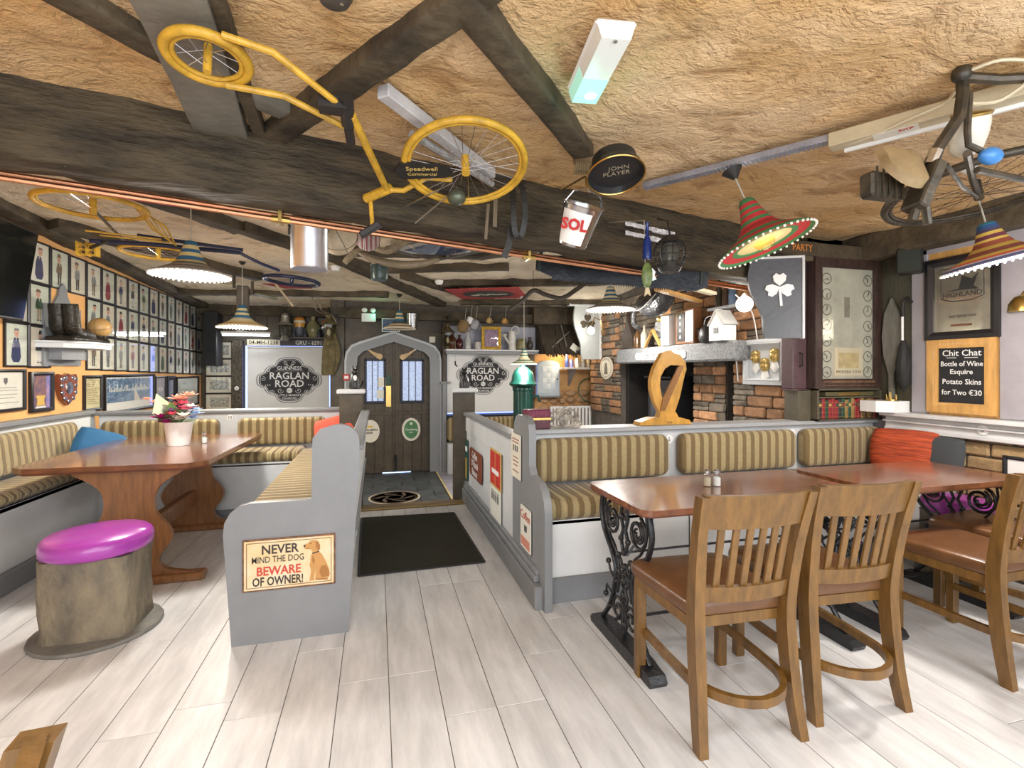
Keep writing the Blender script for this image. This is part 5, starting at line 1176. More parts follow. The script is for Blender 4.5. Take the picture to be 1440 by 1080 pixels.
# ================================================================ PICTURES AND THINGS ON THE LEFT AND BACK WALLS
def ringframe(w, h, fw, d, c=.0):
    """mitred picture frame as one connected ring; front at y = -d, back at y = 0"""
    q = MB(); o = [(-w/2, -h/2), (w/2, -h/2), (w/2, h/2), (-w/2, h/2)]; i = [(-w/2+fw, -h/2+fw), (w/2-fw, -h/2+fw), (w/2-fw, h/2-fw), (-w/2+fw, h/2-fw)]
    mid = [((a[0]+b[0])/2, (a[1]+b[1])/2) for a, b in zip(o, i)]
    vs = [(x, 0, z) for x, z in o]+[(x, -d*.8, z) for x, z in o]+[(x, -d, z) for x, z in mid]+[(x, -d*.6, z) for x, z in i]+[(x, -.001, z) for x, z in i]
    fs = []
    for k in range(4):
        for j in range(4): fs.append((k*4+j, k*4+(j+1) % 4, (k+1)*4+(j+1) % 4, (k+1)*4+j))
    q.add(vs, fs); return q
def framed(name, label, loc, rz, w, h, fw, d, fm, group=None, cat='picture', pm=None, pane=True, rot=None):
    t = thing(name, label, cat, loc, rz, group, rot)
    part(ringframe(w, h, fw, d), 'frame', fm, t)
    q = MB(); q.box((-w/2+fw*.8, -.005, -h/2+fw*.8), (w/2-fw*.8, -.001, h/2-fw*.8)); pr = part(q, 'print', pm or M_paper, t)
    if pane:
        q = MB(); q.box((-w/2+fw*.9, -d*.55, -h/2+fw*.9), (w/2-fw*.9, -d*.5, h/2-fw*.9)); part(q, 'glass_pane', M_glass, t)
    return t, pr
M_fr = mat('black_frame', (.014, .012, .014), .4, var=.2, bump=.02)
SK = flat('print_skin', (.62, .36, .26)); INK = flat('print_ink', (.03, .03, .035))
PAL = {'navy': (.03, .04, .12), 'black': (.025, .025, .03), 'grey': (.20, .21, .22), 'brown': (.16, .10, .06), 'maroon': (.25, .03, .05), 'green': (.06, .12, .07), 'white': (.62, .62, .60), 'tan': (.45, .35, .2)}
PM = {k: flat('print_'+k, v, .8) for k, v in PAL.items()}
def caricature(parent, h, kind, top, leg, hat, seed):
    """flat printed figure: big head, coat, legs, shoes"""
    r_ = random.Random(seed); q = MB(); s = h/.33; y = -.0056
    tilt = r_.uniform(-.012, .012)
    hx, hz = tilt*1.5, .082
    def P(pts, k, dy=0): q.k = k; q.ngon([(a*s, b*s) for a, b in pts], y-dy)
    if kind == 'gown': P([(-.02, .05), (.02, .05), (.04, .0), (.05, -.09), (.03, -.125), (-.03, -.125), (-.05, -.09), (-.04, 0)], 1)
    else:
        P([(-.022, .052), (.022, .052), (.034, .02), (.03, -.03), (-.03, -.03), (-.034, .02)], 1)
        P([(-.026, -.028), (-.002, -.028), (-.005, -.115), (-.02, -.115)], 2); P([(.002, -.028), (.026, -.028), (.02, -.115), (.005, -.115)], 2)
        P([(-.022, -.113), (-.003, -.113), (-.003, -.122), (-.03, -.122)], 4, .0004); P([(.004, -.113), (.02, -.113), (.028, -.122), (.004, -.122)], 4, .0004)
        a = r_.choice((-1, 1)); P([(a*.028, .045), (a*.04, .01), (a*.045, -.03), (a*.034, -.03), (a*.03, .0)], 1, .0002)
    P([(-.006, .052), (.006, .052), (.0, .02)], 5, .0004)
    P([(hx+.024*math.cos(R(b)), hz+.03*math.sin(R(b))) for b in range(0, 360, 30)], 0, .0003)
    if hat == 'hat': P([(hx-.035, hz+.014), (hx+.035, hz+.016), (hx+.022, hz+.024), (hx+.018, hz+.045), (hx-.018, hz+.045), (hx-.022, hz+.022)], 3, .0006)
    elif hat == 'cap': P([(hx-.026, hz+.012), (hx+.036, hz+.012), (hx+.022, hz+.034), (hx-.016, hz+.036)], 3, .0006)
    else: P([(hx-.027, hz+.002), (hx-.02, hz+.02), (hx+.02, hz+.02), (hx+.026, hz+.004), (hx+.024, hz+.034), (hx-.022, hz+.035)], 3, .0006)
    P([(hx-.002, hz), (hx+.008, hz-.006), (hx-.002, hz-.010)], 4, .0007)
    q.mi = q.mi
    part(q, 'figure', [SK, PM[top], PM[leg], PM[r_.choice(['black', 'brown', 'grey'])], INK, PM['white']], parent, smooth=0)
tops = ['navy', 'grey', 'black', 'brown', 'maroon', 'green', 'grey', 'navy']; legs = ['white', 'grey', 'black', 'tan', 'navy', 'black', 'white', 'brown']; hats = ['hair', 'hat', 'cap', 'hair', 'hat']
rows = ['top', 'middle', 'bottom']; n_ = 0
M_cream = [mat('print_paper_%d' % i, c, .75, var=.1, scale=5, bump=0) for i, c in enumerate([(.70, .70, .60), (.62, .66, .56), (.72, .68, .56)])]
for row in range(3):
    for col in range(-1, 15):
        if col in (1, 2) and row > 0: continue
        y = 4.68+.2627*(col+.5); z0 = 2.21-.335*row-.022*(y-4.68)
        kind = 'gown' if rng.random() < .25 else 'suit'
        top = tops[(col*3+row*5) % 8]; leg = legs[(col*5+row*3) % 8]; hat = hats[(col+row*2) % 5]
        desc = {'hair': 'bare-headed', 'hat': 'hatted', 'cap': 'capped'}[hat]
        w = 'gown' if kind == 'gown' else 'coat'
        pos = 'beside the television' if col == -1 else f'{ORD[col]} from the television end'
        lab = f'framed caricature, {desc} figure in {top} {w}, {rows[row]} row, {pos}'
        t, pr = framed('caricature_print', lab, (-2.6, y, z0), PI/2, .262, .333, .013, .02, M_fr, 'framed caricatures on the left wall', pm=M_cream[(col+row) % 3])
        caricature(pr, .345, kind, top, leg, hat, col*7+row)
# lower row of mixed frames
t, pr = framed('certificate', 'framed certificate with small grey crest beside the bench cushions', (-2.6, 4.44, 1.205), PI/2, .40, .31, .022, .025, M_fr, cat='certificate')
q = MB(); q.ngon([(-.02, .09), (.02, .09), (.02, .06), (0, .04), (-.02, .06)], -.0056); part(q, 'crest', flat('crest_grey', (.12, .12, .13)), pr, smooth=0)
for i, (wd, z) in enumerate(((.22, .02), (.26, 0), (.24, -.03), (.18, -.055), (.28, -.09))):
    q = MB(); q.box((-wd/2, -.0057, z-.003), (wd/2, -.0051, z+.003)); part(q, 'printed_line', flat('pale_ink', (.38, .38, .36)), pr)
t, pr = framed('photograph', 'black framed colour photograph of a gold trophy between certificate and shield', (-2.6, 4.83, 1.18), PI/2, .285, .32, .03, .03, M_fr, cat='photograph', pm=mat('busy_photo', (.45, .20, .12), .5, scale=18, col2=(.06, .07, .16), bump=0))
q = MB(); q.k = 0; q.ngon([(-.05, -.11), (.05, -.11), (.04, -.06), (.06, -.03), (-.06, -.03), (-.04, -.06)], -.006); q.k = 1; q.ngon([(-.07, -.135), (.07, -.135), (.06, -.115), (-.06, -.115)], -.0062); part(q, 'trophy', [flat('gold_ink', (.75, .5, .1)), M_white_print], pr, smooth=0)
t = thing('trophy_shield', 'wooden trophy shield with silver badges on the orange wall', 'shield', (-2.6, 5.15, 1.19), PI/2)
sh = [(-.135, .10), (-.12, .13), (-.06, .115), (0, .135), (.06, .115), (.12, .13), (.135, .10), (.13, 0), (.09, -.085), (0, -.14), (-.09, -.085), (-.13, 0)]
q = MB(); q.prism(sh, -.03, 0); q.prism([(a*.9, b*.9) for a, b in sh], -.038, -.029); part(q, 'board', mat('red_mahogany', (.22, .055, .025), .3, var=.3, coat=.4), t)
q = MB(); q.lathe([(0, .012), (.048, .008), (.055, 0)], 20, X=Matrix.Translation((0, -.038, .01)) @ Matrix.Rotation(PI/2, 4, 'X')); part(q, 'centre_badge', M_chrome, t)
for a, b in ((-.1, .085), (.1, .085), (-.055, .095), (.055, .095), (-.1, .03), (.1, .03), (-.095, -.03), (.095, -.03), (-.06, -.08), (.06, -.08), (0, -.105)):
    q = MB(); q.lathe([(0, .007), (.018, .004), (.021, 0)], 12, X=Matrix.Translation((a, -.038, b)) @ Matrix.Rotation(PI/2, 4, 'X')); part(q, 'silver_badge', M_chrome, t)
t, pr = framed('notice', 'narrow dark-framed yellowed rhyme sheet left of the harbour picture', (-2.6, 5.58, 1.135), PI/2, .32, .34, .03, .025, M_fr, cat='notice', pm=mat('yellowed_paper', (.62, .55, .32), .8, var=.1, bump=0))
for i in range(12):
    q = MB(); q.box((-.10, -.0057, .12-.02*i), (-.10+rng.uniform(.14, .2), -.0051, .126-.02*i)); part(q, 'printed_line', flat('sepia_ink', (.30, .24, .12)), pr)
t, pr = framed('harbour_picture', 'wide framed blue picture of a harbour town with white mount', (-2.6, 6.34, 1.11), PI/2, 1.15, .40, .028, .03, M_fr, pm=flat('mount_white', (.80, .79, .74)))
q = MB(); q.box((-.50, -.0062, -.09), (.50, -.0052, .155)); part(q, 'painted_view', mat('harbour_blue', (.20, .33, .48), .5, scale=10, stretch=(1, 1, 2.5), col2=(.05, .10, .2), bump=0), pr)
q = MB()
for i in range(30): x = -.46+.031*i; hh = rng.uniform(.02, .08); q.box((x, -.0068, .02), (x+.022, -.006, .02+hh))
part(q, 'painted_houses', flat('pale_houses', (.62, .64, .62)), pr, stuff=True)
q = MB(); q.ngon([(.08, -.09), (.22, -.09), (.12, .02), (.08, .02)], -.0069); part(q, 'painted_pier', flat('pale_sand', (.66, .60, .48)), pr, smooth=0)
t, pr = framed('small_picture', 'narrow pale framed print just right of the harbour picture', (-2.6, 7.10, 1.10), PI/2, .32, .36, .02, .025, M_fr, pm=mat('grey_violet_print', (.5, .5, .58), .5, scale=12, col2=(.70, .66, .66), bump=0))
t, pr = framed('seascape_picture', 'framed greenish seascape print at the far end of the left wall', (-2.6, 8.02, 1.055), PI/2, .86, .42, .025, .03, M_fr, pm=mat('seascape', (.66, .66, .52), .6, scale=4, stretch=(.5, .5, 3), col2=(.40, .46, .42), bump=0))
t, pr = framed('small_picture', 'dark edged blue-grey print between harbour and seascape', (-2.6, 7.42, 1.09), PI/2, .28, .38, .05, .03, M_fr, pm=mat('blue_grey_print', (.35, .4, .55), .5, scale=9, bump=0))

# television
t = thing('television', 'flat black television at the left picture edge, tilted down over the bench', 'television', (-2.42, 3.86, 2.03), PI/2, None, (R(8), 0, PI/2+R(3)))
q = MB(); q.box((-.55, -.025, -.325), (.55, .03, .325), .008); part(q, 'case', M_dark, t)
q = MB(); q.box((-.535, -.028, -.305), (.535, -.024, .31)); part(q, 'screen', mat('tv_screen', (.008, .009, .008), .08, var=.1, bump=0), t)
q = MB(); q.box((-.1, .03, -.1), (.1, .16, .1)); part(q, 'bracket', M_dark, t)
# bracket shelf with bronze boots and ball
t = thing('bracket_shelf', 'grey wooden wall bracket shelf with pointed back under the caricatures', 'shelf', (-2.6, 5.10, 1.39), PI/2)
bk = [(-.26, 0), (.26, 0), (.26, .50), (.12, .52), (.06, .60), (.05, .66), (0, .70), (-.05, .66), (-.06, .60), (-.12, .52), (-.26, .50)]
q = MB(); q.prism(bk, -.02, 0); part(q, 'back_board', M_board2 if 'M_board2' in globals() else mat('shelf_grey', (.22, .235, .25), .5, var=.15), t)
q = MB(); q.prism([(-.34, 0), (-.30, -.17), (-.12, -.29), (.18, -.29), (.34, -.14), (.36, 0)], .145, .195, 'z'); q.prism([(-.36, 0), (-.31, -.18), (-.125, -.305), (.185, -.305), (.355, -.15), (.375, 0)], .185, .20, 'z'); part(q, 'shelf_board', M_pale, t)
q = MB(); q.prism([(-.2, 0), (-.18, -.1), (0, -.17), (.18, -.1), (.2, 0)], .05, .145, 'z'); part(q, 'corbel', mat('shelf_grey', (.22, .235, .25), .5, var=.15), t)
t = thing('boots_sculpture', 'dark bronze pair of old football boots on the bracket shelf', 'sculpture', (-2.44, 5.02, 1.59), PI/2)
M_bronze = mat('dark_bronze', (.035, .03, .022), .4, .5, var=.5, scale=12, bump=.5)
q = MB(); q.box((-.26, -.10, 0), (.20, .10, .035), .012); part(q, 'plinth', M_bronze, t)
for s in (-1, 1):
    q = MB(); y0 = s*.045
    q.tube(spline([(-.20, y0, .30), (-.19, y0, .22), (-.17, y0, .12), (-.13, y0, .07), (-.03, y0, .065), (.08, y0, .055), (.14, y0, .05)], 4), [.052, .055, .056, .055, .055, .056, .058, .06, .06, .058, .056, .055, .054, .052, .051, .05, .049, .048, .047, .046, .044, .04, .036, .03, .02], 10); q.box((-.20, y0-.04, .03), (.13, y0+.04, .045), .005)
    part(q, 'boot', M_bronze, t, smooth=60)
t = thing('football', 'old tan leather football resting against the bronze boots', 'ball', (-2.40, 5.28, 1.735))
q = MB(); q.sphere((0, 0, 0), .088, 20, 14); part(q, 'skin', mat('tan_ball', (.55, .33, .12), .4, var=.3), t, smooth=80)
q = MB(); q.torus((0, 0, 0), .0883, .0015, 36, 4, Matrix.Rotation(R(20), 4, 'X')); q.torus((0, 0, 0), .0883, .0015, 36, 4, Matrix.Rotation(R(90), 4, 'Y')); part(q, 'seam', M_brown, t)
t = thing('cradle_stand', 'bronze rocky mount under the tan football', 'mount', (-2.40, 5.28, 1.59)); q = MB(); q.lathe([(.07, 0), (.075, .02), (.06, .04), (.055, .07), (.04, .066), (0, .058)], 12); part(q, 'mount', M_bronze, t)

# black loudspeaker and the four prints in the back corner
t = thing('loudspeaker', 'tall black loudspeaker in the back left corner', 'speaker', (-2.37, 8.34, 1.42)); q = MB(); q.box((-.09, -.1, 0), (.09, .2, .80), .012); part(q, 'cabinet', mat('speaker_black', (.022, .023, .026), .5), t)
q = MB(); q.box((-.08, -.106, .02), (.08, -.1, .78), .004); part(q, 'grille', mat('grille', (.03, .032, .036), .8, bump=.8, bscale=200), t)
for i in range(4):
    t, pr = framed('town_sketch', ['uppermost', 'second', 'third', 'lowest'][i]+' of four town sketches stacked beside the dark carved column', (-2.345, 8.6, 1.665-.268*i), 0, .385, .262, .010, .02, M_fr, 'town sketches in the back corner', pm=flat('sketch_mount', (.74, .70, .58)))
    q = MB(); q.box((-.13, -.0062, -.075), (.13, -.0052, .075)); part(q, 'sketch', mat('ink_sketch_%d' % i, (.70, .70, .62), .7, scale=22+7*i, col2=(.16, .17, .15), bump=0), pr)

# roller blinds with the house badge, daylight leaking round them
M_blind = mat('white_blind', (.80, .81, .80), .7, var=.04, bump=.02)
M_day = emis('daylight_strip', (.35, .45, 1), 1.6)
def badge_poly(s, k=1, n=96):
    E = [(.50, .15), (.40, .265), (.24, .375)]
    rad = lambda t: max((abs(math.cos(t)/a)**3.4+abs(math.sin(t)/b)**3.4)**(-1/3.4) for a, b in E)
    return [(s*k*rad(t)*math.cos(t), s*k*rad(t)*math.sin(t)) for t in [2*PI*i/n for i in range(n)]]
M_ink = flat('badge_charcoal', (.028, .029, .033), .7)
def house_badge(parent, cx, cz_, s):
    X = Matrix.Translation((cx, 0, cz_))
    q = MB(); q.prism(badge_poly(s, 1.0), -.003, 0, 'y', X); b = part(q, 'badge_outline', M_ink, parent)
    for k, d, m, nm in ((.975, .0036, M_blind, 'badge_ring'), (.93, .0042, M_ink, 'badge_field'), (.895, .0048, M_blind, 'badge_line'), (.88, .0054, M_ink, 'badge_centre')):
        q = MB(); q.prism(badge_poly(s, k), -d, -d+.0008, 'y', X); part(q, nm, m, b)
    y = -.0058
    def tx(w, size, x, z, xs=1, bold=0): return txt(b, w, size*s, (cx+x*s, y, cz_+z*s), M_white_print, xs=xs, bold=bold*s, ex=.0004)
    tx('GUINNESS', .082, 0, .195, 1, .0005); tx('RAGLAN', .16, 0, .065, .98, .0022); tx('ROAD', .16, 0, -.065, 1.0, .0022); tx('...', .15, -.33, -.045); tx('...', .15, .33, -.045)
    tx('LITTLE MARKET', .05, 0, -.255, 1.05, .0005); tx('TRAMORE', .048, 0, -.305, 1.05, .0005)
    q = MB(); q.box((cx-.21*s, y-.0005, cz_+.148*s), (cx+.21*s, y, cz_+.152*s)); part(q, 'rule', M_white_print, b)
    q = MB(); q.prism([(cx+.045*s*math.cos(2*PI*i/20), cz_-.175*s+.045*s*math.sin(2*PI*i/20)) for i in range(20)], y-.0005, y); part(q, 'roundel', M_white_print, b)
    txt(b, 'No.1', .034*s, (cx, y-.001, cz_-.175*s), M_ink, ex=.0004)
    q = MB()
    for sx in (-1, 1):
        for (a, c, r0, tr, ph) in ((.32, .16, .035, 1.3, 0), (.40, .02, .04, 1.2, 90), (.36, -.12, .03, 1.2, 200), (.14, -.175, .05, 1.3, 180), (.26, -.20, .035, 1.3, 30), (.06, .275, .035, 1.3, 20), (.03, .245, .02, 1, 200)):
            q.tube([(cx+sx*p*s, y, cz_+r_*s) for p, r_ in spiral(a, c, r0, .006, tr, R(ph), 1, 14)], .0035*s, 4)
    part(q, 'scrollwork', M_white_print, b, stuff=True)
def blind(label, x0, x1, z0, z1, y, bx, bz, s, n):
    t = thing('roller_blind', label, 'blind', ((x0+x1)/2, y, z0)); cx = (x0+x1)/2
    q = MB(t); q.box((x0, y-.002, z0), (x1, y+.002, z1)); part(q, 'sheet', M_blind, t)
    q = MB(t); q.tube([(x0, y+.0, z1+.01), (x1, y, z1+.01)], .02, 10); part(q, 'roller', M_blind, t)
    q = MB(t); q.tube([(x0, y, z0), (x1, y, z0)], .008, 8); part(q, 'bottom_bar', M_blind, t)
    b = thing('x', '', '', (0, 0, 0)); bpy.data.objects.remove(b)
    g = bpy.data.objects.new('house_badge', None); COL.objects.link(g); g.parent = t; g.location = (0, -.003, 0)
    house_badge(g, bx-cx, bz-z0, s)
def window(n, x0, x1, z0, z1, y):
    q = MB(); q.box((x0-.06, y-.03, z0-.06), (x0, y, z1+.06)); q.box((x1, y-.03, z0-.06), (x1+.06, y, z1+.06)); q.box((x0, y-.03, z0-.06), (x1, y, z0)); q.box((x0, y-.03, z1), (x1, y, z1+.06))
    w = struct(q, f'window_{n}', M_brown); q = MB(); q.box((x0, y-.012, z0), (x1, y-.006, z1)); part(q, 'window_pane', M_day, w)
window(2, -1.98, -.62, .60, 1.74, 8.598); window(3, 1.06, 2.34, .66, 1.64, 7.798)
blind('white roller blind with charcoal house badge at the back left, behind bench ten', -1.93, -.74, .68, 1.70, 8.50, -1.33, 1.20, .95, 1)
blind('white roller blind with charcoal house badge right of the arched door', 1.05, 2.32, .70, 1.62, 7.72, 1.62, 1.285, .84, 2)
q = MB(); q.box((1.02, 7.70, .64), (2.4, 7.79, .67), .004); struct(q, 'trim_15', mat('blue_sill', (.08, .12, .3), .4))
# low seating seen behind, under the right blind
t = thing('back_bench', 'striped bench back below the right-hand blind', 'bench', (1.7, 7.5, -.2)); q = MB(t); q.box((1.03, 7.42, -.2), (2.35, 7.6, .25)); part(q, 'base', M_pale, t)
q = MB(t); q.box((1.03, 7.50, .27), (2.35, 7.62, .63), .04); part(q, 'back_cushion', M_stripeX, t)
# number plates
for lab, s, x0, x1, z0, z1, pc, tc in (('cream number plate reading 04 MH 1238 above the left blind', '04-MH-1238', -1.93, -1.46, 1.735, 1.83, (.72, .68, .52), (.05, .04, .03)), ('black number plate reading GRU 6591 above the left blind', 'GRU - 6591', -1.30, -.78, 1.735, 1.835, (.02, .02, .02), (.75, .74, .68))):
    t = thing('number_plate', lab, 'number plate', ((x0+x1)/2, 8.46, (z0+z1)/2)); q = MB(); q.box((-(x1-x0)/2, 0, -(z1-z0)/2), ((x1-x0)/2, .006, (z1-z0)/2), .002); part(q, 'plate', flat('plate_'+s[:3], pc, .5), t)
    txt(t, s, .088, (0, -.001, 0), flat('plate_ink_'+s[:3], tc), xs=.92, bold=.001)
# back left shelf and what stands on it
q = MB(); q.box((-1.56, 8.30, 1.845), (-.56, 8.6, 1.87), .004); solo(q, 'wall_shelf', M_brown, 'dark wooden shelf above the number plates', 'shelf')
q = MB(); q.box((-1.56, 8.5, 2.235), (-.6, 8.6, 2.255)); solo(q, 'upper_ledge', M_board, 'thin grey ledge high on the dark boards above the vases', 'ledge')
def vessel(name, label, cat, c, prof, m, group=None, extra=None):
    t = thing(name, label, cat, c, 0, group); q = MB(); q.lathe(prof, 18); part(q, 'body', m, t, smooth=60); return t
def vase_prof(r, h, neck=.35): return [(0, 0), (r*.6, 0), (r*.95, h*.25), (r, h*.42), (r*.8, h*.62), (r*neck, h*.78), (r*neck, h*.92), (r*neck*1.3, h), (r*neck, h*.99), (0, h*.9)]
vessel('vase', 'round orange and cream patterned vase on the dark back shelf', 'vase', (-1.17, 8.42, 1.872), [(0, 0), (.04, 0), (.07, .05), (.075, .17), (.09, .24), (.07, .31), (.03, .33), (0, .33)], bands('orange_vase', 'Z', [(0, (.12, .13, .16)), (.16, (.7, .35, .06)), (.22, (.75, .68, .5)), (.26, (.65, .25, .04)), (.30, (.2, .1, .03))], .3))
vessel('vase', 'olive stoneware jug with narrow neck on the dark back shelf', 'vase', (-.97, 8.42, 1.872), vase_prof(.115, .33, .3), mat('olive_stoneware', (.26, .25, .13), .3, var=.4, scale=8))
vessel('vase', 'red and white patterned vase at the right of the back shelf', 'vase', (-.78, 8.42, 1.872), [(0, 0), (.04, 0), (.06, .08), (.06, .16), (.08, .21), (.06, .27), (.03, .28), (0, .28)], bands('red_vase', 'Z', [(0, (.10, .11, .14)), (.15, (.7, .64, .6)), (.19, (.6, .07, .04)), (.25, (.5, .06, .04))], .3))
for i, (x, l) in enumerate(((-1.24, 'leftmost'), (-1.08, 'second'), (-.88, 'third'), (-.70, 'last'))): vessel('ink_bottle', 'small dark stoneware bottle before the back shelf vases, '+l+' of the row', 'bottle', (x, 8.34, 1.872), [(0, 0), (.03, 0), (.032, .07), (.015, .10), (.018, .13), (0, .13)], mat('dark_stoneware', (.05, .055, .075), .35), 'small dark bottles on the back shelf')
t = thing('storm_lantern', 'old railway lantern with grey hood hanging over the back shelf', 'lantern', (-1.345, 8.2, 1.80))
q = MB(); q.lathe([(0, 0), (.06, 0), (.07, .02), (.05, .06), (.045, .08)], 16); part(q, 'tank', M_board, t)
q = MB(); q.lathe([(.045, .08), (.065, .14), (.06, .2), (.045, .24)], 16); part(q, 'chimney', glass('lantern_glass', (.8, .82, .8)), t)
q = MB(); q.lathe([(.13, .24), (.12, .255), (.07, .28), (.055, .34), (.06, .38), (.03, .42), (0, .43)], 20); part(q, 'hood', mat('tarnished_tin', (.4, .38, .33), .4, .6), t)
q = MB(); q.tube([(-.06, 0, .06), (-.09, 0, .2), (-.06, 0, .4), (0, 0, .5), (.06, 0, .4), (.09, 0, .2), (.06, 0, .06)], .005, 6); q.torus((0, 0, .53), .03, .004, 16, 6, Matrix.Translation((0, 0, .53)) @ Matrix.Rotation(PI/2, 4, 'X') @ Matrix.Translation((0, 0, -.53))); part(q, 'bail', M_dark, t)
def coach_lantern(label, loc):
    t = thing('coach_lantern', label, 'lantern', loc)
    q = MB(); q.lathe([(.03, -.02), (.06, .0), (.10, .16), (.105, .2)], 6); part(q, 'glass', glass('old_glass', (.75, .72, .6), 1, .08), t, smooth=0)
    q = MB(); q.lathe([(.115, .2), (.11, .215), (.05, .26), (.03, .3), (.045, .33), (.0, .36)], 12); part(q, 'cap', mat('tarnished_brass', (.22, .18, .09), .4, .6, var=.4), t)
    q = MB(); q.lathe([(0, -.10), (.02, -.09), (.012, -.04), (.035, -.02), (.03, -.0)], 12); part(q, 'finial', MC['tarnished_brass'], t)
    q = MB(); q.tube(spline([(0, .0, .36), (0, .02, .44), (0, .1, .44), (0, .18, .36), (0, .2, .2)], 4), .010, 6); part(q, 'bracket', M_dark, t)
    q = MB(); q.sphere((0, 0, .09), (.025, .025, .05), 10, 8); part(q, 'bulb', flat('dull_bulb', (.6, .58, .5), .3), t)
coach_lantern('tarnished glass coach lantern left of the arched door', (-.66, 7.5, 1.80)); coach_lantern('tarnished glass coach lantern right of the arched door', (1.03, 7.5, 1.72))
# coat
t = thing('hanging_coat', 'olive brown coat hanging beside the left coach lantern', 'coat', (-.66, 7.72, 1.28))
def fc(u, v):
    a = 2*PI*u; z = .72*v; w = .075+.05*math.sin(PI*min(1, v*1.1))-.02*v; f = 1+.16*math.sin(a*5+v*6)+.07*math.sin(a*9+v*11)
    return (w*f*math.cos(a)+.06*(1-v)*0+.05*math.sin(v*2.5)-.03, .05*f*math.sin(a)-.03, z)
q = MB(); q.grid(fc, 48, 18); part(q, 'cloth', mat('olive_cloth', (.15, .12, .055), .9, var=.4, scale=10), t, smooth=70)
q = MB(); q.tube([(0, .0, .68), (0, .02, .76), (0, .06, .80)], .008, 6); part(q, 'hook', M_brass, t)
# figures on the posts, alarm, door ornaments
def critter(label, loc, rz, ear):
    t = thing('figurine', label, 'figurine', loc, rz); m = mat('black_gloss', (.016, .016, .018), .3, var=.3)
    q = MB(); q.lathe([(0, 0), (.05, 0), (.055, .03), (.045, .09), (.032, .135), (.026, .16), (0, .17)], 14); part(q, 'body', m, t, smooth=70)
    q = MB(); q.sphere((0, -.012, .175), (.03, .034, .028), 12, 8); q.sphere((0, -.042, .168), (.014, .018, .012), 8, 6)
    for s in (-1, 1): q.lathe([(.012, 0), (0, .03 if ear == 'cat' else .045)], 6, c=(s*.018, -.008, .195))
    part(q, 'head', m, t, smooth=70)
    for s in (-1, 1):
        q = MB(); q.tube([(s*.02, -.03, .11), (s*.022, -.045, .05), (s*.022, -.05, .0)], [.014, .011, .012], 8); part(q, 'leg', m, t, smooth=70)
    q = MB(); q.tube(spline([(.03, .03, .02), (.07, .03, .03), (.08, .0, .08)], 4), .008, 6); part(q, 'tail', m, t)
    if ear != 'cat':
        q = MB(); q.sphere((0, -.04, .11), (.02, .012, .03), 8, 6); part(q, 'white_chest', M_white_print, t)
critter('black and white glazed dog figure on the left post cap', (-.215, 5.2, 1.165), R(10), 'dog'); critter('black cat figure with pricked ears on the right post cap', (.89, 5.2, 1.165), R(-5), 'cat')
t = thing('fire_alarm', 'red fire alarm call point on the door surround', 'alarm', (-.43, 7.66, 1.25)); q = MB(); q.box((-.045, -.03, -.045), (.045, 0, .045), .006); part(q, 'box', flat('alarm_red', (.55, .02, .02), .4), t)
q = MB(); q.box((-.028, -.034, -.02), (.028, -.03, .02)); part(q, 'plate', M_white_print, t)
def hurley(label, a, b, flip):
    t = thing('hurley', label, 'hurley', (a[0], 7.735, a[1])); d = Vector((b[0]-a[0], 0, b[1]-a[1])); L_ = d.length; d.normalize(); s = Vector((-d.z, 0, d.x))*flip
    out = [(0, .012), (.1, .012), (L_*.6, .016), (L_*.75, .03), (L_*.9, .055), (L_, .05), (L_*1.03, .015), (L_, -.02), (L_*.9, -.03), (L_*.7, -.022), (L_*.5, -.014), (0, -.012)]
    q = MB(); vs = [tuple(d*x+s*w+Vector((0, y, 0))) for y in (-.01, .006) for x, w in out]; n = len(out)
    q.add(vs, [tuple(range(n)), tuple(range(n, 2*n))]+[(i, (i+1) % n, n+(i+1) % n, n+i) for i in range(n)]); part(q, 'ash_stick', mat('ash_wood', (.60, .42, .2), .5, var=.2), t)
    q = MB(); q.tube([d*.02+Vector((0, -.002, 0)), d*.13+Vector((0, -.002, 0))], .014, 8); part(q, 'grip_tape', M_white_print, t)
hurley('ash hurley with white grip on the left door leaf', (-.255, 1.755), (.06, 1.53), 1); hurley('ash hurley with white grip on the right door leaf', (.655, 1.735), (.36, 1.525), -1)
t = thing('beer_sign', 'cream oval beer sign on the left door leaf, partly behind the bench end', 'sign', (-.095, 7.75, .44)); q = MB(); q.prism(ell(0, 0, .135, .17, 28), -.012, 0); part(q, 'disc', flat('cream_sign', (.74, .71, .6), .4), t)
txt(t, 'CARLSBERG', .042, (0, -.013, .02), M_black_print, bold=.0008, xs=.95); txt(t, 'BEER', .042, (-.01, -.013, -.025), M_black_print, bold=.0008)
q = MB(); q.box((-.07, -.0135, .055), (.035, -.012, .085)); part(q, 'gold_band', flat('gold_ink', (.75, .5, .1)), t)
t = thing('beer_sign', 'green oval beer sign with cream border on the right door leaf', 'sign', (.505, 7.75, .45)); q = MB(); q.prism(ell(0, 0, .14, .175, 28), -.012, 0); part(q, 'border', flat('cream_sign', (.74, .71, .6), .4), t)
q = MB(); q.prism(ell(0, 0, .105, .14, 28), -.014, -.011); part(q, 'field', flat('beer_green', (.06, .20, .07), .4), t)
txt(t, 'Carlsberg', .046, (0, -.0145, .0), M_white_print, bold=.0006); txt(t, 'Lager', .03, (0, -.0145, -.04), M_white_print)
q = MB(); q.prism(ell(0, .09, .022, .022, 14), -.0155, -.013); part(q, 'hop_emblem', flat('cream_sign', (.74, .71, .6), .4), t)
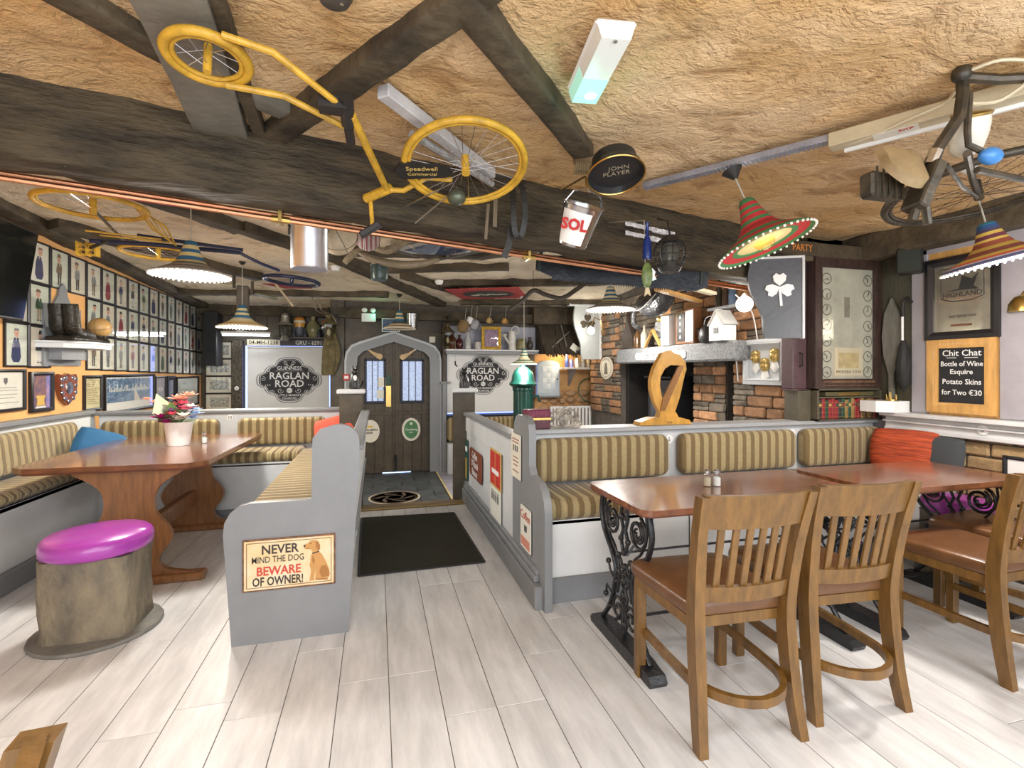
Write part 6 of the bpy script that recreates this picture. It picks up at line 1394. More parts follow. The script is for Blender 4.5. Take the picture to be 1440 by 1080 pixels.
# emergency twin spot, blue picture and tankard over the door
t = thing('twin_spot_light', 'white twin-head emergency light glowing green over the door', 'lamp', (-.115, 7.58, 2.06)); q = MB(); q.box((-.10, -.04, 0), (.10, .04, .125), .008); part(q, 'case', M_white, t)
for s in (-1, 1):
    q = MB(); q.sphere((s*.06, -.02, .17), (.042, .04, .036), 12, 8); part(q, 'head', M_white_print, t)
q = MB(); q.sphere((.075, -.042, .09), (.012, .008, .012), 8, 6); part(q, 'indicator', emis('green_indicator', (.12, 1, .6), 7), t); point('green_light', (.10, -.10, .10), .25, (.1, 1, .55), .02, t)
t, pr = framed('blue_picture', 'small white-framed blue picture behind the sombrero over the door', (.20, 7.58, 2.02), 0, .26, .20, .012, .02, M_white, pm=flat('deep_blue_print', (.03, .08, .16), .4))
vessel('tankard', 'polished silver tankard beside the blue picture over the door', 'tankard', (.50, 7.5, 1.96), [(0, 0), (.07, 0), (.075, .02), (.085, .22), (.088, .23), (.08, .22), (0, .03)], M_chrome)
t = thing('small_notice', 'small white notice on the dark wall right of the door arch', 'notice', (.83, 7.79, 1.83)); q = MB(); q.box((-.045, -.006, -.045), (.045, 0, .045)); part(q, 'card', M_paper, t)
# right back shelf
q = MB(); q.box((1.06, 7.75, 1.69), (2.5, 7.8, 2.05)); struct(q, 'trim_16', mat('lilac_grey_wall', (.42, .43, .50), .7))
t = thing('wall_shelf', 'pale moulded shelf above the right-hand blind', 'shelf', (1.7, 7.6, 1.64)); q = MB(t); q.box((1.0, 7.44, 1.645), (2.46, 7.75, 1.672), .004); part(q, 'board', M_pale, t); q = MB(t); q.box((1.0, 7.47, 1.60), (2.46, 7.5, 1.645), .006); part(q, 'moulding', M_grey, t)
SZ = 1.674
vessel('bottle', 'brown glazed jug bottle at the left end of the right back shelf', 'bottle', (1.10, 7.55, SZ), vase_prof(.075, .27, .3), mat('brown_glaze', (.09, .035, .02), .2))
vessel('bottle', 'dark red-brown squat flask next to the jug bottle on the shelf', 'bottle', (1.22, 7.56, SZ), vase_prof(.06, .22, .3), mat('oxblood_glaze', (.07, .015, .015), .2))
vessel('bottle', 'clear white-labelled bottle with black cap on the right back shelf', 'bottle', (1.345, 7.53, SZ), [(0, 0), (.042, 0), (.045, .02), (.045, .15), (.018, .2), (.016, .25), (0, .25)], mat('clear_labelled', (.5, .52, .5), .15, scale=20))
vessel('mug', 'white printed mug on the right back shelf', 'mug', (1.50, 7.53, SZ), [(0, 0), (.05, 0), (.052, .11), (.046, .11), (.044, .02), (0, .02)], mat('printed_mug', (.7, .68, .62), .3, scale=40, col2=(.2, .17, .16)))
t, pr = framed('gilt_picture', 'small picture in an ornate gilt frame on the right back shelf', (1.715, 7.56, 1.852), 0, .305, .355, .045, .035, mat('gilt', (.72, .45, .06), .35, .6, var=.4, scale=30, bump=.8, bscale=60), pm=mat('mauve_scene', (.42, .30, .42), .5, scale=14, stretch=(2.5, 1, 1), col2=(.14, .07, .12), bump=0))
t = vessel('watering_jug', 'white enamel watering jug with loop handle on the right back shelf', 'jug', (2.05, 7.54, SZ), [(0, 0), (.06, 0), (.055, .27), (.06, .29), (.05, .28), (0, .05)], mat('chipped_enamel', (.70, .69, .64), .35, var=.25, scale=16))
q = MB(); q.torus((.05, 0, .31), .06, .010, 20, 6, Matrix.Translation((.05, 0, .31)) @ Matrix.Rotation(PI/2, 4, 'X') @ Matrix.Translation((-.05, 0, -.31))); part(q, 'handle', MC['chipped_enamel'], t)
q = MB(); q.tube([(-.05, 0, .1), (-.12, 0, .2)], [.02, .015], 8); q.lathe([(.015, 0), (.045, .04), (0, .045)], 10, c=(-.13, 0, .2)); part(q, 'spout', MC['chipped_enamel'], t)
t = vessel('frog_ornament', 'green glazed frog ornament right of the watering jug', 'ornament', (2.19, 7.52, SZ), [(0, 0), (.07, 0), (.085, .05), (.07, .12), (.05, .16), (0, .18)], mat('frog_glaze', (.28, .26, .12), .3, scale=18, col2=(.12, .10, .05)))
for s in (-1, 1): q = MB(); q.sphere((s*.035, -.03, .165), .02, 8, 6); part(q, 'eye', MC['frog_glaze'], t)
vessel('dark_pot', 'small dark pot at the shelf end beside the lamp cord', 'pot', (2.34, 7.54, SZ), vase_prof(.05, .20, .5), mat('dark_glaze', (.05, .04, .035), .3))
# jugs hung from the beam over the shelf
for i, (x, z, r, m, lab) in enumerate(((1.23, 2.0, .085, mat('wicker_brown', (.24, .16, .07), .8, bump=1, bscale=60), 'brown wicker jug hung from the beam over the right back shelf'), (1.40, 2.03, .07, mat('grey_enamel', (.30, .31, .34), .3), 'grey enamel mug hung from the beam beside the wicker jug'), (1.33, 2.09, .05, M_white_print, 'white enamel cup hung between wicker jug and grey mug'), (1.62, 2.1, .04, mat('tan_gourd', (.42, .28, .1), .5), 'small tan gourd hung from the beam above the gilt picture'), (1.86, 2.1, .04, mat('amber_gourd', (.46, .25, .06), .5), 'small amber gourd hung from the beam above the watering jug'))):
    t = thing('hanging_jug' if i < 3 else 'hanging_gourd', lab, 'jug' if i < 3 else 'gourd', (x, 7.3, z), 0, None, (0, R(20), 0)); q = MB(); q.lathe([(0, -r), (r*.7, -r), (r, -.3*r), (r*.9, .6*r), (r*.8, r), (r*.7, r), (0, .5*r)], 14); part(q, 'body', m, t, smooth=60)
    q = MB(); q.tube([(r*.9, 0, .6*r), (r*1.5, 0, .3*r), (r*1.4, 0, -.4*r), (r*.9, 0, -.5*r)], .007, 6); part(q, 'handle', m, t)
    q = MB(); q.tube([(0, 0, r), (-.05, 0, .28)], .003, 5); part(q, 'string', M_cord, t)
t = thing('black_hook_toy', 'tiny black boot ornament dangling on a thread before the right blind', 'ornament', (1.13, 7.4, 1.43)); q = MB(); q.tube([(0, 0, .06), (0, 0, .01), (.03, 0, -.02)], .012, 6); part(q, 'body', M_dark, t); q = MB(); q.tube([(0, 0, .06), (0, 0, .36)], .002, 4); part(q, 'thread', M_cord, t)
# signs along the aisle partition
def sign(label, y0, y1, z0, z1, col, x=.893, r=.02, name='tin_sign', cat='sign'):
    t = thing(name, label, cat, (x, (y0+y1)/2, (z0+z1)/2), -PI/2); w, h = y1-y0, z1-z0
    q = MB(); q.prism(rrect(-w/2, -h/2, w/2, h/2, r, 3), -.006, 0); part(q, 'plate', col, t); return t, w, h
t, w, h = sign('dark green stout sign with a pint glass at the far end of the partition', 5.0, 5.13, .22, .64, flat('bottle_green', (.01, .075, .055), .35), r=.004)
q = MB(); q.prism([(-.035, -.19), (.015, -.19), (.025, .02), (-.04, .02)], -.0075, -.006); part(q, 'pint', flat('amber_print', (.6, .35, .05)), t); q = MB(); q.box((-.055, -.0075, .09), (.055, -.006, .14)); part(q, 'label', M_white_print, t)
t, w, h = sign('brown rounded sign with white script on the aisle partition', 4.29, 4.88, .335, .60, flat('rust_brown', (.23, .06, .025), .35), r=.05)
for i, s in enumerate(('Coffee', "O'Hanni", 'Bakery')): txt(t, s, .095, (-.03, -.007, .075-.08*i), M_white_print, bold=.0005)
t, w, h = sign('red and gold poster at the middle of the aisle partition', 3.59, 3.95, .44, .73, flat('poster_gold', (.62, .42, .12), .5), r=.004)
q = MB(); q.box((-.165, -.0075, -.13), (-.01, -.006, .13)); q.box((.01, -.0075, -.13), (.165, -.006, .13)); part(q, 'red_panels', flat('poster_red', (.58, .04, .025), .4), t, stuff=True)
q = MB(); q.box((-.1, -.009, -.04), (.12, -.0075, -.005)); part(q, 'title_strip', M_white_print, t)
t, w, h = sign('white sheet with dark glasses printed on it, below the red poster', 3.60, 3.94, .17, .435, M_paper, r=.003, name='paper_sheet', cat='poster')
for i in range(4): q = MB(); q.lathe([(.018, 0), (.02, .05), (.012, .055), (.012, .08), (0, .08)], 8, c=(-.10+.065*i, -.009, .03)); q.v = [(x_, -.0075+.0005*(y_+.009), z_) for x_, y_, z_ in q.v]; part(q, 'printed_bottle', flat('ink_grey', (.08, .08, .09)), t)
t, w, h = sign('cream menu sheet at the top of the bench end panel', 3.07, 3.29, .64, .93, mat('cream_menu', (.78, .74, .62), .6, var=.1, bump=0), r=.004)
for i, (wd, z) in enumerate(((.16, .11), (.15, .09), (.12, -.01), (.14, -.035), (.1, -.06), (.14, -.1))): q = MB(); q.box((-wd/2, -.0072, z-.004), (wd/2, -.006, z+.004)); part(q, 'printed_line', flat('menu_ink', (.3, .12, .1) if i < 2 else (.4, .42, .38)), t)
for i in range(3): q = MB(); q.box((-.06+.045*i, -.0072, .03), (-.035+.045*i, -.006, .07)); part(q, 'printed_bottle', flat('ink_grey', (.08, .08, .09)), t)
t, w, h = sign('small white coffee sign low on the bench end panel', 2.85, 3.06, .24, .50, mat('white_enamel_sign', (.80, .78, .70), .4, var=.1, bump=0), r=.012)
txt(t, 'Coffee', .075, (0, -.007, .075), flat('coffee_red', (.42, .09, .05)), bold=.0006)
q = MB(); q.prism([(-.02, -.02), (.03, -.02), (.035, .02), (-.02, .02)], -.0075, -.006); part(q, 'printed_cup', flat('ink_grey', (.08, .08, .09)), t)
q = MB(); q.box((-.09, -.0072, -.115), (.09, -.006, -.06)); part(q, 'red_band', flat('faded_red', (.6, .25, .18)), t)

# ================================================================ RIGHT SIDE: LEDGE, FIREPLACE, CABINET, WINDOW WALL
M_pineknot = mat('golden_pine', (.62, .32, .05), .35, var=.35, scale=5, stretch=(3, 3, 1), bump=.05, coat=.4)
t = thing('wooden_harp', 'golden pine harp ornament standing on the bench ledge', 'harp', (2.02, 3.22, .957))
def hp(P): return [((cx-335)*.00122*.98, (585-cy)*.00107) for cx, cy in P]
q = MB(); q.prism(hp([(150, 583), (505, 583), (490, 555), (420, 535), (240, 535), (160, 560)]), -.05, .05); part(q, 'base', M_pineknot, t)
q = MB(); q.prism(hp([(290, 535), (425, 535), (405, 500), (300, 500)]), -.03, .03); part(q, 'foot', M_pineknot, t)
q = MB(); q.prism(hp([(300, 505), (262, 430), (240, 340), (240, 280), (262, 200), (300, 130), (315, 100), (345, 88), (375, 80), (395, 100), (440, 112), (478, 160), (485, 210), (470, 250), (455, 185), (375, 180), (335, 205), (305, 260), (300, 320), (315, 400), (330, 440), (350, 500)]), -.022, .022); part(q, 'pillar_and_neck', M_pineknot, t)
q = MB(); q.prism(hp([(312, 500), (405, 505), (440, 400), (474, 250), (476, 190), (440, 195), (330, 440)]), -.018, .018); part(q, 'sound_board', M_pineknot, t)
q = MB(); q.prism(hp([(300, 490), (330, 490), (462, 185), (425, 190), (318, 400)]), -.032, -.018); part(q, 'front_brace', mat('brown_pine', (.30, .13, .03), .4, var=.3), t)
txt(t, 'Eire', .026, (.02, -.051, .018), flat('burnt_ink', (.05, .025, .01)))
t = thing('tin_box', 'dark maroon tin box with gold band on the ledge end', 'box', (1.045, 3.22, .957)); q = MB(); q.box((-.085, -.05, 0), (.085, .05, .075), .004); part(q, 'body', mat('maroon_tin', (.09, .015, .025), .4, var=.3, scale=20), t); q = MB(); q.box((-.087, -.052, .075), (.087, .052, .13), .006); part(q, 'lid', mat('floral_maroon', (.24, .02, .07), .5, scale=40, col2=(.07, .008, .02)), t); q = MB(); q.box((-.088, -.053, .06), (.088, .053, .075)); part(q, 'gold_band', M_brass, t)
t = thing('driftwood_knot', 'pale tangled knot of driftwood on the ledge beside the tin box', 'ornament', (1.25, 3.24, .957)); rr = random.Random(5)
q = MB()
for i in range(26):
    a = rr.uniform(0, 2*PI); pts = [(0, 0, .05)]
    for k in range(4): a += rr.uniform(-.9, .9); l = .035*(k+1); pts.append((l*.9*math.cos(a), .3*l*math.sin(a*2), max(.008, .055+l*.62*math.sin(a))))
    q.tube(spline(pts, 3), .0065, 5)
part(q, 'twisted_roots', mat('bleached_root', (.55, .50, .42), .8, scale=16, col2=(.10, .085, .07)), t, stuff=True, smooth=60)
# green cast-iron column lamp
t = thing('iron_column', 'dark green fluted cast-iron pump column behind the tin box', 'column', (1.83, 6.2, -.2)); M_gr = mat('pump_green', (.008, .06, .045), .3, var=.25, coat=.3)
q = MB(); n = 36; prof = [(.13, 0), (.12, .3), (.12, 1.28), (.13, 1.30), (.13, 1.33)]
vs = [((r*(1+.04*math.cos(i*PI)))*math.cos(2*PI*i/n), (r*(1+.04*math.cos(i*PI)))*math.sin(2*PI*i/n), z) for r, z in prof for i in range(n)]
q.add(vs, [(j*n+i, j*n+(i+1) % n, (j+1)*n+(i+1) % n, (j+1)*n+i) for j in range(len(prof)-1) for i in range(n)]+[tuple(range(n))]); part(q, 'shaft', M_gr, t, smooth=20)
q = MB(); q.lathe([(.13, 1.33), (.175, 1.36), (.18, 1.38), (.15, 1.42), (.14, 1.49), (.11, 1.55), (.06, 1.59), (.03, 1.60), (.03, 1.64), (0, 1.65)], 24); part(q, 'dome', M_gr, t)
q = MB(); q.lathe([(.03, 1.64), (.02, 1.66), (.012, 1.72), (0, 1.72)], 10); part(q, 'finial', M_gr, t); q = MB(); q.tube([(.12, 0, 1.2), (.2, -.02, 1.22), (.22, -.02, 1.14)], .016, 8); part(q, 'spout', M_gr, t)
# radiator
t = thing('radiator', 'white column radiator in the alcove behind the ledge', 'radiator', (3.0, 7.45, -.2))
for i in range(12): q = MB(); q.tube([(-.33+.06*i, 0, .1), (-.33+.06*i, 0, .98)], .022, 8); part(q, 'column', M_white, t)
q = MB(); q.tube([(-.35, 0, .12), (.35, 0, .12)], .02, 8); q.tube([(-.35, 0, .96), (.35, 0, .96)], .02, 8); part(q, 'header', M_white, t, stuff=True)
# rubble stones at the foot of the alcove wall
aw = bpy.data.objects['wall_alcove']
M_rub = mat('warm_rubble', (.56, .36, .20), .9, scale=6, col2=(.36, .21, .11), bump=.8, bscale=14, rnd=.2)
for r_ in range(4):
    x = 2.5+.05*r_
    while x < 3.7:
        w = rng.uniform(.13, .26); q = MB(); q.sphere((x+w/2, 7.80, .62+.115*r_+rng.uniform(-.01, .01)), (w/2*.96, .05, .056), 9, 6); part(q, 'stone', M_rub, aw, smooth=50); x += w
# key cabinet
t = thing('key_cabinet', 'pale blue arched wall cabinet with gridded front in the alcove', 'cabinet', (2.69, 7.74, .94)); ar = [(-.19, 0), (.19, 0), (.19, .50)]+[(.19*math.cos(R(a)), .50+.075*math.sin(R(a))) for a in (30, 60, 90, 120, 150)]+[(-.19, .50)]
M_pb = mat('pale_blue_paint', (.52, .60, .66), .45, var=.08); q = MB(); q.prism(ar, -.09, 0); part(q, 'body', M_pb, t); q = MB(); q.prism([(a*.86, .035+b*.93) for a, b in ar], -.105, -.09); d = part(q, 'door', M_pb, t)
q = MB(); q.box((-.11, -.108, .10), (.11, -.104, .48)); part(q, 'panel', flat('cabinet_print', (.66, .72, .74)), d)
for i in range(4):
    for j in range(3): q = MB(); q.box((-.10+.07*j, -.111, .12+.088*i), (-.04+.07*j, -.108, .19+.088*i), .003); part(q, 'tile', flat('tile_blue_%d' % ((i+j) % 2), (.74, .78, .8) if (i+j) % 2 else (.58, .66, .72)), d)
q = MB(); q.sphere((.145, -.112, .27), .014, 8, 6); part(q, 'knob', M_dark, d)
q = MB(); q.box((-.21, -.1, -.03), (.21, 0, 0), .006); part(q, 'plinth', M_grey, t)
# alcove shelf with jars
t = thing('alcove_shelf', 'grey plank shelf across the lit alcove', 'shelf', (3.25, 7.6, 1.37)); q = MB(t); q.box((2.88, 7.45, 1.37), (3.62, 7.78, 1.40), .004); part(q, 'plank', M_pale, t); q = MB(t); q.prism([(7.78, 1.37), (7.5, 1.37), (7.78, 1.1)], 3.08, 3.11, 'x'); part(q, 'bracket', M_grey, t)
for i, (x, r, h, c, lab) in enumerate(((2.98, .03, .20, (.03, .05, .20), 'slim cobalt blue bottle on the alcove shelf'), (3.06, .035, .13, (.16, .18, .5), 'short blue jar on the alcove shelf'), (3.16, .045, .15, (.75, .74, .7), 'white ceramic jar, third on the alcove shelf'), (3.26, .04, .13, (.72, .70, .64), 'off-white lidded pot in the middle of the alcove shelf'), (3.36, .045, .16, (.62, .52, .36), 'cream stoneware jar on the alcove shelf'), (3.47, .05, .25, (.5, .36, .2), 'tall tan stoneware bottle at the end of the alcove shelf'))):
    vessel('storage_jar', lab, 'jar', (x, 7.58, 1.402), [(0, 0), (r, 0), (r, h*.7), (r*.6, h*.85), (r*.6, h), (0, h)], flat('jar_%d' % i, c, .35), 'jars on the alcove shelf')
# thatch canopy
t = thing('thatch_canopy', 'dark thatched canopy over the lit alcove', 'canopy', (3.1, 7.6, 1.64)); M_th = mat('old_thatch', (.16, .125, .085), .95, scale=8, stretch=(9, 9, 1.5), col2=(.06, .047, .034), bump=1, bscale=50)
rr = random.Random(9); q = MB()
q.prism([(7.78, 1.62), (7.30, 1.60), (7.36, 1.66), (7.78, 2.30)], 2.50, 3.75, 'x'); part(MB(t).add(q.v, q.f), 'thatch_bed', M_th, t, smooth=0)
q = MB(t)
for i in range(520):
    x = rr.uniform(2.5, 3.75); k = rr.random(); x2 = x+rr.uniform(-.04, .04)-.12*(1-k)*((3.1-x)*-.4)
    a = Vector((x, 7.72-.40*k, 2.26-.56*k)); b = a+Vector((x2-x, -.16, -.22-.05*rr.random()))
    if b.z < 1.57: b.z = 1.57+rr.uniform(-.02, .03)
    q.tube([a, b], .009, 3, caps=False)
part(q, 'straw', M_th, t, stuff=True, smooth=0)
q = MB(t); q.tube([(2.86, 7.28, 1.72), (2.86, 7.62, 2.22)], .012, 6); part(q, 'ridge_stick', M_board, t); q = MB(t); q.tube([(2.52, 7.28, 1.62), (3.0, 7.5, 1.98)], .007, 5); part(q, 'cord', M_cord, t)
t = thing('paper_card', 'small tilted cream card pinned to the thatch edge by the pint-shaped board', 'card', (2.99, 7.26, 1.70), 0, None, (0, R(35), 0)); q = MB(); q.box((-.07, -.004, -.05), (.07, 0, .05)); part(q, 'card', M_paper, t)
t = thing('green_hoop', 'thin dark green hoop leaning in the shadowed end of the alcove', 'hoop', (3.42, 7.66, 1.02)); q = MB(); q.tube([(0, .12, .195), (0, 0, .195)], .006, 5); q.torus((0, 0, 0), .20, .010, 32, 6, Matrix.Rotation(R(80), 4, 'X')); part(q, 'ring', mat('hoop_green', (.03, .12, .05), .5), t)
# pint-shaped boards
def pint_outline(w, h): return [(p.x, p.y) for p in spline([(-w*.32, 0, 0), (-w*.36, h*.12, 0), (-w*.38, h*.28, 0), (-w*.5, h*.45, 0), (-w*.62, h*.62, 0), (-w*.66, h*.80, 0), (-w*.60, h, 0)], 4)]+[(w*.4, h), (w*.4, 0)]
def shamrock(parent, s, x, z, y, m):
    q = MB(); 
    for a in (90, 205, -25):
        c = (x+.075*s*math.cos(R(a)), z+.075*s*math.sin(R(a))); px, pz = -math.sin(R(a)), math.cos(R(a)); dx, dz = math.cos(R(a)), math.sin(R(a))
        hrt = [(-.07, 0), (-.02, .055), (.035, .065), (.065, .035), (.045, 0), (.065, -.035), (.035, -.065), (-.02, -.055)]
        q.prism([(c[0]+s*(u*dx+v*px), c[1]+s*(u*dz+v*pz)) for u, v in hrt], y-.014, y)
    q.prism([(x-.012*s, z), (x+.012*s, z), (x+.03*s, z-.2*s), (x+.005*s, z-.2*s)], y-.012, y); part(q, 'shamrock', m, parent)
t = thing('pint_board', 'pale grey pint-shaped board with dark shamrock beside the thatch', 'sign', (3.12, 7.0, 1.52)); q = MB(); q.prism(pint_outline(.40, .80), -.02, .02); part(q, 'board', mat('pale_board', (.50, .53, .52), .5, var=.08), t); q = MB(); q.box((-.34, -.05, .80), (.2, .05, .84), .006); part(q, 'cap', M_pale, t)
q = MB(); q.box((.16, -.03, 0), (.2, .03, .80), .004); part(q, 'edge', M_white, t)
shamrock(t, .85, -.04, .56, -.02, M_brown)
t = thing('pint_board', 'dark grey pint-shaped board with white metal shamrock beside the cabinet', 'sign', (2.855, 3.0, 1.585), R(-26))
q = MB(); q.prism(pint_outline(.35, .585), -.02, .02); part(q, 'board', mat('slate_board', (.075, .08, .09), .45, var=.1), t); q = MB(); q.box((.133, -.03, -.005), (.151, .03, .59), .004); q.box((-.205, -.03, .58), (.151, .03, .598), .004); part(q, 'edge', M_pale, t, stuff=True)
shamrock(t, .70, -.02, .375, -.02, M_white_print)
# thick oval plaque on the brick pillar
t = thing('oval_plaque', 'cream oval plaque with printed figure on the far brick pillar', 'plaque', (3.288, 6.74, 1.385), -PI/2); q = MB(); q.prism(ell(0, 0, .20, .165, 28), -.02, 0); part(q, 'disc', mat('plaque_cream', (.70, .66, .54), .5, var=.12), t)
q = MB()
for i in range(24): a = 2*PI*i/24; q.box((.165*math.cos(a)-.008, -.022, .135*math.sin(a)-.008), (.165*math.cos(a)+.008, -.02, .135*math.sin(a)+.012))
part(q, 'border_letters', flat('plaque_ink', (.12, .11, .09)), t, stuff=True); q = MB(); q.ngon([(-.03, .08), (.03, .08), (.05, .0), (.06, -.09), (-.06, -.09), (-.05, 0)], -.0215); part(q, 'figure', flat('plaque_ink', (.12, .11, .09)), t, smooth=0)
# mantel
M_gran = mat('grey_granite', (.27, .28, .29), .7, var=.5, scale=40, bump=.3, bscale=60)
t = thing('stone_mantel', 'long grey granite mantel shelf over the brick fireplace', 'mantel', (3.25, 4.89, 1.44))
q = MB(); seg = 26
def fm(i, j): pass
q.box((-.15, -1.09, 0), (.08, 1.19, .185), .018); part(q, 'slab', M_gran, t)
q = MB(); q.prism(rrect(-.52, .03, .52, .12, .04, 4), -.012, 0, 'y', Matrix.Translation((-.15, .14, .005)) @ Matrix.Rotation(-PI/2, 4, 'Z')); pl = part(q, 'plaque', mat('plaque_white', (.62, .62, .60), .4, var=.2, scale=20), t)
for i, s in enumerate(('Engage brain before the gob', 'starts working out loud')): txt(pl, s, .038, (-.1635, .14, .098-.04*i), flat('plaque_letters', (.06, .06, .07)), rot=(PI/2, 0, -PI/2), xs=1.5)
MZ = 1.628
def on_mantel(name, label, cat, y, x=3.17): return thing(name, label, cat, (x, y, MZ))
for i, (y, lab, m) in enumerate(((5.60, 'brown label bottle on the mantel, nearest the far end', mat('amber_bottle', (.10, .05, .02), .15)), (5.44, 'clear bottle with brown label on the mantel', mat('clear_bottle', (.45, .42, .36), .15)))): vessel('bottle', lab, 'bottle', (3.15, y, MZ), [(0, 0), (.045, 0), (.045, .16), (.018, .21), (.016, .27), (0, .27)], m)
t = on_mantel('bellows', 'dark leather hearth bellows leaning at the far end of the mantel', 'bellows', 5.86); q = MB(); q.prism([(-.13, 0), (.13, .02), (.12, .18), (.03, .34), (.0, .48), (-.03, .34), (-.13, .16)], -.03, .03, 'x'); part(q, 'board', mat('dark_bellows', (.06, .04, .028), .6, var=.4), t)
t = on_mantel('wooden_easel', 'small pale wooden A-frame on the mantel', 'ornament', 5.20, 3.12)
for s in (-1, 1): q = MB(); q.beam((0, s*.17, 0), (0, 0, .20), .03, .02); part(q, 'leg', M_pine, t)
t = on_mantel('gear_casting', 'grey toothed gear casting behind the wooden A-frame', 'ornament', 5.27, 3.28); q = MB(); q.lathe([(0, .12), (.09, .12), (.11, .16), (.11, .2), (.08, .24), (.07, .30), (0, .30)], 14); q.lathe([(.03, 0), (.03, .12)], 8); part(q, 'body', M_gran, t)
t = on_mantel('box_file', 'white box file standing on the mantel', 'box', 4.90, 3.15); q = MB(); q.box((-.06, -.08, 0), (.06, .08, .33), .004); part(q, 'case', M_white_print, t); q = MB()
for i in range(7): q.box((-.0615, -.07, .04+.035*i), (-.06, .07, .043+.035*i))
part(q, 'spine_lines', flat('pale_ink', (.38, .38, .36)), t, stuff=True)
t = on_mantel('wooden_scoreboard', 'dark scoreboard with white marks in a wooden case on the mantel', 'scoreboard', 4.56, 3.16); q = MB(); q.box((-.05, -.16, 0), (.05, .16, .36), .006); part(q, 'case', mat('scoreboard_wood', (.24, .10, .04), .5, var=.3), t); q = MB(); q.box((-.055, -.0, .03), (-.05, .13, .33)); part(q, 'black_panel', M_dark, t)
q = MB(); q.box((-.055, -.15, .02), (-.05, -.02, .34)); part(q, 'white_panel', M_white_print, t)
for i in range(4): q = MB(); q.prism([(.05, .06+.07*i), (.085, .06+.07*i), (.068, .10+.07*i)], -.058, -.055, 'x'); part(q, 'mark', M_white_print, t)
t = on_mantel('iron_kettle', 'black iron kettle on the near part of the mantel', 'kettle', 4.20, 3.16); q = MB(); q.lathe([(0, 0), (.10, 0), (.115, .04), (.105, .12), (.06, .17), (.05, .18), (.0, .2)], 20); part(q, 'body', M_iron, t, smooth=60)
q = MB(); q.tube(spline([(0, -.10, .12), (0, -.07, .24), (0, .07, .24), (0, .10, .12)], 4), .008, 6); part(q, 'handle', M_iron, t); q = MB(); q.tube([(0, .1, .06), (-.01, .16, .1), (-.01, .19, .15)], [.022, .016, .012], 8); part(q, 'spout', M_iron, t)
t = on_mantel('house_ornament', 'white little house with pitched roof at the near end of the mantel', 'ornament', 3.98, 3.12)
q = MB(); q.prism([(-.10, 0), (.10, 0), (.10, .15), (0, .27), (-.10, .15)], -.07, .07, 'x'); part(q, 'house', M_white_print, t); q = MB(); q.beam((0, .115, .145), (0, 0, .285), .16, .012); q.beam((0, -.115, .145), (0, 0, .285), .16, .012); part(q, 'roof', mat('shingle_white', (.6, .6, .58), .7, bump=.5), t)
q = MB(); q.box((-.074, -.03, .07), (-.07, .03, .12)); part(q, 'window', M_dark, t); q = MB(); q.box((-.02, .04, .2), (.03, .07, .30)); part(q, 'chimney', M_white_print, t)
t = thing('wall_niche', 'small stone ledge with dark bottles high on the chimney breast', 'ledge', (3.24, 4.02, 1.93)); q = MB(); q.box((-.1, -.22, 0), (.06, .22, .03), .008); part(q, 'slab', M_gran, t)
for i, (dy, h) in enumerate(((.1, .26), (0, .22), (-.09, .28))): vessel('bottle', ['dark bottle on the left of the chimney ledge', 'shorter dark bottle in the middle of the chimney ledge', 'bluish bottle on the right of the chimney ledge'][i], 'bottle', (3.19, 4.02+dy, 1.962), [(0, 0), (.035, 0), (.035, h*.6), (.014, h*.8), (.014, h), (0, h)], mat('dark_bottle_%d' % i, ((.03, .025, .02), (.05, .03, .02), (.08, .12, .18))[i], .15))
# black leather saddle hanging over the chimney breast
t = thing('leather_saddle', 'old black leather saddle with straps hung on the chimney breast', 'saddle', (3.02, 4.75, 2.05), -PI/2, None, (0, R(-10), -PI/2))
M_sad = mat('cracked_black_leather', (.022, .022, .024), .35, var=.5, scale=10, bump=.7, bscale=25)
q = MB()
def fs_(u, v):
    a = -PI*.62+PI*1.24*v; x = -.40+.80*u; s = math.sin(PI*min(1, max(0, u*.92+.06)))**.55
    r = .15*s*(1+.15*nz3(x*5, a, 3)); return (x, -.10-r*math.cos(a)*.8, .03+r*math.sin(a)*1.05+.10*(2*u-1)**2+.04*u)
q.grid(fs_, 30, 22); part(q, 'seat', M_sad, t, smooth=80)
q = MB(); q.tube(spline([(-.40, -.10, .12), (-.50, -.12, .05), (-.50, -.12, -.08), (-.42, -.12, -.14)], 4), .03, 8); part(q, 'pommel', M_sad, t, smooth=80)
q = MB(); q.tube(spline([(.36, -.12, .12), (.46, -.12, .2), (.53, -.14, .12), (.50, -.15, .02)], 4), .018, 8); q.tube(spline([(.30, -.14, .08), (.42, -.18, .10), (.50, -.18, 0)], 4), .012, 8); part(q, 'cantle_strap', M_sad, t)
q = MB(); q.tube(spline([(-.36, -.2, .06), (-.1, -.26, -.02), (.2, -.24, .06)], 5), .008, 6); part(q, 'girth_strap', mat('worn_strap', (.16, .14, .11), .5), t)
q = MB(); q.tube([(0, -.05, .12), (0, .02, .22)], .01, 6); part(q, 'peg', M_iron, t)
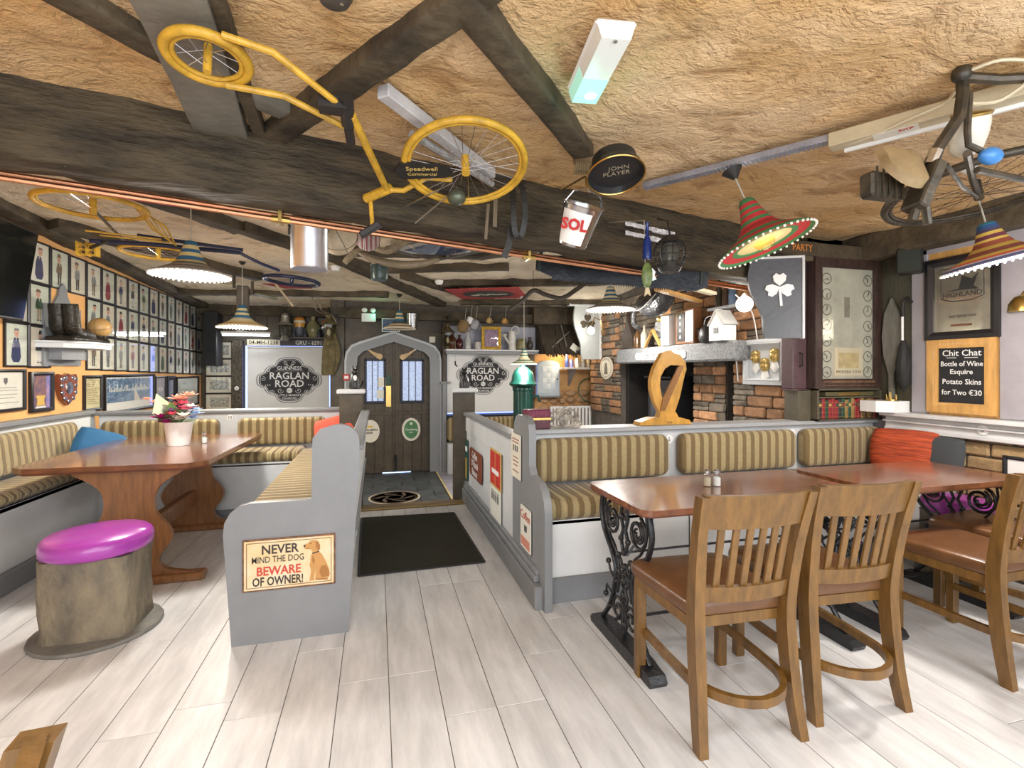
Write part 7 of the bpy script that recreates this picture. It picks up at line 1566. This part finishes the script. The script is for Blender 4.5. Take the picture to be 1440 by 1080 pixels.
# stove in the hearth
t = thing('stove', 'black cast-iron stove with glazed door inside the fireplace', 'stove', (3.62, 5.55, -.3)); q = MB(); q.box((-.2, -.28, .1), (.25, .28, 1.55), .02); part(q, 'body', M_iron, t); q = MB(); q.box((-.225, -.2, .75), (-.2, .2, 1.4), .01); d = part(q, 'door', mat('stove_iron', (.03, .032, .035), .4, .3), t); q = MB(); q.box((-.23, -.15, .9), (-.224, .15, 1.3)); part(q, 'window', mat('stove_glass', (.06, .065, .07), .08), d)
q = MB(); q.box((-.24, -.3, 1.55), (.27, .3, 1.58), .008); part(q, 'top_plate', M_iron, t)
t = thing('flue_pipe', 'black square flue standing in the near half of the fireplace', 'flue', (3.6, 4.2, -.3)); q = MB(); q.box((-.08, -.09, 0), (.1, .05, 1.74), .008); part(q, 'pipe', M_iron, t); q = MB(); q.box((-.1, -.11, .9), (.12, .07, .93)); part(q, 'collar', mat('stove_iron', (.03, .032, .035), .4, .3), t)
# frame with three gold faces
t, pr = framed('masks_frame', 'pale grey box frame holding three gold faces on the brick pillar', (3.285, 3.62, 1.425), -PI/2, .48, .40, .055, .05, mat('frame_pale', (.56, .59, .62), .4, var=.06), cat='frame', pm=flat('mount_pale', (.60, .63, .66)), pane=False)
part(ringframe(.43, .33, .012, .058), 'inner_moulding', M_pale, t)
M_gold = mat('gold_leaf', (.62, .44, .16), .3, .7, var=.3, scale=30)
for (x, z, k) in ((-.10, .04, 1), (.01, -.03, 1.05), (.12, .05, 1.05)):
    q = MB(); q.sphere((x, -.02, z), (.042*k, .04, .056*k), 14, 10); q.sphere((x, -.062, z-.005), (.009, .014, .014), 8, 6); q.sphere((x-.017, -.052, z+.012), (.008, .006, .006), 6, 5); q.sphere((x+.017, -.052, z+.012), (.008, .006, .006), 6, 5); q.sphere((x, -.055, z-.03), (.014, .006, .005), 8, 5); q.sphere((x, -.022, z+.036), (.044, .04, .03), 12, 6)
    part(q, 'gold_face', M_gold, t, smooth=80)
    q = MB(); q.lathe([(.03, 0), (.05, -.05), (.01, -.09)], 8, c=(x, -.02, z-.05)); q.v = [(a, -.02+(b+.02)*.4, c) for a, b, c in q.v]; part(q, 'drape', M_white_print, t)
q = MB(); q.tube(spline([(3.27, 3.70, 1.60), (3.25, 3.72, 1.8), (3.22, 3.74, 1.9), (3.1, 3.78, 2.03)], 4), .005, 6); solo(q, 'white_cable', M_white_print, 'thin white cable rising from the gold faces frame to the globe lamp', 'cable')
q = MB(); q.tube(spline([(3.27, 3.95, 1.25), (3.25, 3.95, 1.45), (3.22, 3.94, 1.63)], 4), .006, 6); solo(q, 'white_cable', M_white_print, 'short white cable beside the mantel end and the gold faces', 'cable')
# PARTY board on the beam
t = thing('party_sign', 'dark wooden sign with orange lettering behind the red sombrero', 'sign', (3.17, 3.10, 2.29)); q = MB(); q.box((-.26, 0, -.055), (.13, .02, .055), .004); part(q, 'board', M_brown, t); txt(t, 'PARTY', .075, (-.02, -.001, 0), flat('orange_letter', (.62, .22, .04)), xs=.85, bold=.001)
# glazed cabinet with tide chart
t = thing('wall_cabinet', 'tall dark glazed cabinet holding an old chart, standing over the bookcase', 'cabinet', (3.60, 3.10, 1.21)); M_cab = mat('cabinet_brown', (.055, .032, .026), .4, var=.4, stretch=(6, 6, 1))
q = MB(); q.box((-.33, .02, 0), (.33, .2, 1.02)); part(q, 'case', M_cab, t)
q = MB(); q.box((-.46, .08, -.005), (-.33, .2, 1.02), .004); sd = part(q, 'side_panel', mat('plum_brown', (.10, .055, .06), .35, var=.2), t); q = MB(); q.tube([(-.40, .075, .17), (-.40, .05, .18), (-.40, .05, .27), (-.40, .075, .28)], .006, 6); part(q, 'handle', M_dark, sd)
q = MB(); q.box((-.46, .06, -.02), (-.33, .2, -.005), .003); part(q, 'side_ledge', mat('plum_brown', (.10, .055, .06), .35), t)
fr = ringframe(.66, 1.02, .075, .03); fr.v = [(a, b+.02, c+.51) for a, b, c in fr.v]; dr = part(fr, 'door', M_cab, t)
q = MB(); q.box((-.26, .012, .075), (.26, .018, .945)); ct = part(q, 'chart', mat('old_chart', (.50, .49, .38), .7, scale=4, col2=(.36, .35, .28), bump=0), dr)
q = MB(); q.box((-.26, -.002, .075), (.26, .0, .945)); part(q, 'glass_pane', M_glass, dr)
q = MB(); q.box((-.26, -.008, .02), (.26, -.004, .06)); part(q, 'worn_strip', mat('bare_wood_wear', (.24, .12, .05), .6, scale=18, col2=(.05, .03, .025)), dr)
q = MB()
for j in range(7):
    for x in (-.205, .205):
        z = .86-.122*j; q.torus((x, .0105, z), .042, .003, 20, 4, Matrix.Translation((x, .0105, z)) @ Matrix.Rotation(PI/2, 4, 'X') @ Matrix.Translation((-x, -.0105, -z)))
        a = rng.uniform(0, 6.28); q.beam((x, .0105, z), (x+.033*math.cos(a), .0105, z+.033*math.sin(a)), .008, .003); q.beam((x, .0105, z), (x+.02*math.cos(a+2), .0105, z+.02*math.sin(a+2)), .008, .003)
part(q, 'clock_faces', flat('chart_ink', (.10, .10, .08)), t, stuff=True)
q = MB(); q.box((-.13, .0095, .10), (.15, .012, .32)); cm = part(q, 'mounted_card', flat('chart_card', (.56, .50, .34)), t); q = MB(); q.box((-.09, .008, .16), (.11, .0096, .28)); part(q, 'card_print', mat('ochre_print', (.50, .40, .20), .7, scale=14, bump=0), cm)
txt(t, 'MODERN TOYE', .032, (.01, .0085, .128), flat('chart_ink', (.10, .10, .08)), space=1.15)
q = MB(); q.box((-.03, .0085, .56), (.02, .012, .72)); part(q, 'thermometer', flat('chart_brown', (.22, .2, .15)), t)
# bookcase and books
t = thing('bookcase', 'small dark bookcase of leather volumes under the glazed cabinet', 'bookcase', (3.62, 3.10, .957)); M_bc = mat('bookcase_oak', (.10, .085, .055), .5, var=.3)
q = MB(); q.box((-.33, 0, 0), (-.31, .2, .25)); q.box((.30, 0, 0), (.32, .2, .25)); q.box((-.33, 0, 0), (.32, .2, .012)); q.box((-.33, 0, .238), (.32, .2, .252)); q.box((-.33, .18, 0), (.32, .2, .25)); q.box((-.31, .005, .175), (.30, .18, .187)); part(q, 'case', M_bc, t)
q = MB(); q.box((-.45, .06, 0), (-.33, .2, .245), .003); part(q, 'side_case', M_bc, t)
bcol = {'green': (.015, .06, .03), 'red': (.26, .02, .025), 'tan': (.28, .17, .05), 'black-green': (.02, .03, .028), 'brown': (.15, .07, .025)}
order = ['black-green', 'red', 'green', 'red', 'red', 'red', 'black-green', 'green', 'tan', 'green', 'tan', 'red', 'red', 'tan', 'brown', 'tan', 'brown', 'red']
for i, c in enumerate(order):
    x = 3.315+.0325*i; b = thing('leather_book', f'{c} leather book with gilt bands, {ORD[i]} from the left in the small bookcase', 'book', (x+.016, 3.11, .97), 0, 'leather books in the small bookcase')
    h = .155+.006*math.sin(i*2.1); q = MB(); q.box((-.0145, 0, 0), (.0145, .11, h), .003); part(q, 'cover', flat('book_'+c, bcol[c], .4), b)
    q = MB()
    for z in (.015, .05, .09, .125): q.box((-.0148, -.0012, z), (.0148, .01, z+.004))
    part(q, 'gilt_bands', M_brass, b, stuff=True)
    q = MB(); q.box((-.012, -.0008, .1), (.012, .004, .118)); part(q, 'title_label', flat('book_label_%d' % (i % 3), ((.5, .36, .1), (.3, .02, .02), (.03, .06, .04))[i % 3]), b)
b = thing('leather_book', 'long dark volume lying flat in the top slot of the bookcase', 'book', (3.64, 3.12, 1.146), 0); q = MB(); q.box((-.24, 0, 0), (.24, .1, .035), .004); part(q, 'cover', flat('book_olive', (.10, .085, .04), .5), b); q = MB(); q.box((-.12, -.001, .008), (.1, .002, .026)); part(q, 'gilt_title', M_brass, b)
# corner: shelf with crown, paddle, umbrella, loudspeaker
t = thing('corner_shelf', 'white box corner shelf beside the bookcase', 'shelf', (3.83, 2.98, 1.03)); q = MB(); q.prism([(-.13, .11), (-.13, -.02), (-.05, -.10), (.12, -.10), (.12, .11)], .0, .085, 'z'); part(q, 'box', M_white, t)
t = thing('candle_holder', 'tiny brass crown candle holder on the white corner shelf', 'ornament', (3.86, 2.96, 1.115)); q = MB()
for i in range(5): a = 2*PI*i/5; q.tube([(.035*math.cos(a), .025*math.sin(a), 0), (.04*math.cos(a), .03*math.sin(a), .05+.02*(i % 2))], [.008, .002], 6)
q.lathe([(.04, 0), (.04, .012), (0, .012)], 14); part(q, 'ring', M_brass, t)
t = thing('wooden_paddle', 'grey leaf-shaped paddle standing in the dark window corner', 'paddle', (3.925, 3.0, 1.12), -PI/2); q = MB(); q.prism([(-.02, 0), (.02, 0), (.02, .2), (.06, .34), (.075, .5), (.055, .68), (.0, .80), (-.055, .68), (-.075, .5), (-.06, .34), (-.02, .2)], -.02, 0); part(q, 'blade', mat('grey_driftwood', (.16, .155, .13), .6, var=.35, stretch=(5, 5, 1)), t)
t = thing('umbrella', 'furled black umbrella with white stick hanging by the window frame', 'umbrella', (3.88, 2.885, 1.20), -PI/2); q = MB(); q.lathe([(.01, 0), (.045, .06), (.05, .2), (.03, .34), (.012, .38)], 10); part(q, 'canopy', flat('umbrella_black', (.012, .013, .012), .7), t); q = MB(); q.tube([(0, -.01, .38), (0, -.01, .56)], .008, 6); part(q, 'stick', M_white_print, t); q = MB(); q.tube(spline([(0, 0, .56), (0, 0, .66), (.03, 0, .70), (.06, 0, .66)], 4), .012, 6); part(q, 'crook', M_dark, t)
t = thing('loudspeaker', 'small black loudspeaker high in the window corner', 'speaker', (3.83, 2.80, 2.07), R(-60)); q = MB(); q.box((-.075, -.06, 0), (.075, .06, .19), .012); part(q, 'cabinet', M_dark, t); q = MB(); q.box((-.068, -.066, .01), (.068, -.06, .18), .004); part(q, 'grille', flat('grille_green_black', (.02, .026, .02), .8), t)
# pictures on the window wall
t, pr = framed('pub_mirror', 'black-framed printed pub mirror above the blackboard', (3.922, 2.515, 1.86), -PI/2, .46, .58, .055, .035, M_fr, cat='mirror', pm=mat('antique_mirror', (.52, .48, .38), .12, .75, var=.35, scale=4, bump=0), pane=False)
q = MB(); q.tube([(-.13, -.0065, -.0), (-.13, -.0065, .21), (.13, -.0065, .21), (.13, -.0065, .0), (.06, -.0065, -.025), (-.06, -.0065, -.025), (-.13, -.0065, .0)], .003, 4); part(q, 'cartouche', M_black_print, pr)
q = MB(); q.ngon([(-.10, .05), (-.02, .06), (.0, .15), (.06, .12), (.1, .16), (.07, .07), (.1, .045), (.0, .05)], -.006); part(q, 'stag_emblem', M_black_print, pr, smooth=0)
txt(pr, 'HIGHLAND', .05, (0, -.006, .02), M_black_print, xs=.95)
for a, b, z, h in ((-.08, -.035, -.13, .008), (-.03, .03, -.131, .010), (.035, .085, -.13, .007)): q = MB(); q.box((a, -.0062, z-h), (b, -.005, z+h)); part(q, 'worn_lettering', flat('worn_letter', (.10, .09, .07)), pr)
q = MB(); q.box((-.07, -.0062, -.20), (.06, -.005, -.185)); part(q, 'brown_lettering', flat('brown_letter', (.14, .06, .03)), pr)
t, pr = framed('blackboard', 'small chalk menu board in a wide pine frame', (3.922, 2.52, 1.315), -PI/2, .43, .53, .072, .028, M_pine, cat='blackboard', pm=mat('chalk_board', (.018, .018, .02), .8, var=.4, scale=8, bump=0), pane=False)
M_chalk = flat('chalk', (.80, .80, .78), .95)
for s, size, z, xs in (('Chit Chat', .060, .155, 1.0), ('Bottle of Wine', .050, .080, .86), ('Esquire', .048, .025, 1.0), ('Potato Skins', .052, -.045, .92), ('for Two €30', .052, -.120, .9)): txt(pr, s, size, (0, -.0055, z), M_chalk, xs=xs, bold=.0004)
q = MB(); q.box((-.09, -.006, .122), (-.03, -.005, .126)); q.box((.02, -.006, .122), (.1, -.006+.001, .126)); part(q, 'chalk_underline', M_chalk, pr, stuff=True)
t = thing('brass_sconce', 'brass dome wall light on the window post at the right edge', 'lamp', (3.90, 2.17, 1.72), -PI/2); q = MB(); q.lathe([(.07, 0), (.065, .05), (.04, .09), (.01, .105), (0, .106)], 16); part(q, 'dome', M_brass, t); q = MB(); q.tube([(0, 0, .1), (0, .02, .14), (0, .04, .1)], .007, 6); part(q, 'arm', M_brass, t)
t, pr = framed('socket_frame', 'small black-framed white switch plate on the low brickwork', (3.908, 2.19, .735), -PI/2, .16, .14, .022, .02, M_fr, cat='switch', pm=M_white_print, pane=False)
q = MB(); q.torus((0, -.008, 0), .02, .004, 16, 5, Matrix.Rotation(PI/2, 4, 'X')); part(q, 'dial', flat('ink_grey', (.08, .08, .09)), pr)
